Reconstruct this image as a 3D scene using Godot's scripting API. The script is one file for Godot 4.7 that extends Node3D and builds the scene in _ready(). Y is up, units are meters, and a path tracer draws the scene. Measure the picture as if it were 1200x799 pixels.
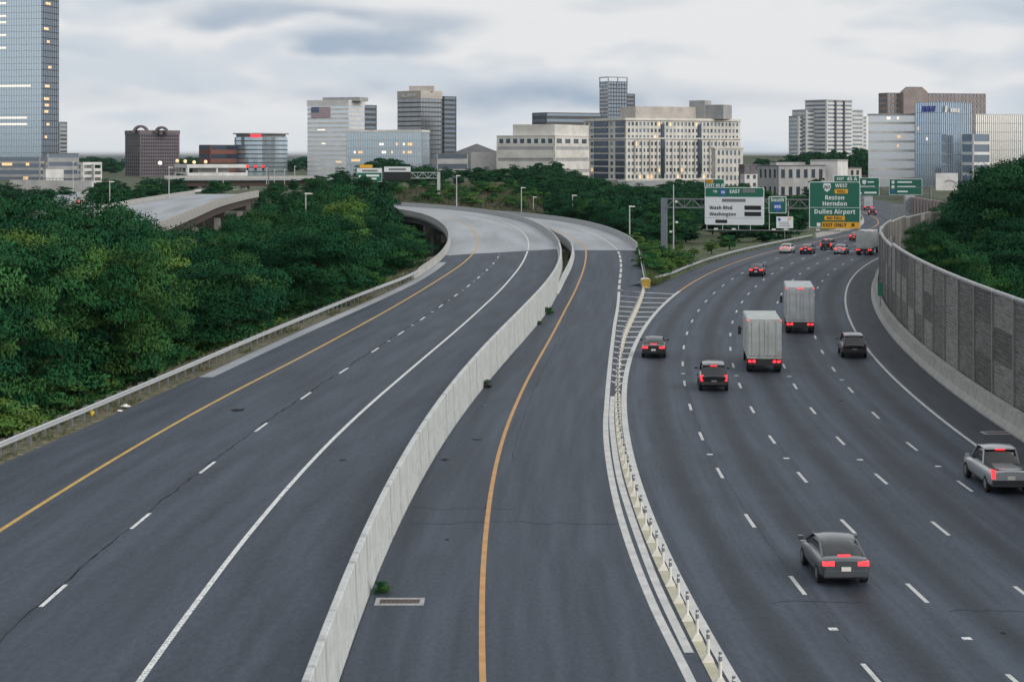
extends Node3D

# Units are metres, y up, the camera stands over the origin and looks along -z.
# "d" below is the distance ahead of the camera (d = -z).

class Shape:
	var v := PackedVector3Array()
	var n := PackedVector3Array()
	var uv := PackedVector2Array()
	var c := PackedColorArray()
	var tint := Color(1, 1, 1)

	func tri(p: Vector3, q: Vector3, r: Vector3, t0 := Vector2.ZERO, t1 := Vector2.ZERO, t2 := Vector2.ZERO) -> void:
		var m := (q - p).cross(r - p).normalized()
		v.append(p); v.append(r); v.append(q)
		n.append(m); n.append(m); n.append(m)
		uv.append(t0); uv.append(t2); uv.append(t1)
		c.append(tint); c.append(tint); c.append(tint)

	# corners counter-clockwise as seen from outside
	func quad(p: Vector3, q: Vector3, r: Vector3, s: Vector3, t0 := Vector2.ZERO, t1 := Vector2.ZERO, t2 := Vector2.ZERO, t3 := Vector2.ZERO) -> void:
		var m := (r - p).cross(s - q).normalized()
		v.append_array([p, r, q, p, s, r])
		n.append_array([m, m, m, m, m, m])
		uv.append_array([t0, t2, t1, t0, t3, t2])
		c.append_array([tint, tint, tint, tint, tint, tint])

	func box(at: Vector3, size: Vector3, b := Basis.IDENTITY) -> void:
		var x := b.x * size.x * 0.5
		var y := b.y * size.y * 0.5
		var z := b.z * size.z * 0.5
		quad(at - x - y + z, at + x - y + z, at + x + y + z, at - x + y + z)
		quad(at + x - y - z, at - x - y - z, at - x + y - z, at + x + y - z)
		quad(at + x - y + z, at + x - y - z, at + x + y - z, at + x + y + z)
		quad(at - x - y - z, at - x - y + z, at - x + y + z, at - x + y - z)
		quad(at - x + y + z, at + x + y + z, at + x + y - z, at - x + y - z)
		quad(at - x - y - z, at + x - y - z, at + x - y + z, at - x - y + z)

	# a box with its top and bottom edges cut back by k
	func bar(p: Vector3, q: Vector3, w: float, h: float) -> void:
		var z := (q - p)
		var l := z.length()
		z /= l
		var up := Vector3.UP if absf(z.y) < 0.95 else Vector3.RIGHT
		var x := up.cross(z).normalized()
		box((p + q) * 0.5, Vector3(w, h, l), Basis(x, z.cross(x), z))

	func tube(p: Vector3, q: Vector3, r0: float, r1: float, k := 8, caps := true) -> void:
		var z := (q - p).normalized()
		var up := Vector3.UP if absf(z.y) < 0.95 else Vector3.RIGHT
		var x := up.cross(z).normalized()
		var y := z.cross(x)
		for i in k:
			var a0 := TAU * i / k
			var a1 := TAU * (i + 1) / k
			var e0 := x * cos(a0) + y * sin(a0)
			var e1 := x * cos(a1) + y * sin(a1)
			var s := v.size()
			quad(p + e0 * r0, p + e1 * r0, q + e1 * r1, q + e0 * r1, Vector2(a0, 0), Vector2(a1, 0), Vector2(a1, 1), Vector2(a0, 1))
			for j in [[0, e0], [1, e1], [2, e1], [3, e0], [4, e0], [5, e1]]:
				n[s + j[0]] = j[1]
			n[s + 1] = e1; n[s + 2] = e1
			if caps:
				tri(q, q + e0 * r1, q + e1 * r1)
				tri(p, p + e1 * r0, p + e0 * r0)

	# a prism: outline in (x, y) counter-clockwise seen from +z, from z0 to z1
	func prism(outline: PackedVector2Array, z0: float, z1: float, b := Basis.IDENTITY, at := Vector3.ZERO) -> void:
		var k := outline.size()
		for i in k:
			var p := outline[i]
			var q := outline[(i + 1) % k]
			quad(at + b * Vector3(p.x, p.y, z1), at + b * Vector3(p.x, p.y, z0), at + b * Vector3(q.x, q.y, z0), at + b * Vector3(q.x, q.y, z1))
		var ids := Geometry2D.triangulate_polygon(outline)
		for i in range(0, ids.size(), 3):
			var f: Array[Vector2] = [outline[ids[i]], outline[ids[i + 1]], outline[ids[i + 2]]]
			if (f[1] - f[0]).cross(f[2] - f[0]) < 0.0:
				f = [f[0], f[2], f[1]]
			tri(at + b * Vector3(f[0].x, f[0].y, z1), at + b * Vector3(f[1].x, f[1].y, z1), at + b * Vector3(f[2].x, f[2].y, z1))
			tri(at + b * Vector3(f[0].x, f[0].y, z0), at + b * Vector3(f[2].x, f[2].y, z0), at + b * Vector3(f[1].x, f[1].y, z0))

	# rings of points joined into a skin with smooth normals
	func loft(rings: Array, closed := true, cap0 := true, cap1 := true) -> void:
		var k: int = rings[0].size()
		var m := rings.size()
		var nn := []
		var last := k if closed else k - 1
		for i in m:
			var row := PackedVector3Array()
			row.resize(k)
			nn.append(row)
		for i in m - 1:
			for j in last:
				var a: Vector3 = rings[i][j]
				var b: Vector3 = rings[i][(j + 1) % k]
				var e: Vector3 = rings[i + 1][(j + 1) % k]
				var f: Vector3 = rings[i + 1][j]
				var g := (e - a).cross(f - b)
				nn[i][j] += g; nn[i][(j + 1) % k] += g; nn[i + 1][(j + 1) % k] += g; nn[i + 1][j] += g
		for i in m - 1:
			for j in last:
				var jj := (j + 1) % k
				var s := v.size()
				quad(rings[i][j], rings[i][jj], rings[i + 1][jj], rings[i + 1][j])
				var ns := [nn[i][j].normalized(), nn[i + 1][jj].normalized(), nn[i][jj].normalized(), nn[i][j].normalized(), nn[i + 1][j].normalized(), nn[i + 1][jj].normalized()]
				for t in 6:
					n[s + t] = ns[t]
		if cap0:
			fan(rings[0], true)
		if cap1:
			fan(rings[m - 1], false)

	func fan(ring, back: bool) -> void:
		var mid := Vector3.ZERO
		for p in ring:
			mid += p
		mid /= ring.size()
		for j in ring.size():
			var a: Vector3 = ring[j]
			var b: Vector3 = ring[(j + 1) % ring.size()]
			if back:
				tri(mid, b, a)
			else:
				tri(mid, a, b)

	func mesh() -> ArrayMesh:
		var m := ArrayMesh.new()
		if v.is_empty():
			return m
		var a := []
		a.resize(Mesh.ARRAY_MAX)
		a[Mesh.ARRAY_VERTEX] = v
		a[Mesh.ARRAY_NORMAL] = n
		a[Mesh.ARRAY_TEX_UV] = uv
		a[Mesh.ARRAY_COLOR] = c
		m.add_surface_from_arrays(Mesh.PRIMITIVE_TRIANGLES, a)
		return m

var mats := {}
var taken := {}
var rng := RandomNumberGenerator.new()

func numbered(called: String) -> String:
	var k: int = taken.get(called, -1) + 1
	taken[called] = k
	return called if k == 0 else "%s_%03d" % [called, k]

# one named mesh, part of parent
func part(called: String, s, m: Material, parent: Node3D, at := Transform3D.IDENTITY) -> MeshInstance3D:
	var o := MeshInstance3D.new()
	o.name = called
	o.mesh = s.mesh() if s is Shape else s
	o.material_override = m
	o.transform = at
	parent.add_child(o, true)
	return o

func thing(called: String, label: String, category: String, at := Vector3.ZERO, turn := 0.0, group := "") -> Node3D:
	var o := Node3D.new()
	o.name = numbered(called)
	add_child(o)
	o.position = at
	o.rotation.y = turn
	o.set_meta("label", label)
	o.set_meta("category", category)
	if group:
		o.set_meta("group", group)
	return o

func copy_of(o: Node3D, at: Vector3, turn: float, label := "", group := "") -> Node3D:
	var c: Node3D = o.duplicate()
	c.name = numbered(String(o.name).rstrip("0123456789").trim_suffix("_"))
	add_child(c)
	c.position = at
	c.rotation.y = turn
	if label:
		c.set_meta("label", label)
	if group:
		c.set_meta("group", group)
	return c

# a piece of the setting
func ground_piece(called: String, s: Shape, m: Material) -> MeshInstance3D:
	var o := part(called, s, m, self)
	o.set_meta("kind", "structure")
	return o

# a colour given as it reflects (linear)
func lin(r: float, g: float, b: float) -> Color:
	return Color(r, g, b).linear_to_srgb()

func plain(color: Color, rough := 0.8, metal := 0.0, spec := 0.5) -> StandardMaterial3D:
	var m := StandardMaterial3D.new()
	m.albedo_color = color
	m.roughness = rough
	m.metallic = metal
	m.metallic_specular = spec
	return m

func glow(color: Color, energy: float) -> StandardMaterial3D:
	var m := plain(color, 0.4)
	m.emission_enabled = true
	m.emission = color
	m.emission_energy_multiplier = energy
	return m

func noise(seed_: int, freq: float, octaves := 4, kind := FastNoiseLite.TYPE_SIMPLEX_SMOOTH) -> FastNoiseLite:
	var f := FastNoiseLite.new()
	f.seed = seed_
	f.noise_type = kind
	f.frequency = freq
	f.fractal_octaves = octaves
	return f

# a grey texture of mean 1/gain: fine grain over stretched patches; multiplies the albedo
func grain_texture(w: int, h: int, seed_: int, fine: float, coarse: float, stretch: float, contrast: float, patch: float, specks := 0.0) -> ImageTexture:
	var img := Image.create(w, h, false, Image.FORMAT_RGB8)
	var f1 := noise(seed_, fine, 2)
	var f2 := noise(seed_ + 1, coarse, 4)
	var r := RandomNumberGenerator.new()
	r.seed = seed_
	var a := f1.get_seamless_image(w, h).get_data()
	var wide := noise(seed_ + 1, coarse, 4)
	var small := wide.get_seamless_image(w, maxi(8, int(h / stretch)))
	small.resize(w, h, Image.INTERPOLATE_CUBIC)
	var b := small.get_data()
	var d := PackedByteArray()
	d.resize(w * h * 3)
	for i in w * h:
		var g := 0.86 + (a[i] / 255.0 - 0.5) * contrast + (b[i] / 255.0 - 0.5) * patch + r.randf_range(-0.5, 0.5) * specks
		var k := int(clampf(g, 0.0, 1.0) * 255.0)
		d[i * 3] = k
		d[i * 3 + 1] = k
		d[i * 3 + 2] = k
	return ImageTexture.create_from_image(Image.create_from_data(w, h, false, Image.FORMAT_RGB8, d))

func textured(color: Color, tex: Texture2D, scale: Vector3, rough := 0.85, triplanar := true, spec := 0.5) -> StandardMaterial3D:
	var m := plain(color, rough, 0.0, spec)
	m.albedo_texture = tex
	m.uv1_scale = scale
	if triplanar:
		m.uv1_triplanar = true
		m.uv1_world_triplanar = true
		m.uv1_triplanar_sharpness = 4.0
	return m

# ---------------------------------------------------------------- alignments
# [distance, sideways]: west edge of the median wall; lateral offsets below are measured to the right of it
const LEFT_LINE := [[10, -5.2], [30, -5.42], [50, -5.5], [60, -5.49], [70, -5.38], [80, -5.13], [90, -4.75], [100, -4.24], [110, -3.61], [120, -2.87], [130, -2.06], [140, -1.18], [150, -0.27], [160, 0.65], [170, 1.55], [180, 2.42], [190, 3.23], [200, 3.96], [210, 4.61], [220, 5.16], [230, 5.61], [240, 5.94], [250, 6.16], [260, 6.27], [270, 6.26], [280, 6.14], [290, 5.91], [300, 5.56], [310, 5.1], [320, 4.51], [330, 3.78], [340, 2.89], [350, 1.81], [360, 0.48], [370, -1.15], [380, -3.16], [390, -5.64], [400, -8.7], [410, -12.4], [420, -16.8], [430, -22.2], [440, -28.6], [450, -36.2], [460, -45.0]]
# the broad white line at the left of the main carriageway
const RIGHT_LINE := [[10, 9.2], [30, 8.0], [50, 6.88], [60, 6.38], [70, 6.06], [80, 5.92], [90, 5.95], [100, 6.15], [110, 6.51], [120, 7.03], [130, 7.69], [140, 8.5], [150, 9.45], [160, 10.53], [170, 11.74], [180, 13.08], [190, 14.54], [200, 16.13], [210, 17.84], [220, 19.69], [230, 21.66], [240, 23.78], [250, 26.05], [260, 28.48], [270, 31.09], [280, 33.88], [290, 36.89], [300, 40.13], [310, 43.6], [320, 47.2], [330, 50.9], [340, 54.7], [350, 58.5], [360, 62.2], [370, 65.8], [380, 69.2], [390, 72.4], [400, 75.3], [415, 79.1], [430, 82.4], [450, 86.0], [475, 89.6], [510, 93.6], [560, 98.0], [600, 101.0], [660, 105.0], [720, 108.5]]

const OFF_YELLOW := [[10, -15.2], [50, -14.6], [72, -14.0], [101, -13.2], [130, -12.3], [160, -12.05], [200, -12.0], [234, -11.5], [260, -11.2], [300, -11.2], [460, -11.4]]
const OFF_DASH := [[10, -10.2], [50, -9.6], [76, -9.04], [101, -8.5], [136, -7.95], [206, -8.0], [250, -7.75], [460, -7.5]]
const OFF_WHITE := [[10, -4.9], [50, -4.65], [89, -4.35], [120, -3.95], [144, -3.9], [177, -4.2], [210, -4.45], [246, -4.3], [276, -3.8], [313, -3.4], [460, -3.4]]
const OFF_EDGE := [[10, -21.5], [50, -20.2], [87, -18.3], [100, -17.4], [117, -16.7], [144, -16.1], [180, -15.2], [205, -14.7], [240, -14.7], [300, -15.4], [350, -16.0], [460, -16.0]]
const OFF_ORANGE := [[10, 5.8], [56, 4.65], [81, 4.05], [102, 3.55], [126, 3.1], [150, 2.68], [189, 2.05], [205, 2.15], [221, 2.5], [246, 3.34], [268, 4.0], [294, 4.1], [460, 4.2]]
const OFF_MID_WHITE := [[10, 12.6], [56, 10.78], [66, 10.29], [81, 9.74], [92, 9.43], [108, 9.03], [121, 8.8], [134, 8.5], [159, 7.81], [180, 7.33], [211, 7.12], [225, 7.3], [242, 7.8], [262, 8.3], [286, 8.55], [320, 8.9], [460, 9.0]]
const OFF_MID_INNER := [[10, 12.9], [58, 11.06], [69, 10.61], [76, 10.38], [84, 10.1], [92, 9.82], [104, 9.51], [112, 9.3], [122, 9.13], [140, 8.9]]
const OFF_STRIP := [[10, 13.3], [58, 11.5], [69, 11.08], [79, 10.68], [87, 10.4], [100, 9.98], [122, 9.45], [145, 8.9], [163, 8.7], [190, 9.15], [217, 9.95]]
const OFF_MID_LEFT := [[10, 0.45], [170, 0.45], [200, 0.5], [221, 0.85], [242, 1.68], [262, 2.25], [290, 2.2], [310, 1.9], [460, 1.9]]
const OFF_MID_RIGHT := [[190, 9.6], [212, 9.9], [237, 10.1], [270, 11.1], [324, 12.1], [460, 12.4]]

func at_table(tab: Array, d: float) -> float:
	var k := tab.size()
	var i := 0
	while i < k - 2 and d > tab[i + 1][0]:
		i += 1
	var h: float = tab[i + 1][0] - tab[i][0]
	var t: float = (d - tab[i][0]) / h
	if t <= 0.0 or t >= 1.0:
		return lerpf(tab[i][1], tab[i + 1][1], clampf(t, 0.0, 1.0))
	var s := (float(tab[i + 1][1]) - float(tab[i][1])) / h
	var s0: float = s if i == 0 else (tab[i + 1][1] - tab[i - 1][1]) / float(tab[i + 1][0] - tab[i - 1][0])
	var s1: float = s if i + 2 >= k else (tab[i + 2][1] - tab[i][1]) / float(tab[i + 2][0] - tab[i][0])
	var t2 := t * t
	var t3 := t2 * t
	return tab[i][1] * (2 * t3 - 3 * t2 + 1) + s0 * h * (t3 - 2 * t2 + t) + tab[i + 1][1] * (3 * t2 - 2 * t3) + s1 * h * (t3 - t2)

var left_cache := {}
func beside(tab: Array, d: float, off: float, y: float) -> Vector3:
	var key := snappedf(d, 0.001) + (100000.0 if is_same(tab, RIGHT_LINE) else 0.0)
	var row: Vector2
	if left_cache.has(key):
		row = left_cache[key]
	else:
		row = Vector2(at_table(tab, d), (at_table(tab, d + 1.0) - at_table(tab, d - 1.0)) * 0.5)
		left_cache[key] = row
	var l := sqrt(1.0 + row.y * row.y)
	return Vector3(row.x + off / l, y, -(d - off * row.y / l))

func left_height(d: float) -> float:
	return 0.82 + 0.00647 * d

func ramp_height(d: float) -> float:
	return 2.2 * smoothstep(190.0, 275.0, d)

# a point of the left ramp, the middle ramp and the main carriageway
func lp(d: float, off, lift := 0.0) -> Vector3:
	return beside(LEFT_LINE, d, at_table(off, d) if off is Array else off, left_height(d) + lift)

func mp(d: float, off, lift := 0.0) -> Vector3:
	return beside(LEFT_LINE, d, at_table(off, d) if off is Array else off, ramp_height(d) + lift)

func rp(d: float, off: float, lift := 0.0) -> Vector3:
	return beside(RIGHT_LINE, d, off, lift)

# where a line of sight at picture column/row (of 1200 x 799) meets distance d: used for laying out far things
func seen(px: float, py: float, d: float) -> Vector3:
	return Vector3((px - 600.0) / 2243.0 * d, 15.5 - (py - 180.2) / 2243.0 * d, -d)

# a sheet between two lines, with skirts; uv in metres across and along
func sheet(d0: float, d1: float, step: float, fa: Callable, fb: Callable, across: int, skirt: float) -> Shape:
	var s := Shape.new()
	var rows := []
	var k := maxi(1, ceili((d1 - d0) / step))
	var w := 0.0
	for i in k + 1:
		var d := lerpf(d0, d1, float(i) / k)
		var a: Vector3 = fa.call(d)
		var b: Vector3 = fb.call(d)
		var row := []
		for j in across + 1:
			row.append(a.lerp(b, float(j) / across))
		rows.append([row, d, a.distance_to(b)])
	for i in k:
		var p: Array = rows[i][0]
		var q: Array = rows[i + 1][0]
		for j in across:
			var u0: float = rows[i][2] * j / across
			var u1: float = rows[i][2] * (j + 1) / across
			s.quad(p[j], p[j + 1], q[j + 1], q[j], Vector2(u0, rows[i][1]), Vector2(u1, rows[i][1]), Vector2(u1, rows[i + 1][1]), Vector2(u0, rows[i + 1][1]))
		if skirt > 0.0:
			var dn := Vector3(0, -skirt, 0)
			s.quad(p[0] + dn, p[0], q[0], q[0] + dn)
			s.quad(p[across], p[across] + dn, q[across] + dn, q[across])
	return s

# a painted line of the given width following f(d, sideways)
func painted(d0: float, d1: float, step: float, f: Callable, off, width: float) -> Shape:
	var s := Shape.new()
	var k := maxi(1, ceili((d1 - d0) / step))
	for i in k:
		var a := lerpf(d0, d1, float(i) / k)
		var b := lerpf(d0, d1, float(i + 1) / k)
		var oa: float = at_table(off, a) if off is Array else off
		var ob: float = at_table(off, b) if off is Array else off
		s.quad(f.call(a, oa - width * 0.5), f.call(a, oa + width * 0.5), f.call(b, ob + width * 0.5), f.call(b, ob - width * 0.5), Vector2(0, a), Vector2(width, a), Vector2(width, b), Vector2(0, b))
	return s

# a closed cross-section [[sideways, height] ...] carried from d0 to d1; counter-clockwise seen from ahead looking back
func extrude(d0: float, d1: float, steps: int, f: Callable, outline: Callable) -> Shape:
	var s := Shape.new()
	var prev := []
	var u0 := d0
	for i in steps + 1:
		var d := lerpf(d0, d1, float(i) / steps)
		var ring := []
		for p in outline.call(d):
			ring.append(f.call(d, p[0], p[1]))
		var k := ring.size()
		if i > 0:
			var run := 0.0
			for j in k:
				var jj := (j + 1) % k
				var l: float = (ring[jj] - ring[j]).length()
				s.quad(prev[j], prev[jj], ring[jj], ring[j], Vector2(u0, run), Vector2(u0, run + l), Vector2(d, run + l), Vector2(d, run))
				run += l
		if i == 0 or i == steps:
			s.fan(ring, i == 0)
		prev = ring
		u0 = d
	return s

# ---------------------------------------------------------------- sky
func make_sky() -> PanoramaSkyMaterial:
	var w := 3072
	var h := 1536
	var img := Image.create(w, h, false, Image.FORMAT_RGBF)
	img.fill(Color(0.10, 0.11, 0.11))
	var big := noise(11, 1.0, 5)
	var soft := noise(23, 1.0, 4)
	var fine := noise(37, 1.0, 5)
	# long cloud banks that cross the view: azimuth, elevation, half sizes (degrees), depth
	var banks := [[-7.2, 4.2, 3.2, 0.45, 1.1], [-4.6, 3.3, 3.3, 0.5, 1.35], [-3.2, 3.9, 3.4, 0.5, 0.9], [-9.5, 5.0, 4.5, 0.5, 0.6], [1.0, 1.75, 8.0, 0.55, 0.75], [7.5, 1.55, 5.0, 0.35, 0.4], [3.6, 4.5, 2.2, 0.22, 0.4], [15.0, 4.4, 3.0, 0.6, 0.35], [-12.5, 1.6, 4.0, 0.5, 0.35]]
	var step := 1
	var y := 0
	while y < h / 2:
		var el := 90.0 - (y + 0.5) * 180.0 / h
		step = 1 if el < 12.0 else 8
		if el >= 12.0:
			el = 90.0 - (y + 4.0) * 180.0 / h
		var x := 0
		while x < w:
			var az := (x + step * 0.5) * 360.0 / w
			if az > 180.0:
				az -= 360.0
			var ar := deg_to_rad(az)
			var p := Vector3(sin(ar), 0.0, cos(ar)) * 3.6
			var e := el if el < 20.0 else 20.0 + (el - 20.0) * 0.6
			var warp := fine.get_noise_3d(p.x * 3.0, e * 0.55, p.z * 3.0)
			var lay := big.get_noise_3d(p.x * 1.3, e * 0.36 + warp * 0.25, p.z * 1.3)
			var lay2 := soft.get_noise_3d(p.x * 2.6 + 9.0, e * 0.9 + warp * 0.35, p.z * 2.6)
			var dark := smoothstep(0.1, 0.7, lay + lay2 * 0.45 + warp * 0.2) * 0.42
			if el < 12.0:
				for b in banks:
					var u: float = (az - b[0]) / b[2] + lay2 * 0.35
					var t: float = (el - b[1]) / b[3] + lay2 * 0.55 + warp * 0.7
					var g := u * u + t * t
					if g < 4.0:
						dark += b[4] * smoothstep(0.0, 0.95, 1.2 - sqrt(g) + lay2 * 0.5 + warp * 0.5) * (0.72 + 0.3 * lay2)
			dark = clampf(dark, 0.0, 1.15)
			var bright := smoothstep(-0.38, 0.28, -lay + lay2 * 0.7 + warp * 0.3)
			var c := Color(0.525, 0.57, 0.62).lerp(Color(0.675, 0.68, 0.685), clampf(bright * 1.15, 0.0, 1.0))
			c = c.lerp(Color(0.30, 0.375, 0.47), dark * 0.9)
			var low := clampf(1.0 - el / 1.6, 0.0, 1.0)
			c = c.lerp(Color(0.47, 0.535, 0.60), low * 0.45)
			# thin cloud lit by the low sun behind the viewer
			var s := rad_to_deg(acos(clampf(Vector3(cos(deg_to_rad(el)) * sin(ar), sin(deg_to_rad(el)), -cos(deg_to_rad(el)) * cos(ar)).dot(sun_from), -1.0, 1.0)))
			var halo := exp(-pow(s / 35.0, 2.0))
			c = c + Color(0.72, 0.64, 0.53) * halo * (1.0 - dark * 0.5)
			if step == 1:
				img.set_pixel(x, y, c)
			else:
				img.fill_rect(Rect2i(x, y, step, step), c)
			x += step
		y += step
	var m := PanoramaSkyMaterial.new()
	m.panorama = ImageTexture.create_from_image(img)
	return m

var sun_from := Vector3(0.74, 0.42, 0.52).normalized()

func light_and_camera() -> void:
	var cam := Camera3D.new()
	cam.name = "camera"
	cam.projection = Camera3D.PROJECTION_FRUSTUM
	cam.near = 1.0
	cam.far = 9000.0
	cam.size = 799.0 / 2243.0
	cam.frustum_offset = Vector2(0.0, -219.3 / 2243.0)
	cam.position = Vector3(0, 15.5, 0)
	add_child(cam)
	var env := Environment.new()
	env.background_mode = Environment.BG_SKY
	env.sky = Sky.new()
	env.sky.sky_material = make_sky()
	env.tonemap_mode = Environment.TONE_MAPPER_LINEAR
	env.tonemap_exposure = 1.2
	env.sdfgi_enabled = true
	env.ssao_enabled = true
	env.ssil_enabled = true
	env.fog_enabled = FOG > 0.0
	env.fog_density = FOG
	env.fog_light_color = Color(0.86, 0.92, 1.0)
	var we := WorldEnvironment.new()
	we.name = "world"
	we.environment = env
	add_child(we)
	var sun := DirectionalLight3D.new()
	sun.name = "sun"
	sun.light_color = Color(1.0, 0.975, 0.945)
	sun.light_energy = 0.5
	sun.light_angular_distance = 40.0
	sun.shadow_enabled = true
	add_child(sun)
	sun.look_at_from_position(sun_from * 10.0, Vector3.ZERO)

const FOG := 0.00002

func make_materials() -> void:
	# asphalt: fine aggregate over streaks that run along the lanes, u across (24 m), v along (48 m)
	var streak := grain_texture(1024, 1024, 5, 0.09, 0.02, 12.0, 0.14, 0.28, 0.16)
	var streak2 := grain_texture(1024, 1024, 17, 0.08, 0.016, 6.0, 0.14, 0.26, 0.16)
	mats.asphalt = textured(lin(0.056, 0.074, 0.102), streak, Vector3(1.0 / 22.0, 1.0 / 48.0, 1), 0.66, false, 0.36)
	mats.highway = textured(lin(0.056, 0.074, 0.102), lane_texture(), Vector3(1.0 / 22.0, 1.0 / 64.0, 1), 0.66, false, 0.36)
	mats.asphalt_left = textured(lin(0.058, 0.076, 0.104), streak2, Vector3(1.0 / 24.0, 1.0 / 60.0, 1), 0.68, false, 0.36)
	mats.shoulder = textured(lin(0.048, 0.058, 0.074), streak2, Vector3(1.0 / 20.0, 1.0 / 40.0, 1), 0.7, false, 0.4)
	var rough_grain := grain_texture(512, 512, 31, 0.05, 0.012, 1.0, 0.10, 0.16, 0.08)
	mats.deck = textured(lin(0.38, 0.415, 0.45), grain_texture(512, 512, 33, 0.05, 0.008, 4.0, 0.06, 0.2, 0.07), Vector3(1.0 / 30.0, 1.0 / 70.0, 1), 0.8, false)
	# weathered concrete: streaks that run down the face (v is across the face)
	var run := grain_texture(512, 512, 43, 0.05, 0.02, 0.18, 0.16, 0.5, 0.08)
	var paint_grain := grain_texture(256, 256, 35, 0.03, 0.02, 1.0, 0.05, 0.12, 0.03)
	mats.concrete = textured(lin(0.45, 0.465, 0.47), rough_grain, Vector3(0.35, 0.35, 0.35), 0.88)
	mats.wall_concrete = textured(lin(0.54, 0.575, 0.59), drip_texture(), Vector3(1.0 / 14.0, 1.0 / 5.0, 1), 0.88, false)
	mats.pale_concrete = textured(lin(0.46, 0.455, 0.435), rough_grain, Vector3(0.12, 0.12, 0.12), 0.88)
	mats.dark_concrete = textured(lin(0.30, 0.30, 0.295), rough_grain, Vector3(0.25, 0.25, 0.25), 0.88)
	mats.white_paint = textured(lin(0.66, 0.67, 0.66), paint_grain, Vector3(0.17, 0.17, 0.17), 0.7)
	mats.worn_paint = textured(lin(0.64, 0.66, 0.66), worn_texture(), Vector3(0.5, 0.5, 0.5), 0.75)
	mats.yellow_paint = textured(lin(0.62, 0.40, 0.10), paint_grain, Vector3(0.17, 0.17, 0.17), 0.7)
	mats.orange_paint = textured(lin(0.62, 0.345, 0.13), paint_grain, Vector3(0.17, 0.17, 0.17), 0.7)
	mats.cream_paint = textured(lin(0.55, 0.53, 0.40), paint_grain, Vector3(0.17, 0.17, 0.17), 0.7)
	mats.tar = plain(lin(0.028, 0.03, 0.034), 0.95, 0.0, 0.15)
	mats.steel = textured(lin(0.60, 0.64, 0.67), rough_grain, Vector3(0.8, 0.8, 0.8), 0.42)
	mats.steel.metallic = 0.15
	mats.steel_dull = textured(lin(0.20, 0.215, 0.23), rough_grain, Vector3(0.8, 0.8, 0.8), 0.6)
	mats.steel_blue = textured(lin(0.20, 0.235, 0.285), rough_grain, Vector3(0.5, 0.5, 0.5), 0.5)
	mats.wood = plain(lin(0.13, 0.11, 0.09), 0.9)
	mats.rust_steel = textured(lin(0.075, 0.052, 0.045), rough_grain, Vector3(0.3, 0.3, 0.3), 0.8)
	mats.soil = textured(Color(1, 1, 1), ground_texture(), Vector3(1.0 / 26.0, 1.0 / 26.0, 1.0 / 26.0), 0.95)
	mats.grass_ground = textured(lin(1.25, 1.3, 1.2), ground_texture(), Vector3(1.0 / 9.0, 1.0 / 9.0, 1.0 / 9.0), 0.95)
	mats.verge = textured(Color(1, 1, 1), verge_texture(), Vector3(1.0 / 6.0, 1.0 / 6.0, 1.0 / 6.0), 0.95)
	mats.black = plain(lin(0.012, 0.012, 0.014), 0.5)
	mats.white_plastic = plain(lin(0.68, 0.66, 0.60), 0.5)
	mats.grey_band = plain(lin(0.17, 0.19, 0.22), 0.35)
	mats.litter = plain(lin(0.7, 0.7, 0.7), 0.6)
	for k in 6:
		var g: float = [0.34, 0.23, 0.16, 0.29, 0.20, 0.37][k]
		var wm := textured(lin(g * 1.03, g, g * 0.96), board_texture(60 + k), Vector3(1.0 / 6.0, 1.0 / 2.0, 1), 0.9, false)
		mats["panel%d" % k] = wm

func speckled(w: int, h: int, seed_: int, colours: Array, fine: float, coarse: float) -> ImageTexture:
	var a := noise(seed_, fine, 3).get_seamless_image(w, h).get_data()
	var b := noise(seed_ + 7, coarse, 4).get_seamless_image(w, h).get_data()
	var r := RandomNumberGenerator.new()
	r.seed = seed_
	var d := PackedByteArray()
	d.resize(w * h * 3)
	for i in w * h:
		var t := clampf((b[i] / 255.0 - 0.5) * 1.6 + (a[i] / 255.0 - 0.5) * 1.3 + 0.5 + r.randf_range(-0.12, 0.12), 0.0, 0.999) * (colours.size() - 1)
		var c: Color = colours[int(t)].lerp(colours[int(t) + 1], fposmod(t, 1.0)).linear_to_srgb()
		d[i * 3] = int(c.r * 255)
		d[i * 3 + 1] = int(c.g * 255)
		d[i * 3 + 2] = int(c.b * 255)
	return ImageTexture.create_from_image(Image.create_from_data(w, h, false, Image.FORMAT_RGB8, d))

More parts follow.
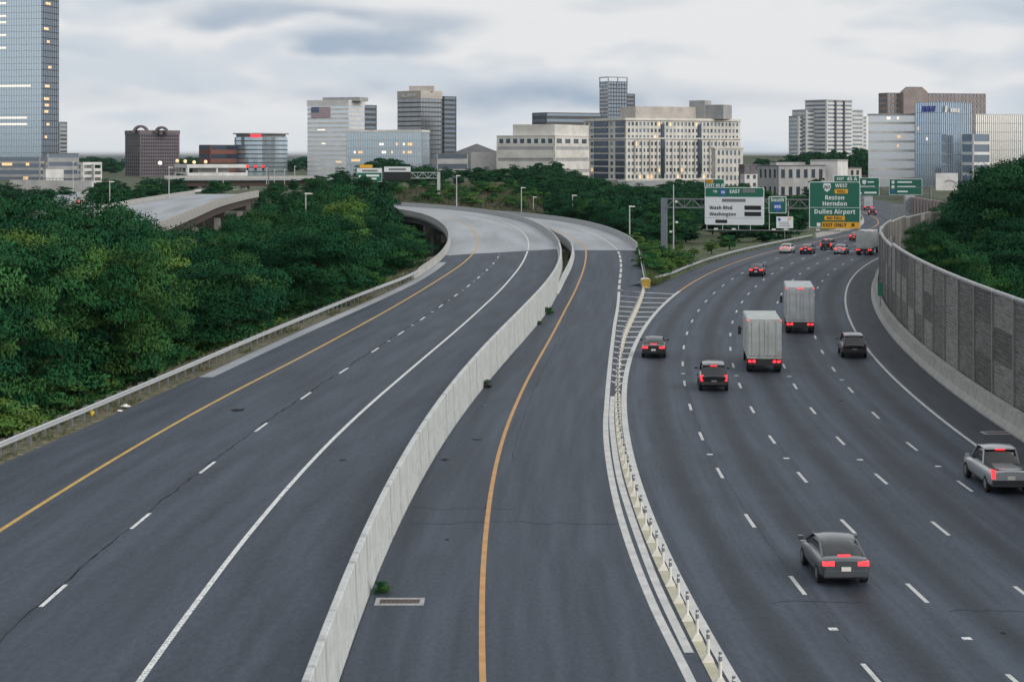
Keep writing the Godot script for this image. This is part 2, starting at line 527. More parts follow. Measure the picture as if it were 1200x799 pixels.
# main carriageway: streaks along the lanes and the oil-darkened middle of each lane; u = 0 is 3 m left of the broad white line
func lane_texture() -> ImageTexture:
	var w := 1024
	var h := 1024
	var fine := noise(131, 0.09, 2).get_seamless_image(w, h).get_data()
	var st := noise(133, 0.03, 4).get_seamless_image(w, 64)
	st.resize(w, h, Image.INTERPOLATE_CUBIC)
	var streak := st.get_data()
	var patch := noise(137, 0.01, 4).get_seamless_image(w, h).get_data()
	var r := RandomNumberGenerator.new()
	r.seed = 139
	var d := PackedByteArray()
	d.resize(w * h * 3)
	var band := PackedFloat32Array()
	for x in w:
		var u := x / float(w) * 22.0 - 3.0
		var b := 0.0
		for c in [2.1, 5.95, 9.65, 13.2, 16.8]:
			b += exp(-pow((u - c) / 0.55, 2.0)) - 0.35 * exp(-pow((absf(u - c) - 1.15) / 0.4, 2.0))
		band.append(b)
	for i in w * h:
		var s := streak[i] / 255.0
		var g := 0.86 + (fine[i] / 255.0 - 0.5) * 0.14 + (s - 0.5) * 0.24 + (patch[i] / 255.0 - 0.5) * 0.12 - band[i % w] * 0.19 * (0.35 + 1.3 * s) + r.randf_range(-0.07, 0.07)
		var k := int(clampf(g, 0.0, 1.0) * 255.0)
		d[i * 3] = k
		d[i * 3 + 1] = k
		d[i * 3 + 2] = k
	return ImageTexture.create_from_image(Image.create_from_data(w, h, false, Image.FORMAT_RGB8, d))

func ground_texture() -> ImageTexture:
	if not mats.has("ground_tex"):
		mats.ground_tex = speckled(512, 512, 71, [Color(0.016, 0.026, 0.011), Color(0.03, 0.05, 0.018), Color(0.055, 0.078, 0.03), Color(0.085, 0.085, 0.045)], 0.06, 0.012)
	return mats.ground_tex

func verge_texture() -> ImageTexture:
	return speckled(512, 512, 81, [Color(0.04, 0.058, 0.024), Color(0.07, 0.085, 0.04), Color(0.14, 0.115, 0.075), Color(0.20, 0.165, 0.12)], 0.08, 0.016)

func worn_texture() -> ImageTexture:
	return speckled(256, 256, 91, [Color(0.3, 0.32, 0.34), Color(0.85, 0.85, 0.85), Color(0.95, 0.95, 0.95), Color(1, 1, 1), Color(1, 1, 1)], 0.09, 0.03)

# concrete with dark runs of dirt: u along the wall, v round the section
func drip_texture() -> ImageTexture:
	var w := 1024
	var h := 256
	var a := noise(101, 0.014, 4).get_seamless_image(w, 16)
	a.resize(w, h, Image.INTERPOLATE_CUBIC)
	var runs := a.get_data()
	var b := noise(103, 0.02, 4).get_seamless_image(w, h).get_data()
	var g := noise(107, 0.12, 2).get_seamless_image(w, h).get_data()
	var d := PackedByteArray()
	d.resize(w * h * 3)
	for i in w * h:
		var dirt := smoothstep(0.58, 0.92, runs[i] / 255.0 * 0.65 + b[i] / 255.0 * 0.42)
		var k := 0.92 - dirt * 0.2 + (g[i] / 255.0 - 0.5) * 0.10 + (b[i] / 255.0 - 0.5) * 0.14
		d[i * 3] = int(clampf(k, 0, 1) * 255)
		d[i * 3 + 1] = int(clampf(k * 0.995, 0, 1) * 255)
		d[i * 3 + 2] = int(clampf(k * 0.985, 0, 1) * 255)
	return ImageTexture.create_from_image(Image.create_from_data(w, h, false, Image.FORMAT_RGB8, d))

# weathered boards: long grain
func board_texture(seed_: int) -> ImageTexture:
	var w := 256
	var h := 256
	var a := noise(seed_, 0.06, 4).get_seamless_image(24, h)
	a.resize(w, h, Image.INTERPOLATE_CUBIC)
	var grain := a.get_data()
	var b := noise(seed_ + 3, 0.02, 3).get_seamless_image(w, h).get_data()
	var d := PackedByteArray()
	d.resize(w * h * 3)
	for i in w * h:
		var k := 0.84 + (grain[i] / 255.0 - 0.5) * 0.5 + (b[i] / 255.0 - 0.5) * 0.3
		for j in 3:
			d[i * 3 + j] = int(clampf(k, 0, 1) * 255)
	return ImageTexture.create_from_image(Image.create_from_data(w, h, false, Image.FORMAT_RGB8, d))

# ---------------------------------------------------------------- terrain
var bumps: FastNoiseLite
func ground_height(x: float, d: float) -> float:
	var l := at_table(LEFT_LINE, minf(d, 440.0))
	var r := at_table(RIGHT_LINE, d)
	var h := -3.6 + bumps.get_noise_2d(x, d) * 1.1
	h = lerpf(h, -1.1 + bumps.get_noise_2d(x * 2.0, d * 2.0) * 0.5, smoothstep(l + 6.0, l + 22.0, x) if d < 440.0 else smoothstep(-120.0, -20.0, x))
	# the bank between the ramps and the offices
	var hill := smoothstep(395.0, 560.0, d) * (1.0 - 0.75 * smoothstep(700.0, 900.0, d))
	h += hill * (lerpf(7.0, 1.2, smoothstep(0.0, 45.0, x)) + bumps.get_noise_2d(x, d) * 1.5) * smoothstep(-190.0, -60.0, x) * (1.0 - smoothstep(r - 42.0, r - 14.0, x))
	# ground behind the noise wall
	h = lerpf(h, 1.8 + bumps.get_noise_2d(x, d), smoothstep(r + 24.0, r + 34.0, x))
	h = lerpf(h, 14.0 * smoothstep(0.0, 1.0, (d - 800.0) / 500.0) * smoothstep(80.0, 170.0, x) * (1.0 - smoothstep(220.0, 260.0, x)), smoothstep(760.0, 900.0, d) * smoothstep(60, 100, x))
	if d > 880.0 and (x < 60.0 or x > 300.0):
		h = lerpf(h, -1.0, smoothstep(880.0, 950.0, d))
	# embankment of the left ramp
	if d < 262.0:
		var e := left_height(d) - 0.75
		var edge := l + at_table(OFF_EDGE, d)
		if x < edge:
			h = maxf(h, e - 0.3 - (edge - x) * 0.36)
		elif x < l + 14.0:
			h = minf(e, (ramp_height(d) if x > l else e) - 0.75)
	if x > l - 2.0 and x < l + 14.0 and d < 262.0:
		h = minf(h, ramp_height(d) - 0.75)
	if d < 225.0 and x > l and x < r + 2.0:
		h = -0.75
	if x > r - 7.0 and x < r + 27.0:
		h = minf(h, -0.75)
	elif x > l + 10.0 and x < r and d < 330.0:
		h = minf(h, -1.3)
	return h

func make_terrain() -> void:
	bumps = noise(3, 0.02, 3)
	var s := Shape.new()
	var xs := []
	var ds := []
	var x := -1600.0
	while x <= 1600.0:
		xs.append(x)
		x += 3.0 if x >= -120.0 and x < 150.0 else (12.0 if absf(x) < 400.0 else 100.0)
	var d := -60.0
	while d <= 3000.0:
		ds.append(d)
		d += 4.0 if d < 460.0 else (12.0 if d < 900.0 else 120.0)
	var grid := []
	for dd in ds:
		var row := PackedVector3Array()
		for xx in xs:
			row.append(Vector3(xx, ground_height(xx, maxf(dd, 12.0)), -dd))
		grid.append(row)
	for i in ds.size() - 1:
		var a: PackedVector3Array = grid[i]
		var b: PackedVector3Array = grid[i + 1]
		for j in xs.size() - 1:
			s.quad(a[j], a[j + 1], b[j + 1], b[j])
	ground_piece("ground", s, mats.soil)
	# grassy verge beside the left ramp
	var vg := Shape.new()
	var prof := [[0.25, -0.03], [-0.9, -0.06], [-1.9, -0.16], [-3.4, -0.5], [-6.5, -1.5], [-10.0, -2.75], [-14.0, -4.1]]
	var prev := []
	var k := 0
	d = 14.0
	while d <= 246.0:
		var row := []
		for j in prof.size():
			var p: Array = prof[j]
			var wob := bumps.get_noise_2d(d * 3.0, j * 31.0) * (0.35 if j < 3 else 0.9)
			var side: float = at_table(OFF_EDGE, d) + p[0] + (wob if j > 0 else 0.0)
			row.append(lp(d, side, p[1] + (wob * 0.08 if j > 0 else 0.0)))
		if k > 0:
			for j in prof.size() - 1:
				vg.quad(prev[j + 1], prev[j], row[j], row[j + 1])
		prev = row
		k += 1
		d += 2.0
	ground_piece("grass_verge", vg, mats.verge)
	# grass between the middle ramp and the main carriageway
	var gore := Shape.new()
	prev = []
	d = 219.0
	while d <= 430.0:
		var row := []
		var a := mp(d, OFF_MID_RIGHT, -0.05)
		var b := rp(d + 1.0, gore_off(d + 1.0) - 0.05, -0.03)
		if d > 262.0:
			var t := smoothstep(262.0, 275.0, d)
			a = a.lerp(Vector3(maxf(a.x - 1.0, b.x - 30.0), -1.7, a.z), t)
		for j in 13:
			var p := a.lerp(b, j / 12.0)
			if j > 0 and j < 12:
				p.y += bumps.get_noise_2d(p.x * 4.0, p.z * 4.0) * 0.35 + 0.12
			row.append(p)
		if prev:
			for j in 12:
				gore.quad(prev[j], prev[j + 1], row[j + 1], row[j])
		prev = row
		d += 3.0
	ground_piece("grass_bank", gore, mats.grass_ground)

# ---------------------------------------------------------------- roads
func make_roads() -> void:
	# left ramp
	var o := ground_piece("ramp_road", sheet(14, 264, 4, func(d): return lp(d, OFF_EDGE), func(d): return lp(d, -0.02), 6, 0.7), mats.asphalt_left)
	var lf := func(d, s): return lp(d, s, 0.006)
	part("edge_line", painted(14, 256, 2, lf, OFF_WHITE, 0.19), mats.worn_paint, o)
	part("yellow_line", painted(14, 251, 2, lf, OFF_YELLOW, 0.2), mats.yellow_paint, o)
	var d := 62.3 - 12.19 * 3.0
	while d < 250.0:
		part("lane_dash", painted(d - 1.5, d + 1.5, 1.5, lf, OFF_DASH, 0.15), mats.worn_paint, o)
		if int(d) % 2 == 0:
			part("road_stud", painted(d + 5.9, d + 6.3, 0.5, lf, OFF_DASH, 0.22), mats.worn_paint, o)
		d += 12.03
	crack(o, lf, 20, 190, OFF_DASH, -0.12, 0.075, 401)
	stains(o, func(dd, s): return lp(dd, s, 0.005), [[104.0, -11.0, 0.6], [88.0, -3.0, 0.22]], 77)
	part("gutter", painted(118, 232, 3, func(dd, s): return lp(dd, s, 0.008), OFF_EDGE.map(func(e): return [e[0], e[1] + 0.55]), 0.9), mats.deck, o)
	# middle ramp
	o = ground_piece("exit_road", sheet(14, 268, 4, func(dd): return mp(dd, OFF_MID_LEFT), func(dd): return mid_right(dd), 5, 0.7), mats.asphalt)
	var mf := func(dd, s): return mp(dd, s, 0.006)
	part("orange_line", painted(14, 266, 2, mf, OFF_ORANGE, 0.2), mats.orange_paint, o)
	part("white_line", painted(14, 211, 2, mf, OFF_MID_WHITE, 0.3), mats.white_paint, o)
	part("inner_white_line", painted(59.5, 123, 2, func(dd, s): return seam_lift(dd, s), OFF_MID_INNER, 0.3), mats.white_paint, o)
	var dd := 213.5
	while dd < 262.0:
		part("wide_dash", painted(dd, dd + 4.6, 2.3, mf, OFF_MID_WHITE, 0.28), mats.white_paint, o)
		dd += 6.4
	crack(o, mf, 96, 190, OFF_ORANGE, 0.75, 0.025, 402)
	crack_across(o, mf, 80.5, 0.8, 9.2, 403)
	crack_across(o, mf, 83.8, 0.6, 5.0, 404)
	stains(o, func(q, s): return mp(q, s, 0.005), [[97.0, 1.0, 0.35], [84.0, 3.9, 0.2], [77.0, 2.6, 0.16]], 78)
	# main carriageway
	var hs := sheet(14, 720, 4, func(q): return right_left(q), func(q): return rp(q, 18.9), 14, 0.7)
	for i in hs.v.size():
		var p := hs.v[i]
		var slope := at_table(RIGHT_LINE, -p.z + 1.0) - at_table(RIGHT_LINE, -p.z)
		hs.uv[i] = Vector2((p.x - at_table(RIGHT_LINE, -p.z)) / sqrt(1.0 + slope * slope) + 3.0, -p.z)
	o = ground_piece("highway", hs, mats.highway)
	var rf := func(q, s): return rp(q, s, 0.006)
	part("edge_line", painted(40, 216, 2, func(q, s): return rp(q, s, 0.012), 0.0, 0.34), mats.white_paint, o)
	part("orange_line", painted(216, 600, 4, rf, 0.0, 0.22), mats.orange_paint, o)
	part("edge_line", painted(40, 430, 2, rf, 18.5, 0.2), mats.white_paint, o)
	var starts := [68.6, 67.2, 66.6, 64.5]
	var offs := [[[40, 4.25], [69, 4.18], [118, 4.05], [167, 3.95], [232, 4.08], [600, 4.1]], [[40, 8.3], [67, 8.19], [92, 7.95], [128, 7.7], [178, 7.7], [240, 8.0], [600, 8.0]], [[40, 12.2], [79, 11.82], [102, 11.52], [125, 11.35], [200, 11.5], [600, 11.8]], [[40, 15.7], [89, 15.21], [112, 14.9], [160, 14.82], [240, 15.2], [600, 15.4]]]
	for k in 4:
		var q: float = starts[k] - 12.1 * 2
		var i := 0
		while q < 470.0:
			part("lane_dash", painted(q - 1.5, q + 1.5, 1.5, rf, offs[k], 0.16), mats.white_paint, o)
			if i % 3 == 1 and q < 140.0:
				part("road_stud", painted(q + 5.6, q + 5.95, 0.5, rf, offs[k], 0.3), mats.worn_paint, o)
			# the stations bunch up on the inside of the bend
			q += 12.1 / maxf(0.8, rp(q + 0.5, at_table(offs[k], q)).distance_to(rp(q - 0.5, at_table(offs[k], q))))
			i += 1
	crack(o, rf, 40, 130, offs[0], 0.12, 0.014, 405)
	crack_across(o, rf, 66.0, 2.8, 5.8, 407)
	crack_across(o, rf, 64.6, 8.6, 13.0, 408)
	part("hatch_line", painted(340, 395, 4, rf, 16.9, 0.4), mats.white_paint, o)
	stains(o, func(q, s): return rp(q, s, 0.005), [[121.0, 13.6, 0.25], [61.5, 9.6, 0.15]], 79)
	# right shoulder, of darker asphalt
	o = ground_piece("road_shoulder", sheet(14, 600, 4, func(q): return rp(q, 18.9), func(q): return rp(q, 22.4), 2, 0.7), mats.shoulder)
	# hatched area where the ramp leaves
	var g := ground_piece("painted_gore", sheet(150, 218.4, 3, func(q): return mid_right(q) + Vector3(0, 0.004, 0), func(q): return right_left(q) + Vector3(0, 0.004, 0), 2, 0.5), mats.asphalt)
	var q2 := 131.0
	while q2 < 216.0:
		var a := mp(q2, at_table(OFF_MID_WHITE, q2) + 0.2, 0.016)
		var m := strip_point(q2 - 1.0, 0.016)
		var b := near_right(m, 0.016)
		var s := Shape.new()
		for e in [[a, m], [m, b]]:
			var w := Vector3(0, 0, 0.42)
			s.quad(e[0] + w, e[1] + w, e[1] - w, e[0] - w)
		part("hatch_line", s, mats.white_paint, g)
		q2 += 3.6 + (q2 - 131.0) * 0.035
	part("cream_strip", painted(51, 124, 2, func(q, s): return strip_point(q, 0.018) + Vector3(s - at_table(OFF_STRIP, q), 0, 0), OFF_STRIP, 0.36), mats.cream_paint, g)
	part("yellow_strip", painted(150, 217, 2, func(q, s): return strip_point(q, 0.02) + Vector3(s - at_table(OFF_STRIP, q), 0, 0), OFF_STRIP, 0.3), mats.cream_paint, g)

# right edge of the middle ramp's own sheet, left edge of the main one
func mid_right(d: float) -> Vector3:
	if d < 150.0:
		return strip_point(d, 0.0)
	if d < 219.0:
		return mp(d, at_table(OFF_MID_WHITE, d) + lerpf(at_table(OFF_STRIP, 150.0) - at_table(OFF_MID_WHITE, 150.0), 0.6, smoothstep(150.0, 175.0, d)))
	return mp(d, OFF_MID_RIGHT)

func right_left(d: float) -> Vector3:
	if d < 150.0:
		return strip_point(d, 0.0)
	var on_strip := strip_point(150.0, 0.0)
	if d < 218.5:
		var a := near_right(Vector3(0, 0, -d), 0.0) + Vector3(-0.6, 0, 0)
		return a.lerp(strip_point(d, 0.0), 1.0 - smoothstep(150.0, 165.0, d)) if d < 165.0 else a
	return rp(d, gore_off(d))

# paved shoulder left of the main carriageway beyond the nose of the gore
func gore_off(d: float) -> float:
	return lerpf(-4.9, -3.2, smoothstep(218.0, 242.0, d))

func strip_point(d: float, lift: float) -> Vector3:
	var p := beside(LEFT_LINE, d, at_table(OFF_STRIP, d), 0.0)
	p.y = ramp_height(d) * 0.55 * smoothstep(160, 215, d) + lift
	return p

func seam_lift(d: float, s: float) -> Vector3:
	return beside(LEFT_LINE, d, s, 0.012)

# the point of the broad white line level with p
func near_right(p: Vector3, lift: float) -> Vector3:
	return Vector3(at_table(RIGHT_LINE, -p.z), lift, p.z)

func crack(o: Node3D, f: Callable, d0: float, d1: float, off: Array, shift: float, width: float, seed_: int) -> void:
	var s := Shape.new()
	var w := noise(seed_, 0.35, 3)
	var d := d0
	while d < d1:
		var a := at_table(off, d) + shift + w.get_noise_1d(d) * 0.13
		var b := at_table(off, d + 0.7) + shift + w.get_noise_1d(d + 0.7) * 0.13
		var wa := width * (0.35 + absf(w.get_noise_1d(d * 3.0 + 50.0)) * 2.2)
		var wb := width * (0.35 + absf(w.get_noise_1d((d + 0.7) * 3.0 + 50.0)) * 2.2)
		var dn := Vector3(0, -0.003, 0)
		s.quad(f.call(d, a - wa * 0.5) + dn, f.call(d, a + wa * 0.5) + dn, f.call(d + 0.7, b + wb * 0.5) + dn, f.call(d + 0.7, b - wb * 0.5) + dn)
		d += 0.7
	part("tar_crack", s, mats.tar, o)

func crack_across(o: Node3D, f: Callable, d: float, s0: float, s1: float, seed_: int) -> void:
	var s := Shape.new()
	var w := noise(seed_, 0.5, 3)
	var x := s0
	while x < s1:
		var a := d + w.get_noise_1d(x) * 0.7
		var b := d + w.get_noise_1d(x + 0.35) * 0.7
		var dn := Vector3(0, -0.002, 0)
		s.quad(f.call(a, x) + dn, f.call(b, x + 0.35) + dn, f.call(b + 0.06, x + 0.35) + dn, f.call(a + 0.05, x) + dn)
		x += 0.35
	part("tar_crack", s, mats.tar, o)

# irregular tar and oil spots
func stains(o: Node3D, f: Callable, spots: Array, seed_: int) -> void:
	var r := RandomNumberGenerator.new()
	r.seed = seed_
	for p in spots:
		var s := Shape.new()
		var pts := []
		for i in 12:
			var a := TAU * i / 12.0
			var k: float = p[2] * r.randf_range(0.35, 1.0)
			pts.append(f.call(p[0] + sin(a) * k * 1.3, p[1] + cos(a) * k))
		var mid: Vector3 = f.call(p[0], p[1])
		for i in 12:
			s.tri(mid, pts[i], pts[(i + 1) % 12])
		part("tar_spot", s, mats.tar, o)


# ---------------------------------------------------------------- walls, rails, bridges
func make_median() -> void:
	# the retaining wall with its parapet between the left and the middle ramp: 6 m pours
	var o := thing("median_wall", "stained pale concrete retaining wall with parapet between the two empty ramps", "wall")
	var r := RandomNumberGenerator.new()
	r.seed = 9
	var f := func(d, x, y): return beside(LEFT_LINE, d, x, y)
	var d := 14.0
	while d < 262.0:
		var e := minf(d + 9.1, 262.0)
		var nudge := r.randf_range(-0.004, 0.004)
		var sh := extrude(d, e - 0.012, 4, f, func(q): return [[-0.17 + nudge, left_height(q) - 0.35], [-0.17 + nudge, left_height(q) + 0.08], [-0.02 + nudge, left_height(q) + 0.34], [0.06 + nudge, left_height(q) + 0.77], [0.09 + nudge, left_height(q) + 0.81], [0.27 + nudge, left_height(q) + 0.81], [0.30 + nudge, left_height(q) + 0.77], [0.33 + nudge, ramp_height(q) + 1.0], [0.45 + nudge, minf(ramp_height(q), left_height(q)) - 0.6]])
		part("wall_segment", sh, mats.wall_concrete, o)
		d = e
	# parapet of the middle ramp where the two part
	var p := thing("ramp_parapet", "low concrete parapet on the near side of the middle ramp where bridges part", "parapet")
	d = 208.0
	while d < 268.0:
		var e := d + 6.0
		part("wall_segment", extrude(d, e - 0.025, 3, f, func(q): return parapet(q, at_table(OFF_MID_LEFT, q), ramp_height(q), -0.32, smoothstep(203.0, 222.0, q))), mats.wall_concrete, p)
		d = e
	# left parapet, before the bridge
	p = thing("approach_parapet", "pale concrete parapet where the guardrail of the left ramp ends", "parapet")
	d = 204.0
	while d < 246.0:
		var e := d + 6.0
		part("wall_segment", extrude(d, e - 0.025, 3, f, func(q): return parapet(q, at_table(OFF_EDGE, q) + 0.05, left_height(q), -0.34, 0.55 + 0.45 * smoothstep(203.0, 214.0, q))), mats.pale_concrete, p)
		d = e

# outline of a parapet whose road side is at x; back < 0 puts its body to the left
func parapet(_d: float, x: float, y: float, back: float, k := 1.0) -> Array:
	var h := 0.84 * k
	if back < 0.0:
		return [[x + back, y - 0.5], [x + back, y + h], [x - 0.16, y + h], [x - 0.08, y + h * 0.4], [x, y + 0.08], [x, y - 0.5]]
	return [[x, y - 0.5], [x, y + 0.08], [x + 0.08, y + h * 0.4], [x + 0.16, y + h], [x + back, y + h], [x + back, y - 0.5]]

func make_bridges() -> void:
	var f := func(d, x, y): return beside(LEFT_LINE, d, x, y)
	# ---- left ramp bridge
	var o := thing("ramp_bridge", "two-lane concrete ramp bridge curving away to the left on piers", "bridge")
	var s := Shape.new()
	var prev := []
	var k := 0
	var d := 246.0
	while d <= 452.0:
		var row := []
		for j in 9:
			var t := j / 8.0
			# the joint with the asphalt runs askew
			var q: float = d + (1.0 - smoothstep(246.0, 290.0, d)) * 15.0 * t
			row.append(lp(q, lerpf(at_table(OFF_EDGE, q), 0.0, t), 0.012))
		if k > 0:
			for j in 8:
				s.quad(prev[j], prev[j + 1], row[j + 1], row[j], Vector2(j * 1.9, d - 4.0), Vector2(j * 1.9 + 1.9, d - 4.0), Vector2(j * 1.9 + 1.9, d), Vector2(j * 1.9, d))
		prev = row
		k += 1
		d += 4.0
	part("deck", s, mats.deck, o)
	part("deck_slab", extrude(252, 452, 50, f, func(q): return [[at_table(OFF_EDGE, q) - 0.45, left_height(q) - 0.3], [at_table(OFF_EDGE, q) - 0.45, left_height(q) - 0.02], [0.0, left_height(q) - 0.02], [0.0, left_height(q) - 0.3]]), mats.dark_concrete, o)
	d = 246.0
	while d < 450.0:
		part("parapet_segment", extrude(d, d + 5.98, 3, f, func(q): return parapet(q, at_table(OFF_EDGE, q) + 0.05, left_height(q), -0.36)), mats.concrete, o)
		if d > 258.0:
			part("parapet_segment", extrude(d, d + 5.98, 3, f, func(q): return parapet(q, 0.0, left_height(q), 0.36)), mats.concrete, o)
		d += 6.0
	for g in [-14.6, -10.4, -6.0, -1.2]:
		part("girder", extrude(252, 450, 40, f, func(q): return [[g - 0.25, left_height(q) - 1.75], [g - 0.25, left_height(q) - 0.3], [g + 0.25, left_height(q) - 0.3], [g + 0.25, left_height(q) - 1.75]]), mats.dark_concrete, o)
	for q in [272.0, 303.0, 336.0, 372.0, 408.0]:
		var cap := Shape.new()
		var a := lp(q, at_table(OFF_EDGE, q) + 0.3, -2.35)
		var b := lp(q, -0.6, -2.35)
		cap.bar(a, b, 1.3, 1.2)
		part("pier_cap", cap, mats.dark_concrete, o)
		for t in [0.12, 0.5, 0.88]:
			var col := Shape.new()
			var at := a.lerp(b, t)
			col.tube(Vector3(at.x, -6.0, at.z), at, 0.5, 0.5, 14)
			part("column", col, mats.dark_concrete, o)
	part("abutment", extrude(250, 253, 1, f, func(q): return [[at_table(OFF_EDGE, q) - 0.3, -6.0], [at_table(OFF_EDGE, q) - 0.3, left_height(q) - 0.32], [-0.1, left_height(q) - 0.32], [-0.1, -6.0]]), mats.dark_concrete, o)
	var lf := func(q, x): return lp(q, x, 0.02)
	part("yellow_line", painted(250, 440, 3, lf, OFF_YELLOW, 0.2), mats.yellow_paint, o)
	part("edge_line", painted(259, 440, 3, lf, OFF_WHITE, 0.2), mats.white_paint, o)
	# ---- middle ramp bridge
	o = thing("exit_bridge", "single-lane concrete exit bridge running beside the wider ramp bridge", "bridge")
	part("deck", sheet(265.5, 452, 4, func(q): return mp(q, OFF_MID_LEFT, 0.012), func(q): return mp(q, OFF_MID_RIGHT, 0.012), 5, 0.0), mats.deck, o)
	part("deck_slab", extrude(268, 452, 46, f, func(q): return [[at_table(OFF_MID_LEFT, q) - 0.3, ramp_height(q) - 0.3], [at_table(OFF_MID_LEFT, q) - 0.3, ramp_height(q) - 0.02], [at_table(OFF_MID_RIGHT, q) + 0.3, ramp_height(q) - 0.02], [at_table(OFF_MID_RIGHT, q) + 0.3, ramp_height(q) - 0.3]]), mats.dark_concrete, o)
	d = 268.0
	while d < 450.0:
		part("parapet_segment", extrude(d, d + 5.98, 3, f, func(q): return parapet(q, at_table(OFF_MID_LEFT, q), ramp_height(q), -0.32)), mats.concrete, o)
		part("parapet_segment", extrude(d, d + 5.98, 3, f, func(q): return parapet(q, at_table(OFF_MID_RIGHT, q) - 0.05, ramp_height(q), 0.34)), mats.concrete, o)
		d += 6.0
	for g in [2.6, 5.6, 8.6, 11.4]:
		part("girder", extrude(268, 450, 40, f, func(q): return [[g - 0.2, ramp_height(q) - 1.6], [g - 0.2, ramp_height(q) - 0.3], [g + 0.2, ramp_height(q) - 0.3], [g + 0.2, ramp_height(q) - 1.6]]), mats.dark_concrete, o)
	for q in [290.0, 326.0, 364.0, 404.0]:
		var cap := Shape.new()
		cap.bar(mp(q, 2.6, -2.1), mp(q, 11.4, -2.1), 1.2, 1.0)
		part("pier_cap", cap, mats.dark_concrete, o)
		for t in [4.0, 10.0]:
			var col := Shape.new()
			var at := mp(q, t, -2.5)
			col.tube(Vector3(at.x, -5.0, at.z), at, 0.45, 0.45, 14)
			part("column", col, mats.dark_concrete, o)
	part("abutment", extrude(265.5, 267.5, 1, f, func(q): return [[2.3, -4.0], [2.3, ramp_height(q) - 0.32], [at_table(OFF_MID_RIGHT, q) - 0.1, ramp_height(q) - 0.32], [at_table(OFF_MID_RIGHT, q) - 0.1, -4.0]]), mats.dark_concrete, o)
	part("orange_line", painted(266, 440, 3, func(q, x): return mp(q, x, 0.02), OFF_ORANGE, 0.2), mats.orange_paint, o)
	part("edge_line", painted(266, 440, 3, func(q, x): return mp(q, x, 0.02), OFF_MID_WHITE, 0.2), mats.white_paint, o)

# corrugated beam on posts
func guardrail(o: Node3D, points: Array, step_posts: int, blocks := true) -> void:
	var prof := [[0.0, 0.44], [0.07, 0.47], [0.075, 0.52], [0.01, 0.555], [0.01, 0.605], [0.075, 0.64], [0.07, 0.69], [0.0, 0.72]]
	for i in points.size() - 1:
		var a: Vector3 = points[i]
		var b: Vector3 = points[i + 1]
		var along := (b - a).normalized()
		var side := along.cross(Vector3.UP).normalized()   # to the right of travel
		var s := Shape.new()
		for j in prof.size() - 1:
			var p0: Vector3 = side * prof[j][0] + Vector3(0, prof[j][1], 0)
			var p1: Vector3 = side * prof[j + 1][0] + Vector3(0, prof[j + 1][1], 0)
			s.quad(a + p0, b + p0, b + p1, a + p1)
			s.quad(a + p1 - side * 0.006, b + p1 - side * 0.006, b + p0 - side * 0.006, a + p0 - side * 0.006)
		part("rail_beam", s, mats.steel, o)
		var n := step_posts
		for q in n:
			var at := a.lerp(b, (q + 0.5) / n)
			var basis := Basis(side, Vector3.UP, side.cross(Vector3.UP))
			var post := Shape.new()
			post.box(at + Vector3(0, 0.12, 0) - side * 0.22, Vector3(0.1, 1.24, 0.15), basis)
			var po := part("post", post, mats.steel_dull, o)
			if blocks:
				var bl := Shape.new()
				bl.box(at + Vector3(0, 0.6, 0) - side * 0.09, Vector3(0.17, 0.36, 0.15), basis)
				part("block", bl, mats.wood, po)

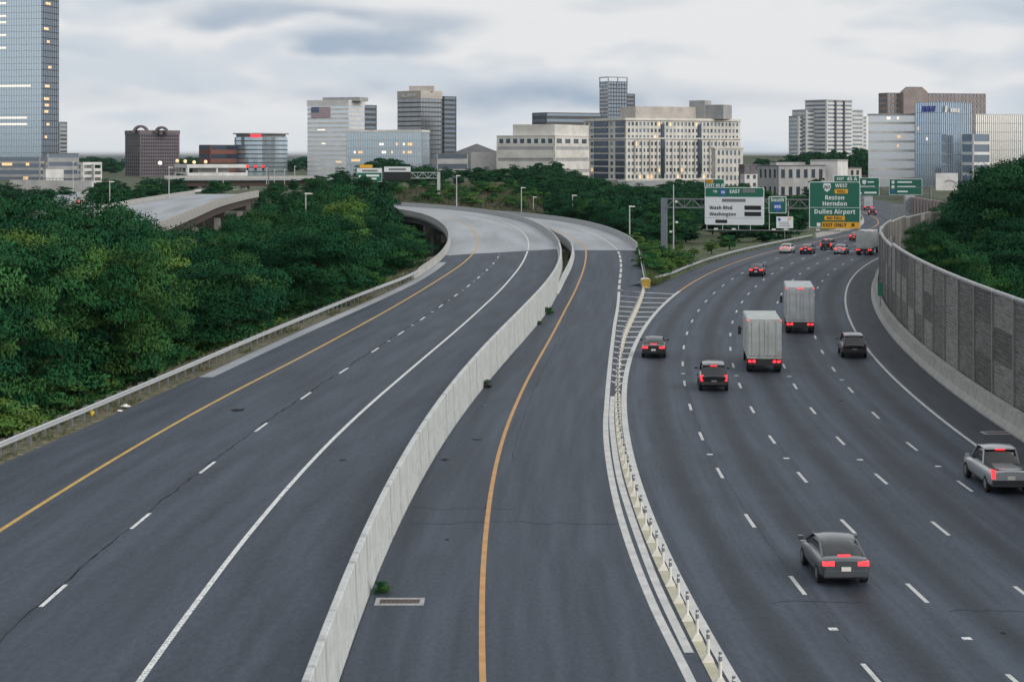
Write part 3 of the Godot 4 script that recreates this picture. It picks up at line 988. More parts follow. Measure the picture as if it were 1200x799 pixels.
func make_rails() -> void:
	var o := thing("guardrail", "long galvanized guardrail on the grass verge of the left ramp", "guardrail")
	var pts := []
	var d := 20.0
	while d <= 208.0:
		pts.append(lp(d, at_table(OFF_EDGE, d) - 0.75 + 0.75 * smoothstep(170.0, 206.0, d), 0.02))
		d += 3.76
	guardrail(o, pts, 2)
	o = thing("guardrail", "curved galvanized guardrail along the left edge of the busy highway", "guardrail")
	pts = []
	d = 220.0
	while d <= 352.0:
		pts.append(rp(d, gore_off(d) - 0.3, 0.0))
		d += 3.6
	# travel is away from the viewer with the road on the right
	guardrail(o, pts, 2, false)
	o = thing("guardrail", "short guardrail leading from the gore nose back to the exit bridge", "guardrail")
	pts = []
	d = 264.0
	while d >= 219.0:
		pts.append(mp(d, at_table(OFF_MID_RIGHT, d) + 0.12, 0.0))
		d -= 3.75
	guardrail(o, pts, 2, false)
	# the low concrete barrier that takes over further on
	o = thing("concrete_barrier", "low weathered concrete barrier continuing the highway guardrail into the distance", "barrier")
	d = 352.0
	while d < 560.0:
		part("barrier_segment", extrude(d, d + 5.98, 1, func(q, x, y): return rp(q, x, y), func(q): return [[-3.9, -0.2], [-3.6, 0.86], [-3.4, 0.86], [-3.1, -0.2]]), mats.pale_concrete, o)
		d += 6.0
	# nose of the gore: striped cushion
	var nose := thing("crash_cushion", "yellow and black striped crash cushion at the nose of the gore", "crash cushion", strip_point(217.0, 0.0) + Vector3(0.25, 0, 0))
	var s := Shape.new()
	s.prism(PackedVector2Array([Vector2(-0.42, 0), Vector2(0.42, 0), Vector2(0.5, 0.95), Vector2(0.3, 1.05), Vector2(-0.3, 1.05), Vector2(-0.5, 0.95)]), -2.2, 0.0)
	part("body", s, plain(lin(0.55, 0.52, 0.42), 0.6), nose)
	var face := Shape.new()
	face.prism(PackedVector2Array([Vector2(-0.46, 0.12), Vector2(0.46, 0.12), Vector2(0.46, 1.0), Vector2(-0.46, 1.0)]), 0.01, 0.05)
	var fo := part("face_plate", face, plain(lin(0.75, 0.5, 0.05), 0.5), nose)
	for i in 4:
		for m in [-1.0, 1.0]:
			var b := Shape.new()
			var y := 0.18 + i * 0.22
			b.quad(Vector3(0.02 * m, y + 0.16, 0.056), Vector3(0.44 * m, y - 0.02, 0.056), Vector3(0.44 * m, y + 0.08, 0.056), Vector3(0.02 * m, y + 0.26, 0.056))
			part("stripe", b, mats.black, fo)
	# delineator posts along the strip
	var proto: Node3D = null
	d = 50.6
	var k := 0
	while d < 214.0:
		var at := strip_point(d, 0.018)
		if proto == null:
			proto = thing("delineator_post", "white flexible lane divider post with grey band standing on the cream strip", "bollard", at, 0.0, "flexible posts between ramp and highway")
			var base := Shape.new()
			base.prism(PackedVector2Array([Vector2(-0.19, 0.0), Vector2(0.19, 0.0), Vector2(0.16, 0.07), Vector2(0.07, 0.22), Vector2(-0.07, 0.22), Vector2(-0.16, 0.07)]), -0.13, 0.13)
			part("base", base, mats.white_plastic, proto)
			var post := Shape.new()
			post.tube(Vector3(0, 0.04, 0), Vector3(0, 0.92, 0), 0.055, 0.05, 12)
			part("post", post, mats.white_plastic, proto)
			var band := Shape.new()
			band.tube(Vector3(0, 0.7, 0), Vector3(0, 0.84, 0), 0.056, 0.056, 12)
			band.tube(Vector3(0, 0.9, 0), Vector3(0, 0.97, 0), 0.054, 0.05, 12)
			part("band", band, mats.grey_band, proto)
		else:
			copy_of(proto, at, 0.0)
		k += 1
		d += 2.6

func make_noise_wall() -> void:
	# stations every 6 m along the back of the barrier
	var stations := []
	var d := 66.0
	var run := 6.0
	var last := rp(d, 22.3)
	while d < 335.0:
		d += 0.25
		var p := rp(d, 22.3)
		run += p.distance_to(last)
		last = p
		if run >= 6.0:
			stations.append([d, p])
			run = 0.0
	var base := thing("barrier_base", "smooth pale concrete barrier at the foot of the noise wall", "barrier")
	for i in stations.size() - 1:
		var s := extrude(stations[i][0], stations[i + 1][0] - 0.02, 3, func(q, x, y): return rp(q, x, y), func(_q): return [[21.25, -0.3], [21.25, 0.1], [21.5, 0.45], [21.62, 1.15], [22.0, 1.17], [22.0, -0.3]])
		part("barrier_segment", s, mats.pale_concrete, base)
	var o := thing("noise_wall", "tall grey panelled noise wall curving along the right side of the highway", "wall")
	# one ribbed plank panel, 5.72 m by 2.05 m, front towards +x of the bay
	var panel := Shape.new()
	var ribs := 9
	for i in ribs:
		var y0 := 2.05 * i / ribs
		var y1 := 2.05 * (i + 1) / ribs
		var ym := y1 - 0.035
		var a := Vector3(-2.86, 0, 0)
		var b := Vector3(2.86, 0, 0)
		panel.quad(a + Vector3(0, y0, 0.06), b + Vector3(0, y0, 0.06), b + Vector3(0, ym, 0.075), a + Vector3(0, ym, 0.075), Vector2(0, y0), Vector2(5.72, y0), Vector2(5.72, ym), Vector2(0, ym))
		panel.quad(a + Vector3(0, ym, 0.075), b + Vector3(0, ym, 0.075), b + Vector3(0, ym + 0.005, 0.03), a + Vector3(0, ym + 0.005, 0.03))
		panel.quad(a + Vector3(0, ym + 0.005, 0.03), b + Vector3(0, ym + 0.005, 0.03), b + Vector3(0, y1, 0.03), a + Vector3(0, y1, 0.03))
	panel.box(Vector3(0, 1.025, -0.03), Vector3(5.72, 2.045, 0.1))
	var panel_mesh := panel.mesh()
	var post := Shape.new()
	post.box(Vector3(0, 3.1, 0), Vector3(0.3, 6.3, 0.36))
	var post_mesh := post.mesh()
	var cap := Shape.new()
	cap.prism(PackedVector2Array([Vector2(-0.13, 0), Vector2(0.15, 0), Vector2(0.15, 0.12), Vector2(0.10, 0.16), Vector2(-0.13, 0.16)]), -2.86, 2.86, Basis(Vector3(0, 0, 1), Vector3(0, 1, 0), Vector3(-1, 0, 0)))
	var cap_mesh := cap.mesh()
	var r := RandomNumberGenerator.new()
	r.seed = 88
	for i in stations.size() - 1:
		var a: Vector3 = stations[i][1]
		var b: Vector3 = stations[i + 1][1]
		var x := (a - b).normalized()          # along the wall, so that +z faces the road
		var basis := Basis(x, Vector3.UP, x.cross(Vector3.UP))
		var drop: float = -0.25 * floorf(maxf(0.0, stations[i][0] - 150.0) / 28.0)
		var mid := (a + b) * 0.5
		part("post", post_mesh, mats.dark_concrete, o, Transform3D(basis, a + Vector3(0, 0.95 + drop, 0)))
		var tone := r.randi_range(0, 5)
		for j in 3:
			if r.randf() < 0.9:
				tone = r.randi_range(0, 5)
			part("panel", panel_mesh, mats["panel%d" % tone], o, Transform3D(basis, mid + Vector3(0, 1.0 + j * 2.05 + drop, 0)))
		part("coping", cap_mesh, mats.concrete, o, Transform3D(basis, mid + Vector3(0, 1.0 + 3 * 2.05 + drop, 0)))
	# small green marker sign on the wall
	var at := rp(187.0, 21.55, 2.0)
	var sg := thing("marker_sign", "small green marker sign fixed to the foot of the noise wall", "sign", at, -0.25)
	var pl := Shape.new()
	pl.box(Vector3(0, 0.5, 0), Vector3(0.45, 1.3, 0.04))
	part("plate", pl, plain(lin(0.02, 0.20, 0.11), 0.4), sg)
	var pp := Shape.new()
	pp.box(Vector3(0, -0.8, -0.05), Vector3(0.07, 2.3, 0.05))
	part("stake", pp, mats.steel_dull, sg)
	# drain inlet in the shoulder
	drain("drain_inlet", "dark drain inlet at the foot of the barrier below the noise wall", rp(107.0, 20.6, 0.004), 0.05, 1.0)
	drain("drain_grate", "rusty drain grate beside the weeds at the median wall", mp(66.2, 1.55, 0.004), 0.0, 1.0)

func drain(called: String, label: String, at: Vector3, turn: float, k: float) -> void:
	var o := thing(called, label, "drain", at, turn)
	var fr := Shape.new()
	for q in [[0.0, 0.42, 1.7, 0.2], [0.0, -0.42, 1.7, 0.2]]:
		fr.box(Vector3(q[0], 0.012, q[1]) * k, Vector3(q[2], 0.03, q[3]) * k)
	for q in [-0.77, 0.77]:
		fr.box(Vector3(q, 0.012, 0) * k, Vector3(0.16, 0.03, 0.63) * k)
	part("frame", fr, mats.concrete, o)
	var pit := Shape.new()
	pit.box(Vector3(0, 0.0, 0), Vector3(1.38, 0.006, 0.63) * k)
	part("pit", pit, mats.black, o)
	for i in 9:
		var b := Shape.new()
		b.box(Vector3(-0.6 + i * 0.15, 0.016, 0) * k, Vector3(0.06, 0.02, 0.62) * k)
		part("grate_bar", b, plain(lin(0.12, 0.07, 0.06), 0.8), o)

# ---------------------------------------------------------------- plants
func leaf(s: Shape, p: Vector3, nrm: Vector3, shade: Vector3, r: RandomNumberGenerator, size: float, c: Color) -> void:
	var a := nrm.cross(Vector3(r.randf_range(-1, 1), r.randf_range(-1, 1), r.randf_range(-1, 1))).normalized()
	var b := nrm.cross(a)
	var l := a * size * r.randf_range(0.7, 1.25)
	var w := b * size * r.randf_range(0.3, 0.5)
	s.v.append_array([p - l, p + w, p + l, p - l, p + l, p - w])
	s.n.append_array([shade, shade, shade, shade, shade, shade])
	s.uv.append_array([Vector2(), Vector2(), Vector2(), Vector2(), Vector2(), Vector2()])
	s.c.append_array([c, c, c, c, c, c])

# a crown 1 m tall on a unit grid would be too fine; crowns are made in metres for a tree of height h
func make_tree_kind(seed_: int, h: float, radius: float, low: float, clumps: int, leaves: int, size: float, tones: Array) -> Array:
	var r := RandomNumberGenerator.new()
	r.seed = seed_
	var s := Shape.new()
	var t := Shape.new()
	var mid := h * (1.0 + low) * 0.5
	var half := h * (1.0 - low) * 0.5
	var centres := []
	for i in clumps:
		var u := Vector3(r.randfn(), r.randfn() * 0.95, r.randfn()).normalized()
		var k := 0.35 + 0.65 * pow(r.randf(), 0.5)
		var taper := 1.0 - 0.28 * maxf(0.0, u.y)
		var p := Vector3(u.x * radius * k * taper, mid + u.y * half * k * 0.92, u.z * radius * k * taper)
		p += Vector3(r.randf_range(-0.2, 0.2), r.randf_range(-0.2, 0.2), r.randf_range(-0.2, 0.2)) * radius * 0.5
		centres.append([p, radius * r.randf_range(0.20, 0.36), tones[r.randi_range(0, tones.size() - 1)], r.randf_range(0.7, 1.35)])
	for i in leaves:
		var cl: Array = centres[r.randi_range(0, clumps - 1)]
		# sprays spread flat: most leaves on the upper skin of each clump, few below
		var u := Vector3(r.randfn(), absf(r.randfn()) * 0.75 - 0.28, r.randfn()).normalized()
		var p: Vector3 = cl[0] + u * cl[1] * Vector3(1.25, 0.62, 1.25) * pow(r.randf(), 0.22) * r.randf_range(0.85, 1.2)
		if r.randf() < 0.1:
			p = Vector3(0, mid, 0).lerp(p, r.randf_range(0.25, 0.8))
		p.y = maxf(p.y, h * low * 0.6)
		var nrm := (u * 0.7 + Vector3(r.randf_range(-1, 1), r.randf_range(-0.3, 1.2), r.randf_range(-1, 1))).normalized()
		var away := (p - Vector3(0, mid, 0)).normalized()
		var sh := (nrm * 0.75 + away * 0.25 + Vector3(0, 0.2, 0)).normalized()
		var c: Color = cl[2]
		var g: float = r.randf_range(0.75, 1.25) * cl[3]
		leaf(s, p, nrm, sh, r, size, Color(c.r * g, c.g * g, c.b * g))
	# trunk and limbs
	var top := Vector3(r.randf_range(-0.3, 0.3), h * 0.62, r.randf_range(-0.3, 0.3))
	var th := h * 0.022 + 0.03
	t.tube(Vector3(0, -0.8, 0), Vector3(0.05, h * 0.25, 0.04), th * 1.25, th, 9, false)
	t.tube(Vector3(0.05, h * 0.25, 0.04), top, th, th * 0.4, 8, false)
	for i in mini(9, clumps):
		var c: Vector3 = centres[i][0]
		var from := Vector3(0.05, h * 0.25, 0.04).lerp(top, clampf((c.y - h * 0.25) / h, 0.0, 0.9))
		t.tube(from, c, th * 0.42, th * 0.1, 5, false)
	return [s.mesh(), t.mesh(), h]

var kinds := {}
func plant_kinds() -> void:
	var m := plain(Color.WHITE, 0.7, 0.0, 0.16)
	m.vertex_color_use_as_albedo = true
	m.backlight_enabled = true
	m.backlight = Color(0.34, 0.38, 0.2)
	mats.leaf = m
	mats.bark = plain(lin(0.035, 0.03, 0.026), 0.95)
	var dark := [Color(0.010, 0.050, 0.022), Color(0.014, 0.062, 0.026), Color(0.020, 0.075, 0.030), Color(0.011, 0.054, 0.027)]
	var mid := [Color(0.024, 0.085, 0.029), Color(0.036, 0.105, 0.033), Color(0.052, 0.122, 0.036), Color(0.018, 0.074, 0.030)]
	var light := [Color(0.07, 0.145, 0.034), Color(0.095, 0.165, 0.04), Color(0.05, 0.12, 0.034)]
	kinds.near_dark = [make_tree_kind(1, 10, 4.2, 0.10, 50, 23000, 0.135, dark), make_tree_kind(2, 10, 4.8, 0.16, 54, 25000, 0.14, dark), make_tree_kind(3, 10, 3.6, 0.06, 44, 21000, 0.13, dark + mid)]
	kinds.near_mid = [make_tree_kind(4, 10, 4.4, 0.10, 50, 23000, 0.135, mid), make_tree_kind(5, 10, 3.8, 0.08, 46, 21000, 0.13, mid + dark)]
	kinds.near_light = [make_tree_kind(17, 10, 3.6, 0.08, 42, 21000, 0.13, mid + light), make_tree_kind(18, 10, 4.0, 0.12, 44, 21000, 0.135, mid + light + mid)]
	kinds.mid = [make_tree_kind(6, 9, 3.9, 0.05, 46, 5200, 0.3, dark), make_tree_kind(7, 9, 4.4, 0.05, 50, 5600, 0.3, dark + mid), make_tree_kind(8, 9, 3.4, 0.03, 42, 4800, 0.28, dark)]
	kinds.far = [make_tree_kind(9, 10, 4.6, 0.02, 34, 2000, 0.6, dark), make_tree_kind(10, 10, 5.2, 0.02, 36, 2200, 0.6, dark)]
	kinds.bush = [make_tree_kind(11, 3, 1.9, 0.0, 34, 4200, 0.14, mid), make_tree_kind(12, 3, 2.3, 0.0, 36, 4600, 0.14, light + mid), make_tree_kind(13, 3, 1.7, 0.0, 30, 4000, 0.13, light)]
	kinds.right = [make_tree_kind(14, 12, 5.4, 0.08, 52, 21000, 0.17, mid + dark), make_tree_kind(15, 12, 4.8, 0.08, 48, 20000, 0.17, dark), make_tree_kind(16, 12, 5.0, 0.05, 48, 20000, 0.17, dark)]

var protos := {}
func plant(kind: String, which: int, called: String, label: String, category: String, at: Vector3, h: float, turn: float, group: String, wide := 1.0) -> void:
	var k: Array = kinds[kind][which % kinds[kind].size()]
	var o := thing(called, label, category, at, turn, group)
	var f: float = h / k[2]
	o.scale = Vector3(f * wide, f, f * wide)
	part("trunk", k[1], mats.bark, o)
	part("crown", k[0], mats.leaf, o)

func clear_of_roads(x: float, d: float, margin: float) -> bool:
	var l := at_table(LEFT_LINE, minf(d, 455.0))
	if d < 460.0 and x > l + at_table(OFF_EDGE, d) - margin and x < l + 13.0 + margin:
		return false
	var r := at_table(RIGHT_LINE, d)
	if x > r - 4.0 - margin and x < r + 23.5 + margin:
		return false
	# flyover and the road under it
	if d > 196.0 and d < 480.0:
		var c := flyover_x(d)
		if x > c - 15.0 and x < c + 7.0 + margin:
			return false
	return true

func flyover_x(d: float) -> float:
	return at_table([[180, -120], [200, -84], [212, -69], [226, -58], [243, -52.0], [275, -55.0], [340, -60.5], [390, -64.5], [446, -67.0], [500, -68]], d)

# trees scattered over a tract given by picture columns and distances; top rows say how high the mass stands there
func wood(called: String, label_of: Callable, group: String, n: int, c0: float, c1: float, d0: float, d1: float, front: Array, back: Array, kind: Callable, seed_: int, gap: float, slack := 16.0, least := 3.5, most := 15.0) -> void:
	var r := RandomNumberGenerator.new()
	r.seed = seed_
	var placed := []
	var tries := 0
	while placed.size() < n and tries < n * 40:
		tries += 1
		var d := sqrt(r.randf_range(d0 * d0, d1 * d1))
		var col := r.randf_range(c0, c1)
		var x := (col - 600.0) / 2243.0 * d
		if not clear_of_roads(x, d, 4.2):
			continue
		var ok := true
		for q in placed:
			if Vector2(q[0] - x, q[1] - d).length() < gap * (0.7 + 0.6 * q[2]):
				ok = false
				break
		if not ok:
			continue
		var t := pow(clampf((d - d0) / (d1 - d0), 0.0, 1.0), 0.6)
		var row := lerpf(at_table(front, col), at_table(back, col), t) + r.randf_range(0.0, slack)
		var g := ground_height(x, d)
		var h := 15.5 - (row - 180.2) / 2243.0 * d - g
		if h < least:
			continue
		h = minf(h, most)
		placed.append([x, d, r.randf()])
		plant(kind.call(col, d, r), r.randi_range(0, 9), called, label_of.call(col, d, h), "tree", Vector3(x, g, -d), h, r.randf() * TAU, group, r.randf_range(0.78, 1.08) * clampf(9.0 / h, 0.75, 1.3))

func make_plants() -> void:
	plant_kinds()
	var sky_left := [[-80, 222], [0, 226], [40, 236], [70, 236], [100, 230], [122, 232], [140, 248], [170, 256], [190, 245], [215, 241], [240, 241], [262, 238], [300, 238], [340, 228], [380, 216], [410, 208], [440, 238], [470, 252], [500, 290]]
	var front_left := [[-80, 262], [0, 268], [60, 290], [110, 284], [200, 296], [260, 300], [330, 285], [400, 270], [470, 270], [500, 300]]
	wood("broadleaf_tree", func(col, d, h): return "%s %s tree in the left wood %s" % ["tall" if h > 9.5 else ("small" if h < 6.5 else "bushy"), "dark green" if int(col) % 3 else "mid green", "close behind the ramp guardrail" if d < 150 else ("in front of the concrete flyover" if col < 250 else "below the curving ramp bridge")], "trees of the wood left of the ramp", 74, -60, 470, 96, 262, front_left, sky_left, func(col, _d, r): return "near_light" if r.randf() < (0.34 if col > 40 and col < 110 else 0.13) else ("near_mid" if r.randf() < 0.5 else "near_dark"), 301, 6.6, 34.0)
	wood("distant_tree", func(_c, d, h): return "%s dark tree beyond the concrete flyover %s" % ["tall" if h > 8.0 else "low", "near the offices" if d > 520 else "left of the ramp bridge"], "trees beyond the flyover", 70, 236, 452, 270, 560, [[236, 262], [300, 250], [350, 238], [400, 226], [452, 240]], [[236, 216], [290, 214], [340, 206], [380, 200], [420, 190], [452, 198]], func(_c, _d, _r): return "mid", 302, 5.5)
	wood("distant_tree", func(col, _d, _h): return "small dark tree %s" % ["before the cream wall at far left" if col < 110 else "left of the mauve office block" if col < 150 else "in front of the white parking garage"], "trees before the left office blocks", 70, -40, 360, 480, 760, [[-40, 226], [100, 226], [130, 218], [150, 214], [210, 206], [260, 212], [310, 214]], [[-40, 210], [20, 206], [60, 214], [100, 208], [130, 200], [160, 206], [175, 202], [210, 200], [235, 206], [280, 206], [310, 210], [360, 206]], func(_c, _d, _r): return "mid", 303, 6.5)
	wood("hillside_tree", func(col, d, h): return "%s tree on the bank %s" % ["tall dark" if h > 8.0 else "low dark", "behind the left sign gantry" if col < 530 else ("below the beige offices" if col < 690 else "below the white offices")], "trees on the bank below the offices", 210, 425, 875, 500, 690, [[425, 226], [500, 222], [560, 222], [640, 214], [700, 222], [860, 222]], [[425, 184], [450, 180], [480, 183], [500, 189], [540, 194], [570, 188], [600, 187], [640, 184], [660, 190], [700, 202], [740, 211], [800, 208], [860, 209]], func(_c, _d, r): return "mid" if r.randf() < 0.8 else "far", 304, 4.6, 9.0)
	wood("roadside_tree", func(col, _d, h): return "%s tree right of the exit bridge %s" % ["tall" if h > 9.0 else "short", "near the lamp post" if col < 745 else "behind the gantry post"], "trees between exit bridge and highway", 46, 640, 800, 300, 470, [[640, 262], [700, 248], [740, 262], [760, 276], [800, 262]], [[640, 226], [670, 205], [700, 204], [740, 214], [770, 216], [800, 210]], func(_c, _d, r): return "mid" if r.randf() < 0.75 else "near_dark", 305, 5.0, 12.0)
	wood("roadside_tree", func(col, _d, _h): return "leafy tree behind the highway guardrail %s" % ["under the white and green sign" if col < 900 else "under the large green sign"], "trees behind the highway sign gantry", 44, 790, 1000, 330, 560, [[790, 258], [850, 258], [900, 250], [1000, 240]], [[790, 212], [830, 216], [880, 214], [900, 204], [925, 222], [950, 204], [1000, 210]], func(_c, _d, _r): return "mid", 306, 5.6, 14.0)
	wood("wall_tree", func(col, d, h): return "%s tree behind the noise wall %s" % ["big" if h > 9.0 else "small", "at the picture's right edge" if col > 1150 else "beside the ribbed brown wall"], "trees behind the noise wall", 46, 1104, 1290, 150, 330, [[1082, 300], [1110, 300], [1150, 290], [1290, 240]], [[1082, 272], [1100, 256], [1115, 236], [1130, 208], [1150, 200], [1170, 186], [1200, 176], [1290, 170]], func(_c, _d, _r): return "right", 307, 5.6, 14.0, 2.5, 17.0)
	wood("ridge_tree", func(col, _d, _h): return "dark round tree on the ridge %s" % ["below the banded office tower" if col > 925 else "right of the white offices"], "trees on the far ridge", 46, 866, 1024, 960, 1080, [[866, 196], [930, 190], [1024, 186]], [[866, 180], [900, 184], [930, 178], [950, 171], [980, 172], [1000, 167], [1024, 174]], func(_c, _d, _r): return "far", 308, 9.0, 5.0)
	for q in [[1186, 188, 176], [1204, 205, 170], [1158, 214, 196], [1132, 236, 214], [1176, 240, 186], [1215, 180, 178]]:
		var x: float = (q[0] - 600.0) / 2243.0 * q[1]
		var g := ground_height(x, q[1])
		plant("right", int(q[1]), "wall_tree", "tall broad tree rising above the others behind the noise wall at right", "tree", Vector3(x, g, -q[1]), 15.5 - (q[2] - 180.2) / 2243.0 * q[1] - g, q[0], "trees behind the noise wall", 0.85)
	for q in [[22, 172, 229], [48, 186, 236], [74, 178, 238], [100, 190, 231], [124, 184, 229], [8, 190, 226], [60, 196, 240], [112, 168, 243], [136, 192, 246]]:
		var x: float = (q[0] - 600.0) / 2243.0 * q[1]
		var g := ground_height(x, q[1])
		plant("near_mid" if int(q[0]) % 3 == 0 else "near_dark", int(q[0]), "broadleaf_tree", "tall leafy tree at the far left hiding the near end of the flyover", "tree", Vector3(x, g, -q[1]), 15.5 - (q[2] - 180.2) / 2243.0 * q[1] - g, q[0], "trees of the wood left of the ramp", 0.8)
	# shrubs and undergrowth behind the left guardrail
	var r := RandomNumberGenerator.new()
	r.seed = 555
	for i in 52:
		var d := 84.0 + i * 2.9 + r.randf_range(-1.0, 1.0)
		var off := at_table(OFF_EDGE, d) - 4.2 - r.randf() * r.randf() * 7.0
		var p := beside(LEFT_LINE, d, off, 0.0)
		p.y = maxf(ground_height(p.x, -p.z), left_height(d) - 0.3 - (at_table(OFF_EDGE, d) - off) * 0.27) - 0.1
		var bright := d < 101.0 and d > 90.0
		plant("bush", 2 if bright else r.randi_range(0, 1), "shrub", "bright yellow-green shrub at the near end of the left guardrail" if bright else "green shrub in the undergrowth behind the left guardrail", "shrub", p, r.randf_range(1.5, 3.0) * (1.25 if bright else 1.0), r.randf() * TAU, "undergrowth behind the left guardrail", r.randf_range(0.9, 1.3))
	# shrubs on the grassy slope behind the bridges
	for i in 46:
		var d := r.randf_range(462.0, 540.0)
		var x := (r.randf_range(450.0, 690.0) - 600.0) / 2243.0 * d
		plant("bush", r.randi_range(0, 1), "slope_shrub", "green shrub on the grassy slope beyond the ramp bridges", "shrub", Vector3(x, ground_height(x, d) - 0.1, -d), r.randf_range(1.4, 4.2), r.randf() * TAU, "shrubs on the slope beyond the bridges", r.randf_range(0.9, 1.5))
	# weeds and shrubs in the gore
	for i in 40:
		var d := r.randf_range(236.0, 330.0)
		var a := mp(d, at_table(OFF_MID_RIGHT, d) + 0.9)
		var b := rp(d, -5.0)
		var t := r.randf() * r.randf()
		if d < 262.0:
			t = r.randf()
		var x := lerpf(a.x, b.x, t)
		var y := -0.2 if d > 262.0 else lerpf(ramp_height(d), 0.0, t) - 0.1
		plant("bush", r.randi_range(0, 2), "gore_shrub", "light green shrub in the gore %s" % ["beside the exit bridge" if t < 0.4 else "behind the highway guardrail"], "shrub", Vector3(x, y, -d), r.randf_range(0.8, 2.6), r.randf() * TAU, "shrubs in the gore", r.randf_range(0.9, 1.4))
	# tall shrubs that peep over the noise wall
	for q in [[150.0, 7.6], [137.0, 7.9], [122.0, 7.7], [163.0, 8.2], [183.0, 8.4], [112.0, 7.4], [196.0, 8.6], [208.0, 8.0]]:
		var p := rp(q[0], 26.6, 0.0)
		p.y = ground_height(p.x, -p.z)
		plant("near_mid", int(q[0]), "wall_shrub", "tall green shrub peeping over the top of the noise wall", "shrub", p, q[1] - p.y, q[0], "shrubs peeping over the noise wall", 0.6)
	# weeds at the median wall
	for q in [[67.6, 0.75, 0.5, "above the drain grate"], [127.5, 0.7, 0.55, "beside the black litter"], [185.0, 0.8, 0.8, "where the walls part"], [174.0, 0.55, 0.4, "by the wall stain"]]:
		plant("bush", 0, "weed", "small green weed at the foot of the median wall " + q[3], "plant", mp(q[0], q[1], -0.05), q[2], q[0], "weeds at the median wall")
	grass_tufts()
	# far woodland along the horizon
	var mm := MultiMesh.new()
	mm.transform_format = MultiMesh.TRANSFORM_3D
	mm.mesh = kinds.far[0][0]
	mm.instance_count = 420
	for i in 420:
		var d := r.randf_range(1500.0, 2100.0)
		var k := r.randf_range(0.9, 1.5)
		mm.set_instance_transform(i, Transform3D(Basis(Vector3.UP, r.randf() * TAU).scaled(Vector3(k * 1.4, k, k * 1.4)), Vector3(r.randf_range(-0.36, 0.36) * d, -1.0, -d)))
	var o := MultiMeshInstance3D.new()
	o.name = "woodland"
	o.multimesh = mm
	o.material_override = mats.leaf
	o.set_meta("kind", "stuff")
	o.set_meta("label", "far dark woodland along the horizon behind the office blocks")
	o.set_meta("category", "woodland")
	add_child(o)

func grass_tufts() -> void:
	var r := RandomNumberGenerator.new()
	r.seed = 991
	var tuft := Shape.new()
	for i in 9:
		var a := r.randf() * TAU
		var p := Vector3(cos(a), 0, sin(a)) * r.randf_range(0.0, 0.12)
		var lean := Vector3(cos(a), 0, sin(a)) * r.randf_range(0.05, 0.22)
		var w := Vector3(-sin(a), 0, cos(a)) * 0.018
		var h := r.randf_range(0.18, 0.42)
		tuft.tri(p - w, p + w, p + lean + Vector3(0, h, 0))
	var spots := []
	for i in 5200:
		var d := r.randf_range(80.0, 236.0)
		var off := at_table(OFF_EDGE, d) - 0.35 - pow(r.randf(), 1.6) * 7.5
		var q := at_table(OFF_EDGE, d) - off
		var y := -0.05 - (0.0 if q < 1.5 else (q - 1.5) * 0.26)
		var p := lp(d, off, y)
		if q < 1.6 and bumps.get_noise_2d(p.x * 6.0, p.z * 6.0) < 0.0:
			continue
		spots.append([p, r.randf_range(0.4, 1.1), Color(0.06, 0.095, 0.03) if r.randf() < 0.65 else Color(0.17, 0.145, 0.08)])
	for i in 5200:
		var d := r.randf_range(222.0, 400.0)
		var b := rp(d + 3.0, -3.6)
		var a := mp(d, at_table(OFF_MID_RIGHT, d) + 0.5)
		var t := r.randf()
		if d > 262.0:
			a.x = maxf(a.x, b.x - 9.0)
		var p := a.lerp(b, t)
		p.y = lerpf(ramp_height(d), 0.0, t) - 0.1 if d < 262.0 else -0.25 - (1.0 - t) * 1.0
		spots.append([p, r.randf_range(0.8, 2.1), Color(0.07, 0.115, 0.03) if r.randf() < 0.7 else Color(0.13, 0.14, 0.055)])
	for i in 5000:
		var d := r.randf_range(452.0, 560.0)
		var x := (r.randf_range(440.0, 700.0) - 600.0) / 2243.0 * d
		spots.append([Vector3(x, ground_height(x, d), -d), r.randf_range(1.6, 4.0), Color(0.06, 0.085, 0.035) if r.randf() < 0.55 else Color(0.12, 0.09, 0.06)])
	var mm := MultiMesh.new()
	mm.transform_format = MultiMesh.TRANSFORM_3D
	mm.use_colors = true
	mm.mesh = tuft.mesh()
	mm.instance_count = spots.size()
	for i in spots.size():
		var k: float = spots[i][1]
		mm.set_instance_transform(i, Transform3D(Basis(Vector3.UP, r.randf() * TAU).scaled(Vector3(k, k * r.randf_range(0.7, 1.2), k)), spots[i][0]))
		var g := r.randf_range(0.7, 1.25)
		var c: Color = spots[i][2]
		mm.set_instance_color(i, Color(c.r * g, c.g * g, c.b * g))
	var o := MultiMeshInstance3D.new()
	o.name = "grass"
	o.multimesh = mm
	var m := plain(Color.WHITE, 0.8)
	m.vertex_color_use_as_albedo = true
	m.backlight_enabled = true
	m.backlight = Color(0.3, 0.34, 0.18)
	o.material_override = m
	o.set_meta("kind", "stuff")
	o.set_meta("label", "rough dry and green grass on the verges and banks")
	o.set_meta("category", "grass")
	add_child(o)

# ---------------------------------------------------------------- buildings
func glass(color: Color, rough := 0.12, metal := 0.75) -> StandardMaterial3D:
	var m := plain(color, rough, metal, 0.5)
	return m

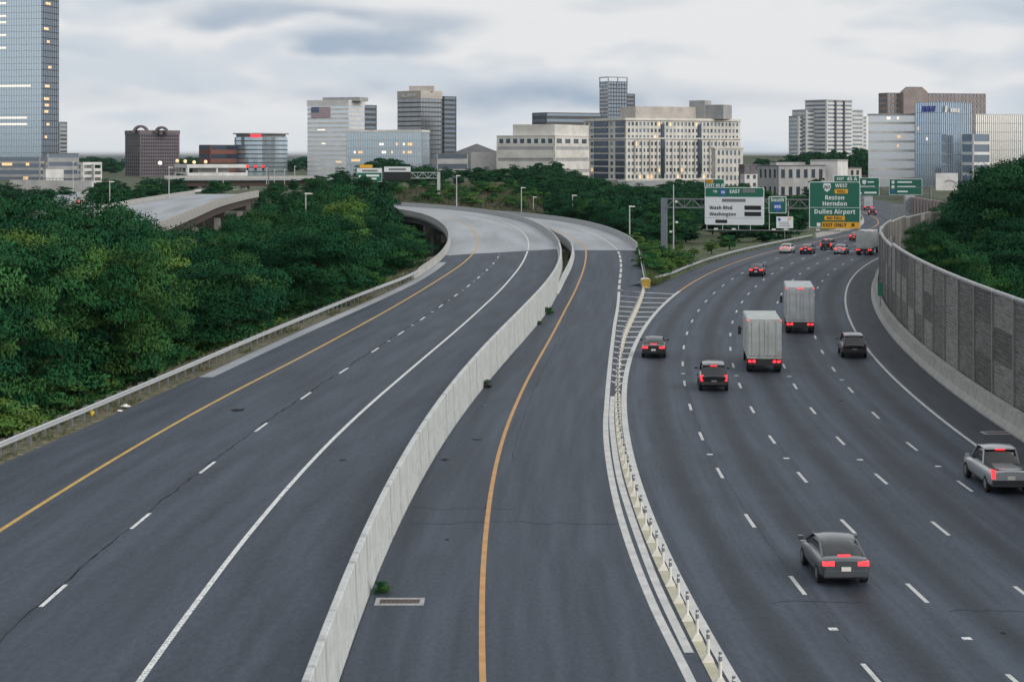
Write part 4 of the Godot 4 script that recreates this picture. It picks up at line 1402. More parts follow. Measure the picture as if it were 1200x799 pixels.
func make_building_materials() -> void:
	var soft := grain_texture(256, 256, 211, 0.05, 0.015, 1.0, 0.05, 0.14, 0.04)
	var v := Vector3(0.03, 0.03, 0.03)
	mats.b_white = textured(lin(0.79, 0.79, 0.79), soft, v, 0.85)
	mats.b_beige = textured(lin(0.74, 0.725, 0.69), soft, v, 0.85)
	mats.b_grey = textured(lin(0.42, 0.425, 0.435), soft, v, 0.85)
	mats.b_mauve = textured(lin(0.20, 0.165, 0.18), soft, v, 0.8)
	mats.b_brick = textured(lin(0.24, 0.10, 0.075), soft, v, 0.9)
	mats.b_dark = textured(lin(0.085, 0.09, 0.10), soft, v, 0.7)
	mats.b_pale = textured(lin(0.78, 0.78, 0.78), soft, v, 0.8)
	mats.b_tan = textured(lin(0.56, 0.52, 0.48), soft, v, 0.85)
	mats.b_roof = textured(lin(0.16, 0.165, 0.175), soft, v, 0.85)
	mats.b_pink = textured(lin(0.36, 0.295, 0.285), soft, v, 0.9)
	mats.g_blue = glass(lin(0.60, 0.71, 0.79))
	mats.g_dark = glass(lin(0.06, 0.085, 0.12), 0.1, 0.6)
	mats.g_mid = glass(lin(0.22, 0.27, 0.33), 0.12, 0.65)
	mats.g_pale = glass(lin(0.78, 0.82, 0.86), 0.15)
	mats.g_tower = glass(lin(0.50, 0.53, 0.56), 0.1, 0.85)
	mats.g_office = glass(lin(0.52, 0.64, 0.77), 0.1, 0.9)
	mats.g_cream_reflection = glass(lin(0.86, 0.84, 0.80), 0.12, 0.9)  # cream of the reflected warm sky painted into the glass colour
	mats.b_stone = textured(lin(0.79, 0.765, 0.72), soft, v, 0.85)
	mats.g_teal = glass(lin(0.22, 0.33, 0.38))
	mats.mullion = plain(lin(0.30, 0.32, 0.34), 0.5, 0.3)
	mats.mullion_dark = plain(lin(0.07, 0.075, 0.085), 0.5, 0.3)
	mats.window_light = glow(Color(1.0, 0.83, 0.62), 0.42)
	mats.window_light_white = glow(Color(1.0, 0.96, 0.90), 0.55)
	mats.red_light = glow(Color(1.0, 0.14, 0.14), 1.0)

# a block by its near corner: left face runs back to the left at angle a, right face back to the right
class Block:
	var corner: Vector3
	var left: Vector3      # unit, from the corner along the left face
	var right: Vector3
	var wl: float
	var wr: float
	var top: float
	var base := -3.0
	func face(side: int) -> Array:   # origin (lower left as seen from outside), direction, outward normal, width
		if side == 0:
			return [corner + left * wl, -left, (-left).cross(Vector3.UP).normalized(), wl]
		return [corner, right, right.cross(Vector3.UP).normalized(), wr]

func block(c_left: float, c_corner: float, c_right: float, row_top: float, d: float, degrees: float, base := -3.0) -> Block:
	var b := Block.new()
	var a := deg_to_rad(degrees)
	b.corner = Vector3((c_corner - 600.0) / 2243.0 * d, 0.0, -d)
	b.left = Vector3(-cos(a), 0, -sin(a))
	b.right = Vector3(sin(a), 0, -cos(a))
	# widths so that the far edges stand at the given columns
	var kl := (c_left - 600.0) / 2243.0
	var kr := (c_right - 600.0) / 2243.0
	b.wl = maxf(0.5, (b.corner.x - kl * d) / (cos(a) + kl * sin(a)))
	var slant := sin(a) - kr * cos(a)
	b.wr = (kr * d - b.corner.x) / slant if slant > 0.03 else 24.0
	b.wr = clampf(b.wr, 8.0, 160.0)
	b.top = 15.5 - (row_top - 180.2) / 2243.0 * d
	b.base = base
	return b

func solid(b: Block, y0: float, y1: float, grow := 0.0) -> Shape:
	var s := Shape.new()
	var c := b.corner - (b.left + b.right) * grow
	var p := [c, c + b.right * (b.wr + 2 * grow), c + b.right * (b.wr + 2 * grow) + b.left * (b.wl + 2 * grow), c + b.left * (b.wl + 2 * grow)]
	for i in 4:
		var q: Vector3 = p[i]
		var r: Vector3 = p[(i + 1) % 4]
		s.quad(q + Vector3(0, y0, 0), r + Vector3(0, y0, 0), r + Vector3(0, y1, 0), q + Vector3(0, y1, 0))
	s.quad(p[0] + Vector3(0, y1, 0), p[1] + Vector3(0, y1, 0), p[2] + Vector3(0, y1, 0), p[3] + Vector3(0, y1, 0))
	return s

# walls with a grid of recessed windows; fills wall (a Shape) and calls pane(x0, x1, y0, y1, row, col, frame) for each opening
func punched(wall: Shape, f: Array, y0: float, y1: float, nx: int, ny: int, fw: float, fh: float, sill: float, pane: Callable, edge := 0.6) -> void:
	var o: Vector3 = f[0]
	var x: Vector3 = f[1]
	var n: Vector3 = f[2]
	var w: float = f[3] - 2.0 * edge
	var cw := w / nx
	var ch := (y1 - y0) / ny
	var P := func(u, y, back): return o + x * u + Vector3(0, y, 0) - n * back
	# piers
	for i in nx + 1:
		var u0 := 0.0 if i == 0 else edge + i * cw - cw * (1.0 - fw) * 0.5
		var u1: float = f[3] if i == nx else edge + i * cw + cw * (1.0 - fw) * 0.5
		wall.quad(P.call(u0, y0, 0), P.call(u1, y0, 0), P.call(u1, y1, 0), P.call(u0, y1, 0))
		wall.quad(P.call(u1, y0, 0), P.call(u1, y0, 0.5), P.call(u1, y1, 0.5), P.call(u1, y1, 0))
		wall.quad(P.call(u0, y0, 0.5), P.call(u0, y0, 0), P.call(u0, y1, 0), P.call(u0, y1, 0.5))
	for j in ny:
		var a := y0 + j * ch
		var b := a + ch * sill
		var c := b + ch * fh
		var e := a + ch
		for q in [[a, b], [c, e]]:
			wall.quad(P.call(edge, q[0], 0.04), P.call(f[3] - edge, q[0], 0.04), P.call(f[3] - edge, q[1], 0.04), P.call(edge, q[1], 0.04))
		wall.quad(P.call(edge, b, 0.04), P.call(f[3] - edge, b, 0.04), P.call(f[3] - edge, b, 0.5), P.call(edge, b, 0.5))
		wall.quad(P.call(edge, c, 0.5), P.call(f[3] - edge, c, 0.5), P.call(f[3] - edge, c, 0.04), P.call(edge, c, 0.04))
		for i in nx:
			var u0 := edge + i * cw + cw * (1.0 - fw) * 0.5
			pane.call(P.call(u0, b, 0.35), x * (cw * fw), c - b, n, j, i)

# a quad of glass in an opening
func pane_quad(s: Shape, p: Vector3, w: Vector3, h: float) -> void:
	s.quad(p, p + w, p + w + Vector3(0, h, 0), p + Vector3(0, h, 0))

# curtain wall: one strip of panes for every floor, each pane tipped a little; bars between
func curtain(o: Node3D, f: Array, y0: float, y1: float, nx: int, ny: int, spandrel: float, g: Material, sp: Material, bars: Material, r: RandomNumberGenerator, lit := [], tip := 0.012, called := "window_band") -> void:
	var x: Vector3 = f[1]
	var n: Vector3 = f[2]
	var w: float = f[3]
	var ch := (y1 - y0) / ny
	var cw := w / nx
	for j in ny:
		var s := Shape.new()
		var a := y0 + j * ch
		for i in nx:
			var p: Vector3 = f[0] + x * (i * cw) + Vector3(0, a + ch * spandrel, 0)
			var t0 := n * r.randf_range(-tip, tip) * cw
			var t1 := n * r.randf_range(-tip, tip) * cw
			var up := Vector3(0, ch * (1.0 - spandrel), 0)
			s.quad(p + t0, p + x * cw + t1, p + x * cw + up + t0, p + up + t1)
		var band := part(called, s, g, o)
		if spandrel > 0.0:
			var q := Shape.new()
			var p: Vector3 = f[0] + Vector3(0, a, 0) + n * 0.06
			q.quad(p, p + x * w, p + x * w + Vector3(0, ch * spandrel, 0), p + Vector3(0, ch * spandrel, 0))
			q.quad(p + Vector3(0, ch * spandrel, 0), p + x * w + Vector3(0, ch * spandrel, 0), p + x * w + Vector3(0, ch * spandrel, 0) - n * 0.2, p + Vector3(0, ch * spandrel, 0) - n * 0.2)
			part("spandrel", q, sp, o)
	if bars != null:
		var b := Shape.new()
		for i in nx + 1:
			var p: Vector3 = f[0] + x * (i * cw) + n * 0.1
			b.box(p + Vector3(0, (y0 + y1) * 0.5, 0), Vector3(0.14, y1 - y0, 0.22), Basis(x, Vector3.UP, n))
		for j in ny + 1:
			b.box(f[0] + x * w * 0.5 + Vector3(0, y0 + j * ch, 0) + n * 0.08, Vector3(w, 0.16, 0.2), Basis(x, Vector3.UP, n))
		var bo := part("mullion_grid", b, bars, o)
		bo.set_meta("kind", "stuff")
	for l in lit:   # floor, first bay, last bay, warm
		var s := Shape.new()
		var p: Vector3 = f[0] + x * (l[1] * cw) + Vector3(0, y0 + (l[0] + spandrel + (1.0 - spandrel) * 0.35) * ch, 0) + n * 0.07
		s.quad(p, p + x * (l[2] - l[1]) * cw * 0.92, p + x * (l[2] - l[1]) * cw * 0.92 + Vector3(0, ch * 0.3, 0), p + Vector3(0, ch * 0.3, 0))
		part("lit_window", s, mats.window_light if l[3] else mats.window_light_white, o)

# stacked bands of stone and glass (ribbon windows): every ribbon its own part
func ribbons(o: Node3D, f: Array, y0: float, y1: float, ny: int, share: float, wall: Material, g: Material, ends := 0.5) -> void:
	var x: Vector3 = f[1]
	var n: Vector3 = f[2]
	var w: float = f[3]
	var ch := (y1 - y0) / ny
	for j in ny:
		var a := y0 + j * ch
		var s := Shape.new()
		s.box(f[0] + x * w * 0.5 + Vector3(0, a + ch * (1 - share) * 0.5, 0) - n * 0.2, Vector3(w, ch * (1 - share), 0.9), Basis(x, Vector3.UP, n))
		part("wall_band", s, wall, o)
		var q := Shape.new()
		var p: Vector3 = f[0] + x * ends + Vector3(0, a + ch * (1 - share), 0)
		pane_quad(q, p, x * (w - 2 * ends), ch * share)
		part("window_band", q, g, o)
	if ends > 0.1:
		for u in [ends * 0.5, w - ends * 0.5]:
			var e := Shape.new()
			e.box(f[0] + x * u + Vector3(0, (y0 + y1) * 0.5, 0) - n * 0.22, Vector3(ends, y1 - y0, 0.92), Basis(x, Vector3.UP, n))
			part("pier", e, wall, o)

func flat_text(txt: String, height: float, m: Material, parent: Node3D, at: Vector3, basis: Basis, called := "lettering", bold := true) -> MeshInstance3D:
	var t := TextMesh.new()
	t.text = txt
	var f := SystemFont.new()
	f.font_names = PackedStringArray(["Droid Sans"])
	f.font_weight = 700 if bold else 400
	t.font = f
	t.font_size = 64
	t.pixel_size = height / 46.0
	t.depth = height * 0.06
	t.curve_step = 6.0
	return part(called, t, m, parent, Transform3D(basis, at))

func face_basis(f: Array) -> Basis:
	return Basis(f[1], Vector3.UP, f[2])

func make_buildings() -> void:
	make_building_materials()
	var r := RandomNumberGenerator.new()
	r.seed = 4242
	# ---- the tall glass tower at the left edge
	var b := block(-62, 48, 68, -46, 1250, 14)
	var o := thing("glass_tower", "tall blue glass office tower cut off by the picture's top left corner", "building")
	part("core", solid(b, 0.0, b.top, -0.6), mats.b_dark, o)
	var lit := []
	for q in [[11, 6, 23, false], [5, 0, 22, false], [6, 0, 22, false], [19, 9, 12, false], [21, 9, 12, false], [22, 9, 12, false], [24, 9, 12, false], [26, 9, 12, false], [17, 9, 12, false], [28, 20, 24, false]]:
		lit.append([q[0], q[1] + 12, mini(q[2] + 12, 36), q[3]])
	curtain(o, b.face(0), 12.0, b.top, 38, 31, 0.0, mats.g_blue, mats.g_dark, mats.mullion, r, lit, 0.006)
	lit = []
	for j in range(3, 31):
		lit.append([j, r.randi_range(0, 1), r.randi_range(3, 5), true])
	curtain(o, b.face(1), 12.0, b.top, 8, 31, 0.12, mats.g_mid, mats.b_dark, mats.mullion_dark, r, [])
	for l in lit:
		if r.randf() < 0.38:
			var f: Array = b.face(1)
			var s := Shape.new()
			var p: Vector3 = f[0] + f[1] * f[3] * (0.12 + 0.3 * r.randf()) + Vector3(0, 12.0 + (l[0] + 0.3) * (b.top - 12.0) / 31, 0) + f[2] * 0.09
			pane_quad(s, p, f[1] * f[3] * r.randf_range(0.12, 0.3), 1.6)
			part("lit_window", s, mats.window_light, o)
	# podium of the tower
	b = block(-62, 46, 70, 184, 1190, 10)
	o = thing("tower_podium", "low dark glass podium with warm lit windows below the tall glass tower", "building")
	part("core", solid(b, b.base, b.top, -0.5), mats.b_dark, o)
	ribbons(o, b.face(0), b.base, b.top, 4, 0.62, mats.b_grey, mats.g_mid)
	ribbons(o, b.face(1), b.base, b.top, 4, 0.62, mats.b_grey, mats.g_mid)
	for q in [[6, 14, 8.2], [30, 34, 8.2], [27, 33, -0.5], [2, 9, 8.2]]:
		var f: Array = b.face(0)
		var s := Shape.new()
		pane_quad(s, f[0] + f[1] * ((q[0] + 62) / 108.0 * f[3]) + Vector3(0, q[2], 0) + f[2] * 0.35, f[1] * ((q[1] - q[0]) / 108.0 * f[3]), 1.7)
		part("lit_window", s, mats.window_light, o)
	office("slim_block", "slim grey block peeping out behind the tall glass tower", block(60, 69, 75, 143, 1400, 30), 14, "ribbon", mats.b_grey, mats.g_mid)
	office("grey_hall", "long grey metal-clad hall right of the tower podium", block(52, 55, 92, 180, 1080, 70), 4, "ribbon", mats.b_grey, mats.g_mid)
	open_deck(thing("parking_deck", "small open parking deck right of the grey hall", "building"), block(90, 96, 119, 190, 1060, 40), 4, mats.b_pale)
	office("white_kiosk", "white box building in front of the grey metal hall", block(50, 53, 74, 197, 900, 60), 1, "plain", mats.b_pale, mats.g_dark)
	# ---- mauve block with two round roof rings
	b = block(146, 163, 210, 152.5, 1400, 60)
	o = thing("mauve_block", "mauve brown office block with two round arches on its roof", "building")
	part("core", solid(b, b.base, b.top - 0.5, -0.4), mats.b_mauve, o)
	for side in 2:
		var f: Array = b.face(side)
		var wl := Shape.new()
		var gl := {}
		punched(wl, f, b.base, b.top - 3.0, 16 if side == 1 else 7, 13, 0.62, 0.55, 0.25, func(p, w, h, _n, j, _i):
			if not gl.has(j):
				gl[j] = Shape.new()
			pane_quad(gl[j], p, w, h), 1.0)
		part("wall", wl, mats.b_mauve, o)
		for j in gl:
			part("window_row", gl[j], mats.g_dark, o)
	part("parapet", solid(b, b.top - 3.0, b.top, 0.25), mats.b_mauve, o)
	for q in [[164.5, 8.2], [189.0, 7.4]]:
		var ring := Shape.new()
		var c := Vector3((q[0] - 600.0) / 2243.0 * 1406.0, b.top - 2.0, -1406.0)
		for i in 24:
			var a0 := PI * i / 24.0 - 0.1
			var a1 := PI * (i + 1) / 24.0 - 0.1
			ring.bar(c + Vector3(cos(a0), sin(a0), 0) * (q[1] - 3.3), c + Vector3(cos(a1), sin(a1), 0) * (q[1] - 3.3), 6.0, 1.7)
		part("roof_arch", ring, mats.b_mauve, o)
		var hub := Shape.new()
		hub.tube(c + Vector3(0, 0, -2), c + Vector3(0, 0, 2), 1.4, 1.4, 12)
		part("arch_hub", hub, mats.b_mauve, o)
	# ---- garage, brick block and round glass block
	office("brick_block", "low red brick and grey block beside the round glass building", block(233, 246, 279, 170, 1300, 40), 4, "ribbon", mats.b_brick, mats.g_dark)
	b = block(204, 218, 290, 192.5, 800, 68)
	o = thing("parking_garage", "white open parking garage with warm lit top deck behind the flyover", "building")
	open_deck(o, b, 4, mats.b_pale)
	for q in [[207, 188.5], [216.5, 189], [227, 190], [240.5, 189.5]]:
		lamp_ball("garage_lamp", "warm deck lamp on the roof of the white parking garage", q[0], q[1], 812.0, b.top, mats.window_light, 0.75)
	lamp_ball("pylon_lamp", "pinkish white lamp on a mast left of the parking garage", 187, 191, 812.0, 0.0, mats.window_light_white, 0.9)
	var c := Vector3((305.5 - 600.0) / 2243.0 * 1330.0, 0, -1330.0)
	o = thing("round_block", "round blue glass office building with a flat overhanging roof", "building", c)
	var rad := 31.5 / 2243.0 * 1310.0
	var tp := 15.5 - (160.5 - 180.2) / 2243.0 * 1312.0
	for j in 10:
		var s := Shape.new()
		var sp := Shape.new()
		var y0 := -3.0 + (tp + 3.0) * j / 10.0
		var y1 := -3.0 + (tp + 3.0) * (j + 1) / 10.0
		for i in 36:
			var a0 := TAU * i / 36.0
			var a1 := TAU * (i + 1) / 36.0
			var e0 := Vector3(sin(a0), 0, cos(a0)) * rad
			var e1 := Vector3(sin(a1), 0, cos(a1)) * rad
			s.quad(e0 + Vector3(0, y0 + 0.7, 0), e1 + Vector3(0, y0 + 0.7, 0), e1 + Vector3(0, y1, 0), e0 + Vector3(0, y1, 0))
			sp.quad(e0 * 1.004 + Vector3(0, y0, 0), e1 * 1.004 + Vector3(0, y0, 0), e1 * 1.004 + Vector3(0, y0 + 0.7, 0), e0 * 1.004 + Vector3(0, y0 + 0.7, 0))
		part("window_band", s, mats.g_blue, o)
		part("spandrel", sp, mats.mullion_dark, o)
	var rf := Shape.new()
	rf.tube(Vector3(0, tp, 0), Vector3(0, tp + 2.2, 0), rad * 0.93, rad * 0.93, 36)
	rf.tube(Vector3(0, tp + 2.0, 0), Vector3(0, tp + 2.8, 0), rad * 1.05, rad * 1.05, 36)
	part("roof", rf, mats.b_grey, o)
	var sg := Shape.new()
	sg.box(Vector3(-1.0, tp + 1.0, rad * 1.02), Vector3(7.5, 2.4, 0.4))
	part("red_sign", sg, glow(Color(1.0, 0.25, 0.30), 0.55), o)
	# ---- pale tower with the flag banner
	b = block(360, 408, 427, 117, 1180, 22)
	o = thing("pale_tower", "pale grey office tower with a large flag banner near its top", "building")
	part("core", solid(b, b.base, b.top - 0.5, -0.5), mats.b_grey, o)
	curtain(o, b.face(0), b.base, b.top - 3.5, 20, 17, 0.42, mats.g_pale, mats.b_white, null, r, [[11, 5, 9, false], [8, 7, 9, false], [4, 14, 17, true]])
	curtain(o, b.face(1), b.base, b.top - 3.5, 8, 17, 0.42, mats.g_pale, mats.b_white, null, r)
	part("parapet", solid(b, b.top - 3.5, b.top, 0.3), mats.b_white, o)
	var f0: Array = b.face(0)
	var ph := Shape.new()
	ph.box(f0[0] + f0[1] * f0[3] * 0.75 - f0[2] * 10.0 + Vector3(0, b.top + 0.6, 0), Vector3(f0[3] * 0.9, 2.4, 12.0), face_basis(f0))
	part("roof_box", ph, mats.b_grey, o)
	flag(o, f0, b.top)
	# dark glazed part behind it
	office("dark_annex", "dark glazed annex with floor bands right of the pale tower", block(405, 420, 441, 123, 1210, 35), 15, "ribbon", mats.b_dark, mats.g_mid)
	# ---- low blue glass block in front
	b = block(406, 494, 503, 152, 1020, 10)
	o = thing("blue_block", "long low blue glass office block with a white roof edge", "building")
	part("core", solid(b, b.base, b.top - 0.6, -0.5), mats.b_dark, o)
	lit = []
	for i in 16:
		var u := r.randi_range(2, 27)
		lit.append([r.randi_range(2, 5), u, u + r.randi_range(1, 2), r.randf() < 0.5])
	curtain(o, b.face(0), b.base, b.top - 1.2, 32, 7, 0.0, mats.g_blue, mats.g_dark, mats.mullion, r, lit)
	curtain(o, b.face(1), b.base, b.top - 1.2, 6, 7, 0.0, mats.g_blue, mats.g_dark, mats.mullion, r)
	part("roof_edge", solid(b, b.top - 1.2, b.top, 0.3), mats.b_pale, o)
	# ---- tall tower with a warm face
	b = block(466, 493, 517.5, 106, 1240, 42)
	o = thing("banded_tower", "tall glazed office tower with a tan crown band and a white sign", "building")
	part("core", solid(b, b.base, b.top - 0.5, -0.5), mats.b_dark, o)
	curtain(o, b.face(0), b.base, b.top - 5.0, 20, 18, 0.24, mats.g_tower, mats.b_dark, mats.mullion_dark, r)
	curtain(o, b.face(1), b.base, b.top - 5.0, 14, 18, 0.24, mats.g_tower, mats.b_dark, mats.mullion_dark, r)
	part("crown_band", solid(b, b.top - 5.0, b.top, 0.3), mats.b_tan, o)
	f0 = b.face(0)
	var lg := Shape.new()
	lg.prism(PackedVector2Array([Vector2(0, 1.4), Vector2(1.3, 0), Vector2(4.4, 0.3), Vector2(2.2, 1.3), Vector2(1.4, 2.9)]), 0.0, 0.3, face_basis(f0), f0[0] + f0[1] * 4.0 + f0[2] * 0.4 + Vector3(0, b.top - 4.3, 0))
	part("sign_mark", lg, mats.b_pale, o)
	for i in 4:
		var lt := Shape.new()
		lt.box(f0[0] + f0[1] * (10.0 + i * 1.9) + f0[2] * 0.45 + Vector3(0, b.top - 2.9, 0), Vector3(1.3, 1.8, 0.3), face_basis(f0))
		part("sign_letter", lt, mats.b_pale, o)
	var bx := Shape.new()
	bx.box(b.corner + b.left * 8.0 + b.right * 9.0 + Vector3(0, b.top + 1.4, 0), Vector3(16, 3.6, 12))
	part("roof_box", bx, mats.b_tan, o)
	office("tower_wing", "grey glazed wing standing right behind the tower with the tan crown", block(500, 520, 534.5, 113, 1270, 40), 18, "ribbon", mats.b_dark, mats.g_mid)
	office("low_grey_block", "low grey block between the banded tower and the beige offices", block(505, 512, 548, 180, 1150, 66), 3, "ribbon", mats.b_grey, mats.g_mid)
	# ---- low hall with a hipped roof
	b = block(533, 552, 584, 178, 1180, 45)
	o = thing("hipped_hall", "low grey hall with a dark hipped roof left of the beige offices", "building")
	part("wall", solid(b, b.base, b.top), mats.b_grey, o)
	var hp := Shape.new()
	var q4 := [b.corner, b.corner + b.right * b.wr, b.corner + b.right * b.wr + b.left * b.wl, b.corner + b.left * b.wl]
	var apex: Vector3 = (q4[0] + q4[2]) * 0.5 + Vector3(0, b.top + 5.2, 0)
	for i in 4:
		hp.tri(q4[i] + Vector3(0, b.top, 0), q4[(i + 1) % 4] + Vector3(0, b.top, 0), apex)
	part("roof", hp, mats.b_roof, o)
	# ---- beige offices
	b = block(582, 650, 690, 158.5, 900, 24)
	o = thing("beige_offices", "beige concrete office building with a row of dark windows under its stepped top", "building")
	part("core", solid(b, b.base, b.top - 0.5, -1.0), mats.b_dark, o)
	for side in 2:
		var f: Array = b.face(side)
		var h1 := b.top - 5.2
		ribbons(o, f, b.base, h1, 4, 0.3, mats.b_beige, mats.b_grey, 0.6)
		var wl := Shape.new()
		var rows := []
		punched(wl, f, h1, b.top, 8 if side == 0 else 4, 1, 0.62, 0.42, 0.28, func(p, w, h, _n, _j, _i): rows.append([p, w, h]), 0.5)
		part("wall", wl, mats.b_beige, o)
		for q in rows:
			var s := Shape.new()
			pane_quad(s, q[0], q[1], q[2])
			part("window", s, mats.g_dark, o)
	part("roof_slab", solid(b, b.top - 0.2, b.top, 0.2), mats.b_beige, o)
	var b2 := block(601, 650, 690, 145.5, 903, 24)
	part("upper_storey", solid(b2, b.top - 0.2, b2.top), mats.b_beige, o)
	# ---- dark glass blocks behind
	office("dark_glass_row", "long dark glazed block behind the beige offices", block(624, 640, 705, 132, 1150, 60), 12, "ribbon", mats.b_dark, mats.g_mid)
	b = block(703, 713, 735, 94, 1180, 60)
	o = thing("slender_tower", "slender dark blue apartment tower behind the white offices", "building")
	part("core", solid(b, b.base, b.top - 0.6, -0.4), mats.b_dark, o)
	curtain(o, b.face(0), b.base, b.top - 0.6, 3, 27, 0.3, mats.g_mid, mats.b_pale, mats.b_pale, r)
	curtain(o, b.face(1), b.base, b.top - 0.6, 7, 27, 0.25, mats.g_mid, mats.b_dark, mats.mullion_dark, r)
	var fr := Shape.new()
	for e in [b.corner, b.corner + b.right * b.wr, b.corner + b.left * b.wl, b.corner + b.right * b.wr * 0.5]:
		fr.box(e + Vector3(0, b.top - 1.0, 0), Vector3(0.7, 6.0, 0.7))
	fr.bar(b.corner + Vector3(0, b.top + 2, 0), b.corner + b.right * b.wr + Vector3(0, b.top + 2, 0), 0.6, 0.6)
	fr.bar(b.corner + Vector3(0, b.top + 2, 0), b.corner + b.left * b.wl + Vector3(0, b.top + 2, 0), 0.6, 0.6)
	part("roof_frame", fr, mats.b_grey, o)
	office("tower_annex", "narrow dark annex right of the slender apartment tower", block(728, 734, 740.5, 110, 1195, 45), 22, "ribbon", mats.b_dark, mats.g_mid)
	white_offices(r)
	# ---- low blocks between
	office("white_terrace", "small white block with square windows right of the white offices", block(868, 872, 888, 203, 820, 60), 3, "punched", mats.b_pale, mats.g_mid)
	office("rowhouse_block", "dark red and white apartment row below the wooded ridge", block(866, 872, 892, 193, 860, 60), 4, "punched", mats.b_mauve, mats.g_mid)
	office("grey_school", "low grey school-like building with pale upper boxes behind the green signs", block(888, 912, 968, 194, 760, 62), 2, "punched", mats.b_grey, mats.g_dark)
	office("pale_box", "pale metal box storey on top of the low grey building", block(903, 910, 944, 190.5, 775, 64), 1, "plain", mats.b_pale, mats.g_dark)
	office("cream_box", "cream coloured box building right of the low grey building", block(950, 982, 994, 187.5, 772, 22), 1, "plain", mats.b_pale, mats.g_dark)
	office("tan_block", "low tan block with two floors beside the cream box", block(960, 975, 1010, 197, 800, 55), 3, "punched", mats.b_tan, mats.g_dark)
	# ---- stepped tower on the ridge
	o = thing("stepped_tower", "stepped grey office tower with pale horizontal bands above the wooded ridge", "building")
	for q in [[925, 936, 1016, 136.5, 13, 64], [929, 945, 1012, 129, 14, 66], [944, 969, 999, 117.5, 17, 52]]:
		var bb := block(q[0], q[1], q[2], q[3], 1260.0 - q[4] * 2.0, q[5], 6.0)
		part("core", solid(bb, bb.base, bb.top - 0.4, -0.4), mats.b_dark, o)
		for side in 2:
			ribbons(o, bb.face(side), bb.base, bb.top, q[4], 0.45, mats.b_white, mats.g_mid, 0.8)
		var fin := Shape.new()
		var f: Array = bb.face(1)
		for u in [0.33, 0.66]:
			fin.box(f[0] + f[1] * f[3] * u + Vector3(0, (bb.base + bb.top) * 0.5, 0) + f[2] * 0.2, Vector3(1.4, bb.top - bb.base, 1.2), face_basis(f))
		part("shaft", fin, mats.b_dark, o)
		part("roof", solid(bb, bb.top - 0.4, bb.top + 0.5, 0.15), mats.b_grey, o)
	# ---- gabled hotel behind
	b = block(1030, 1040, 1156, 108.5, 1500, 74)
	o = thing("gabled_hotel", "brown grey high-rise with a gabled roof behind the right glass offices", "building")
	part("core", solid(b, b.base, b.top - 0.4, -0.5), mats.b_mauve, o)
	for side in 2:
		var f: Array = b.face(side)
		var wl := Shape.new()
		var gl := {}
		punched(wl, f, b.base, b.top, 26 if side == 1 else 5, 16, 0.5, 0.5, 0.28, func(p, w, h, _n, j, _i):
			if not gl.has(j):
				gl[j] = Shape.new()
			pane_quad(gl[j], p, w, h), 0.8)
		part("wall", wl, mats.b_pink, o)
		for j in gl:
			part("window_row", gl[j], mats.g_mid, o)
	f0 = b.face(1)
	var gb := Shape.new()
	gb.prism(PackedVector2Array([Vector2(-10.5, -26.0), Vector2(10.5, -26.0), Vector2(10.5, 0.5), Vector2(5.5, 4.6), Vector2(-5.5, 4.6), Vector2(-10.5, 0.5)]), 0.0, 6.0, face_basis(f0), f0[0] + f0[1] * f0[3] * 0.25 + Vector3(0, b.top, 0))
	part("gable", gb, mats.b_pink, o)
	# ---- right glass offices
	glass_offices(r)
	ribbed_wall()

func office(called: String, label: String, b: Block, floors: int, style: String, wall: Material, g: Material) -> Node3D:
	var o := thing(called, label, "building")
	if style == "plain":
		part("wall", solid(b, b.base, b.top), wall, o)
		part("coping", solid(b, b.top - 0.5, b.top + 0.15, 0.12), mats.b_grey, o)
		return o
	part("core", solid(b, b.base, b.top - 0.4, -0.8), mats.b_dark, o)
	for side in 2:
		if style == "ribbon":
			ribbons(o, b.face(side), b.base, b.top, floors, 0.5, wall, g)
		else:
			var wl := Shape.new()
			var gl := {}
			var f: Array = b.face(side)
			punched(wl, f, b.base, b.top, maxi(2, int(f[3] / 3.4)), floors, 0.5, 0.5, 0.28, func(p, w, h, _n, j, _i):
				if not gl.has(j):
					gl[j] = Shape.new()
				pane_quad(gl[j], p, w, h))
			part("wall", wl, wall, o)
			for j in gl:
				part("window_row", gl[j], g, o)
	part("roof", solid(b, b.top - 0.3, b.top + 0.25, 0.1), mats.b_roof, o)
	return o

# floors, parapets and columns of a garage that is open between them
func open_deck(o: Node3D, b: Block, floors: int, m: Material) -> void:
	var ch := (b.top - b.base) / floors
	for j in floors + 1:
		var y := b.base + j * ch
		part("floor_slab", solid(b, y - 1.5, y - 1.1, -0.3), m, o)
	for side in 2:
		var f: Array = b.face(side)
		for j in floors:
			var s := Shape.new()
			s.box(f[0] + f[1] * f[3] * 0.5 + Vector3(0, b.base + (j + 1) * ch - 0.75, 0) - f[2] * 0.15, Vector3(f[3], 1.5, 0.3), face_basis(f))
			part("parapet", s, m, o)
		var k := maxi(2, int(f[3] / 9.0))
		for i in k + 1:
			var c := Shape.new()
			c.box(f[0] + f[1] * f[3] * clampf(float(i) / k, 0.01, 0.99) + Vector3(0, (b.base + b.top) * 0.5 - 0.8, 0) - f[2] * 0.75, Vector3(0.7, b.top - b.base - 1.5, 0.7), face_basis(f))
			part("column", c, m, o)
	# inner wall of the ramps
	part("stair_core", solid(b, b.base, b.top - 1.0, -6.5), m, o)

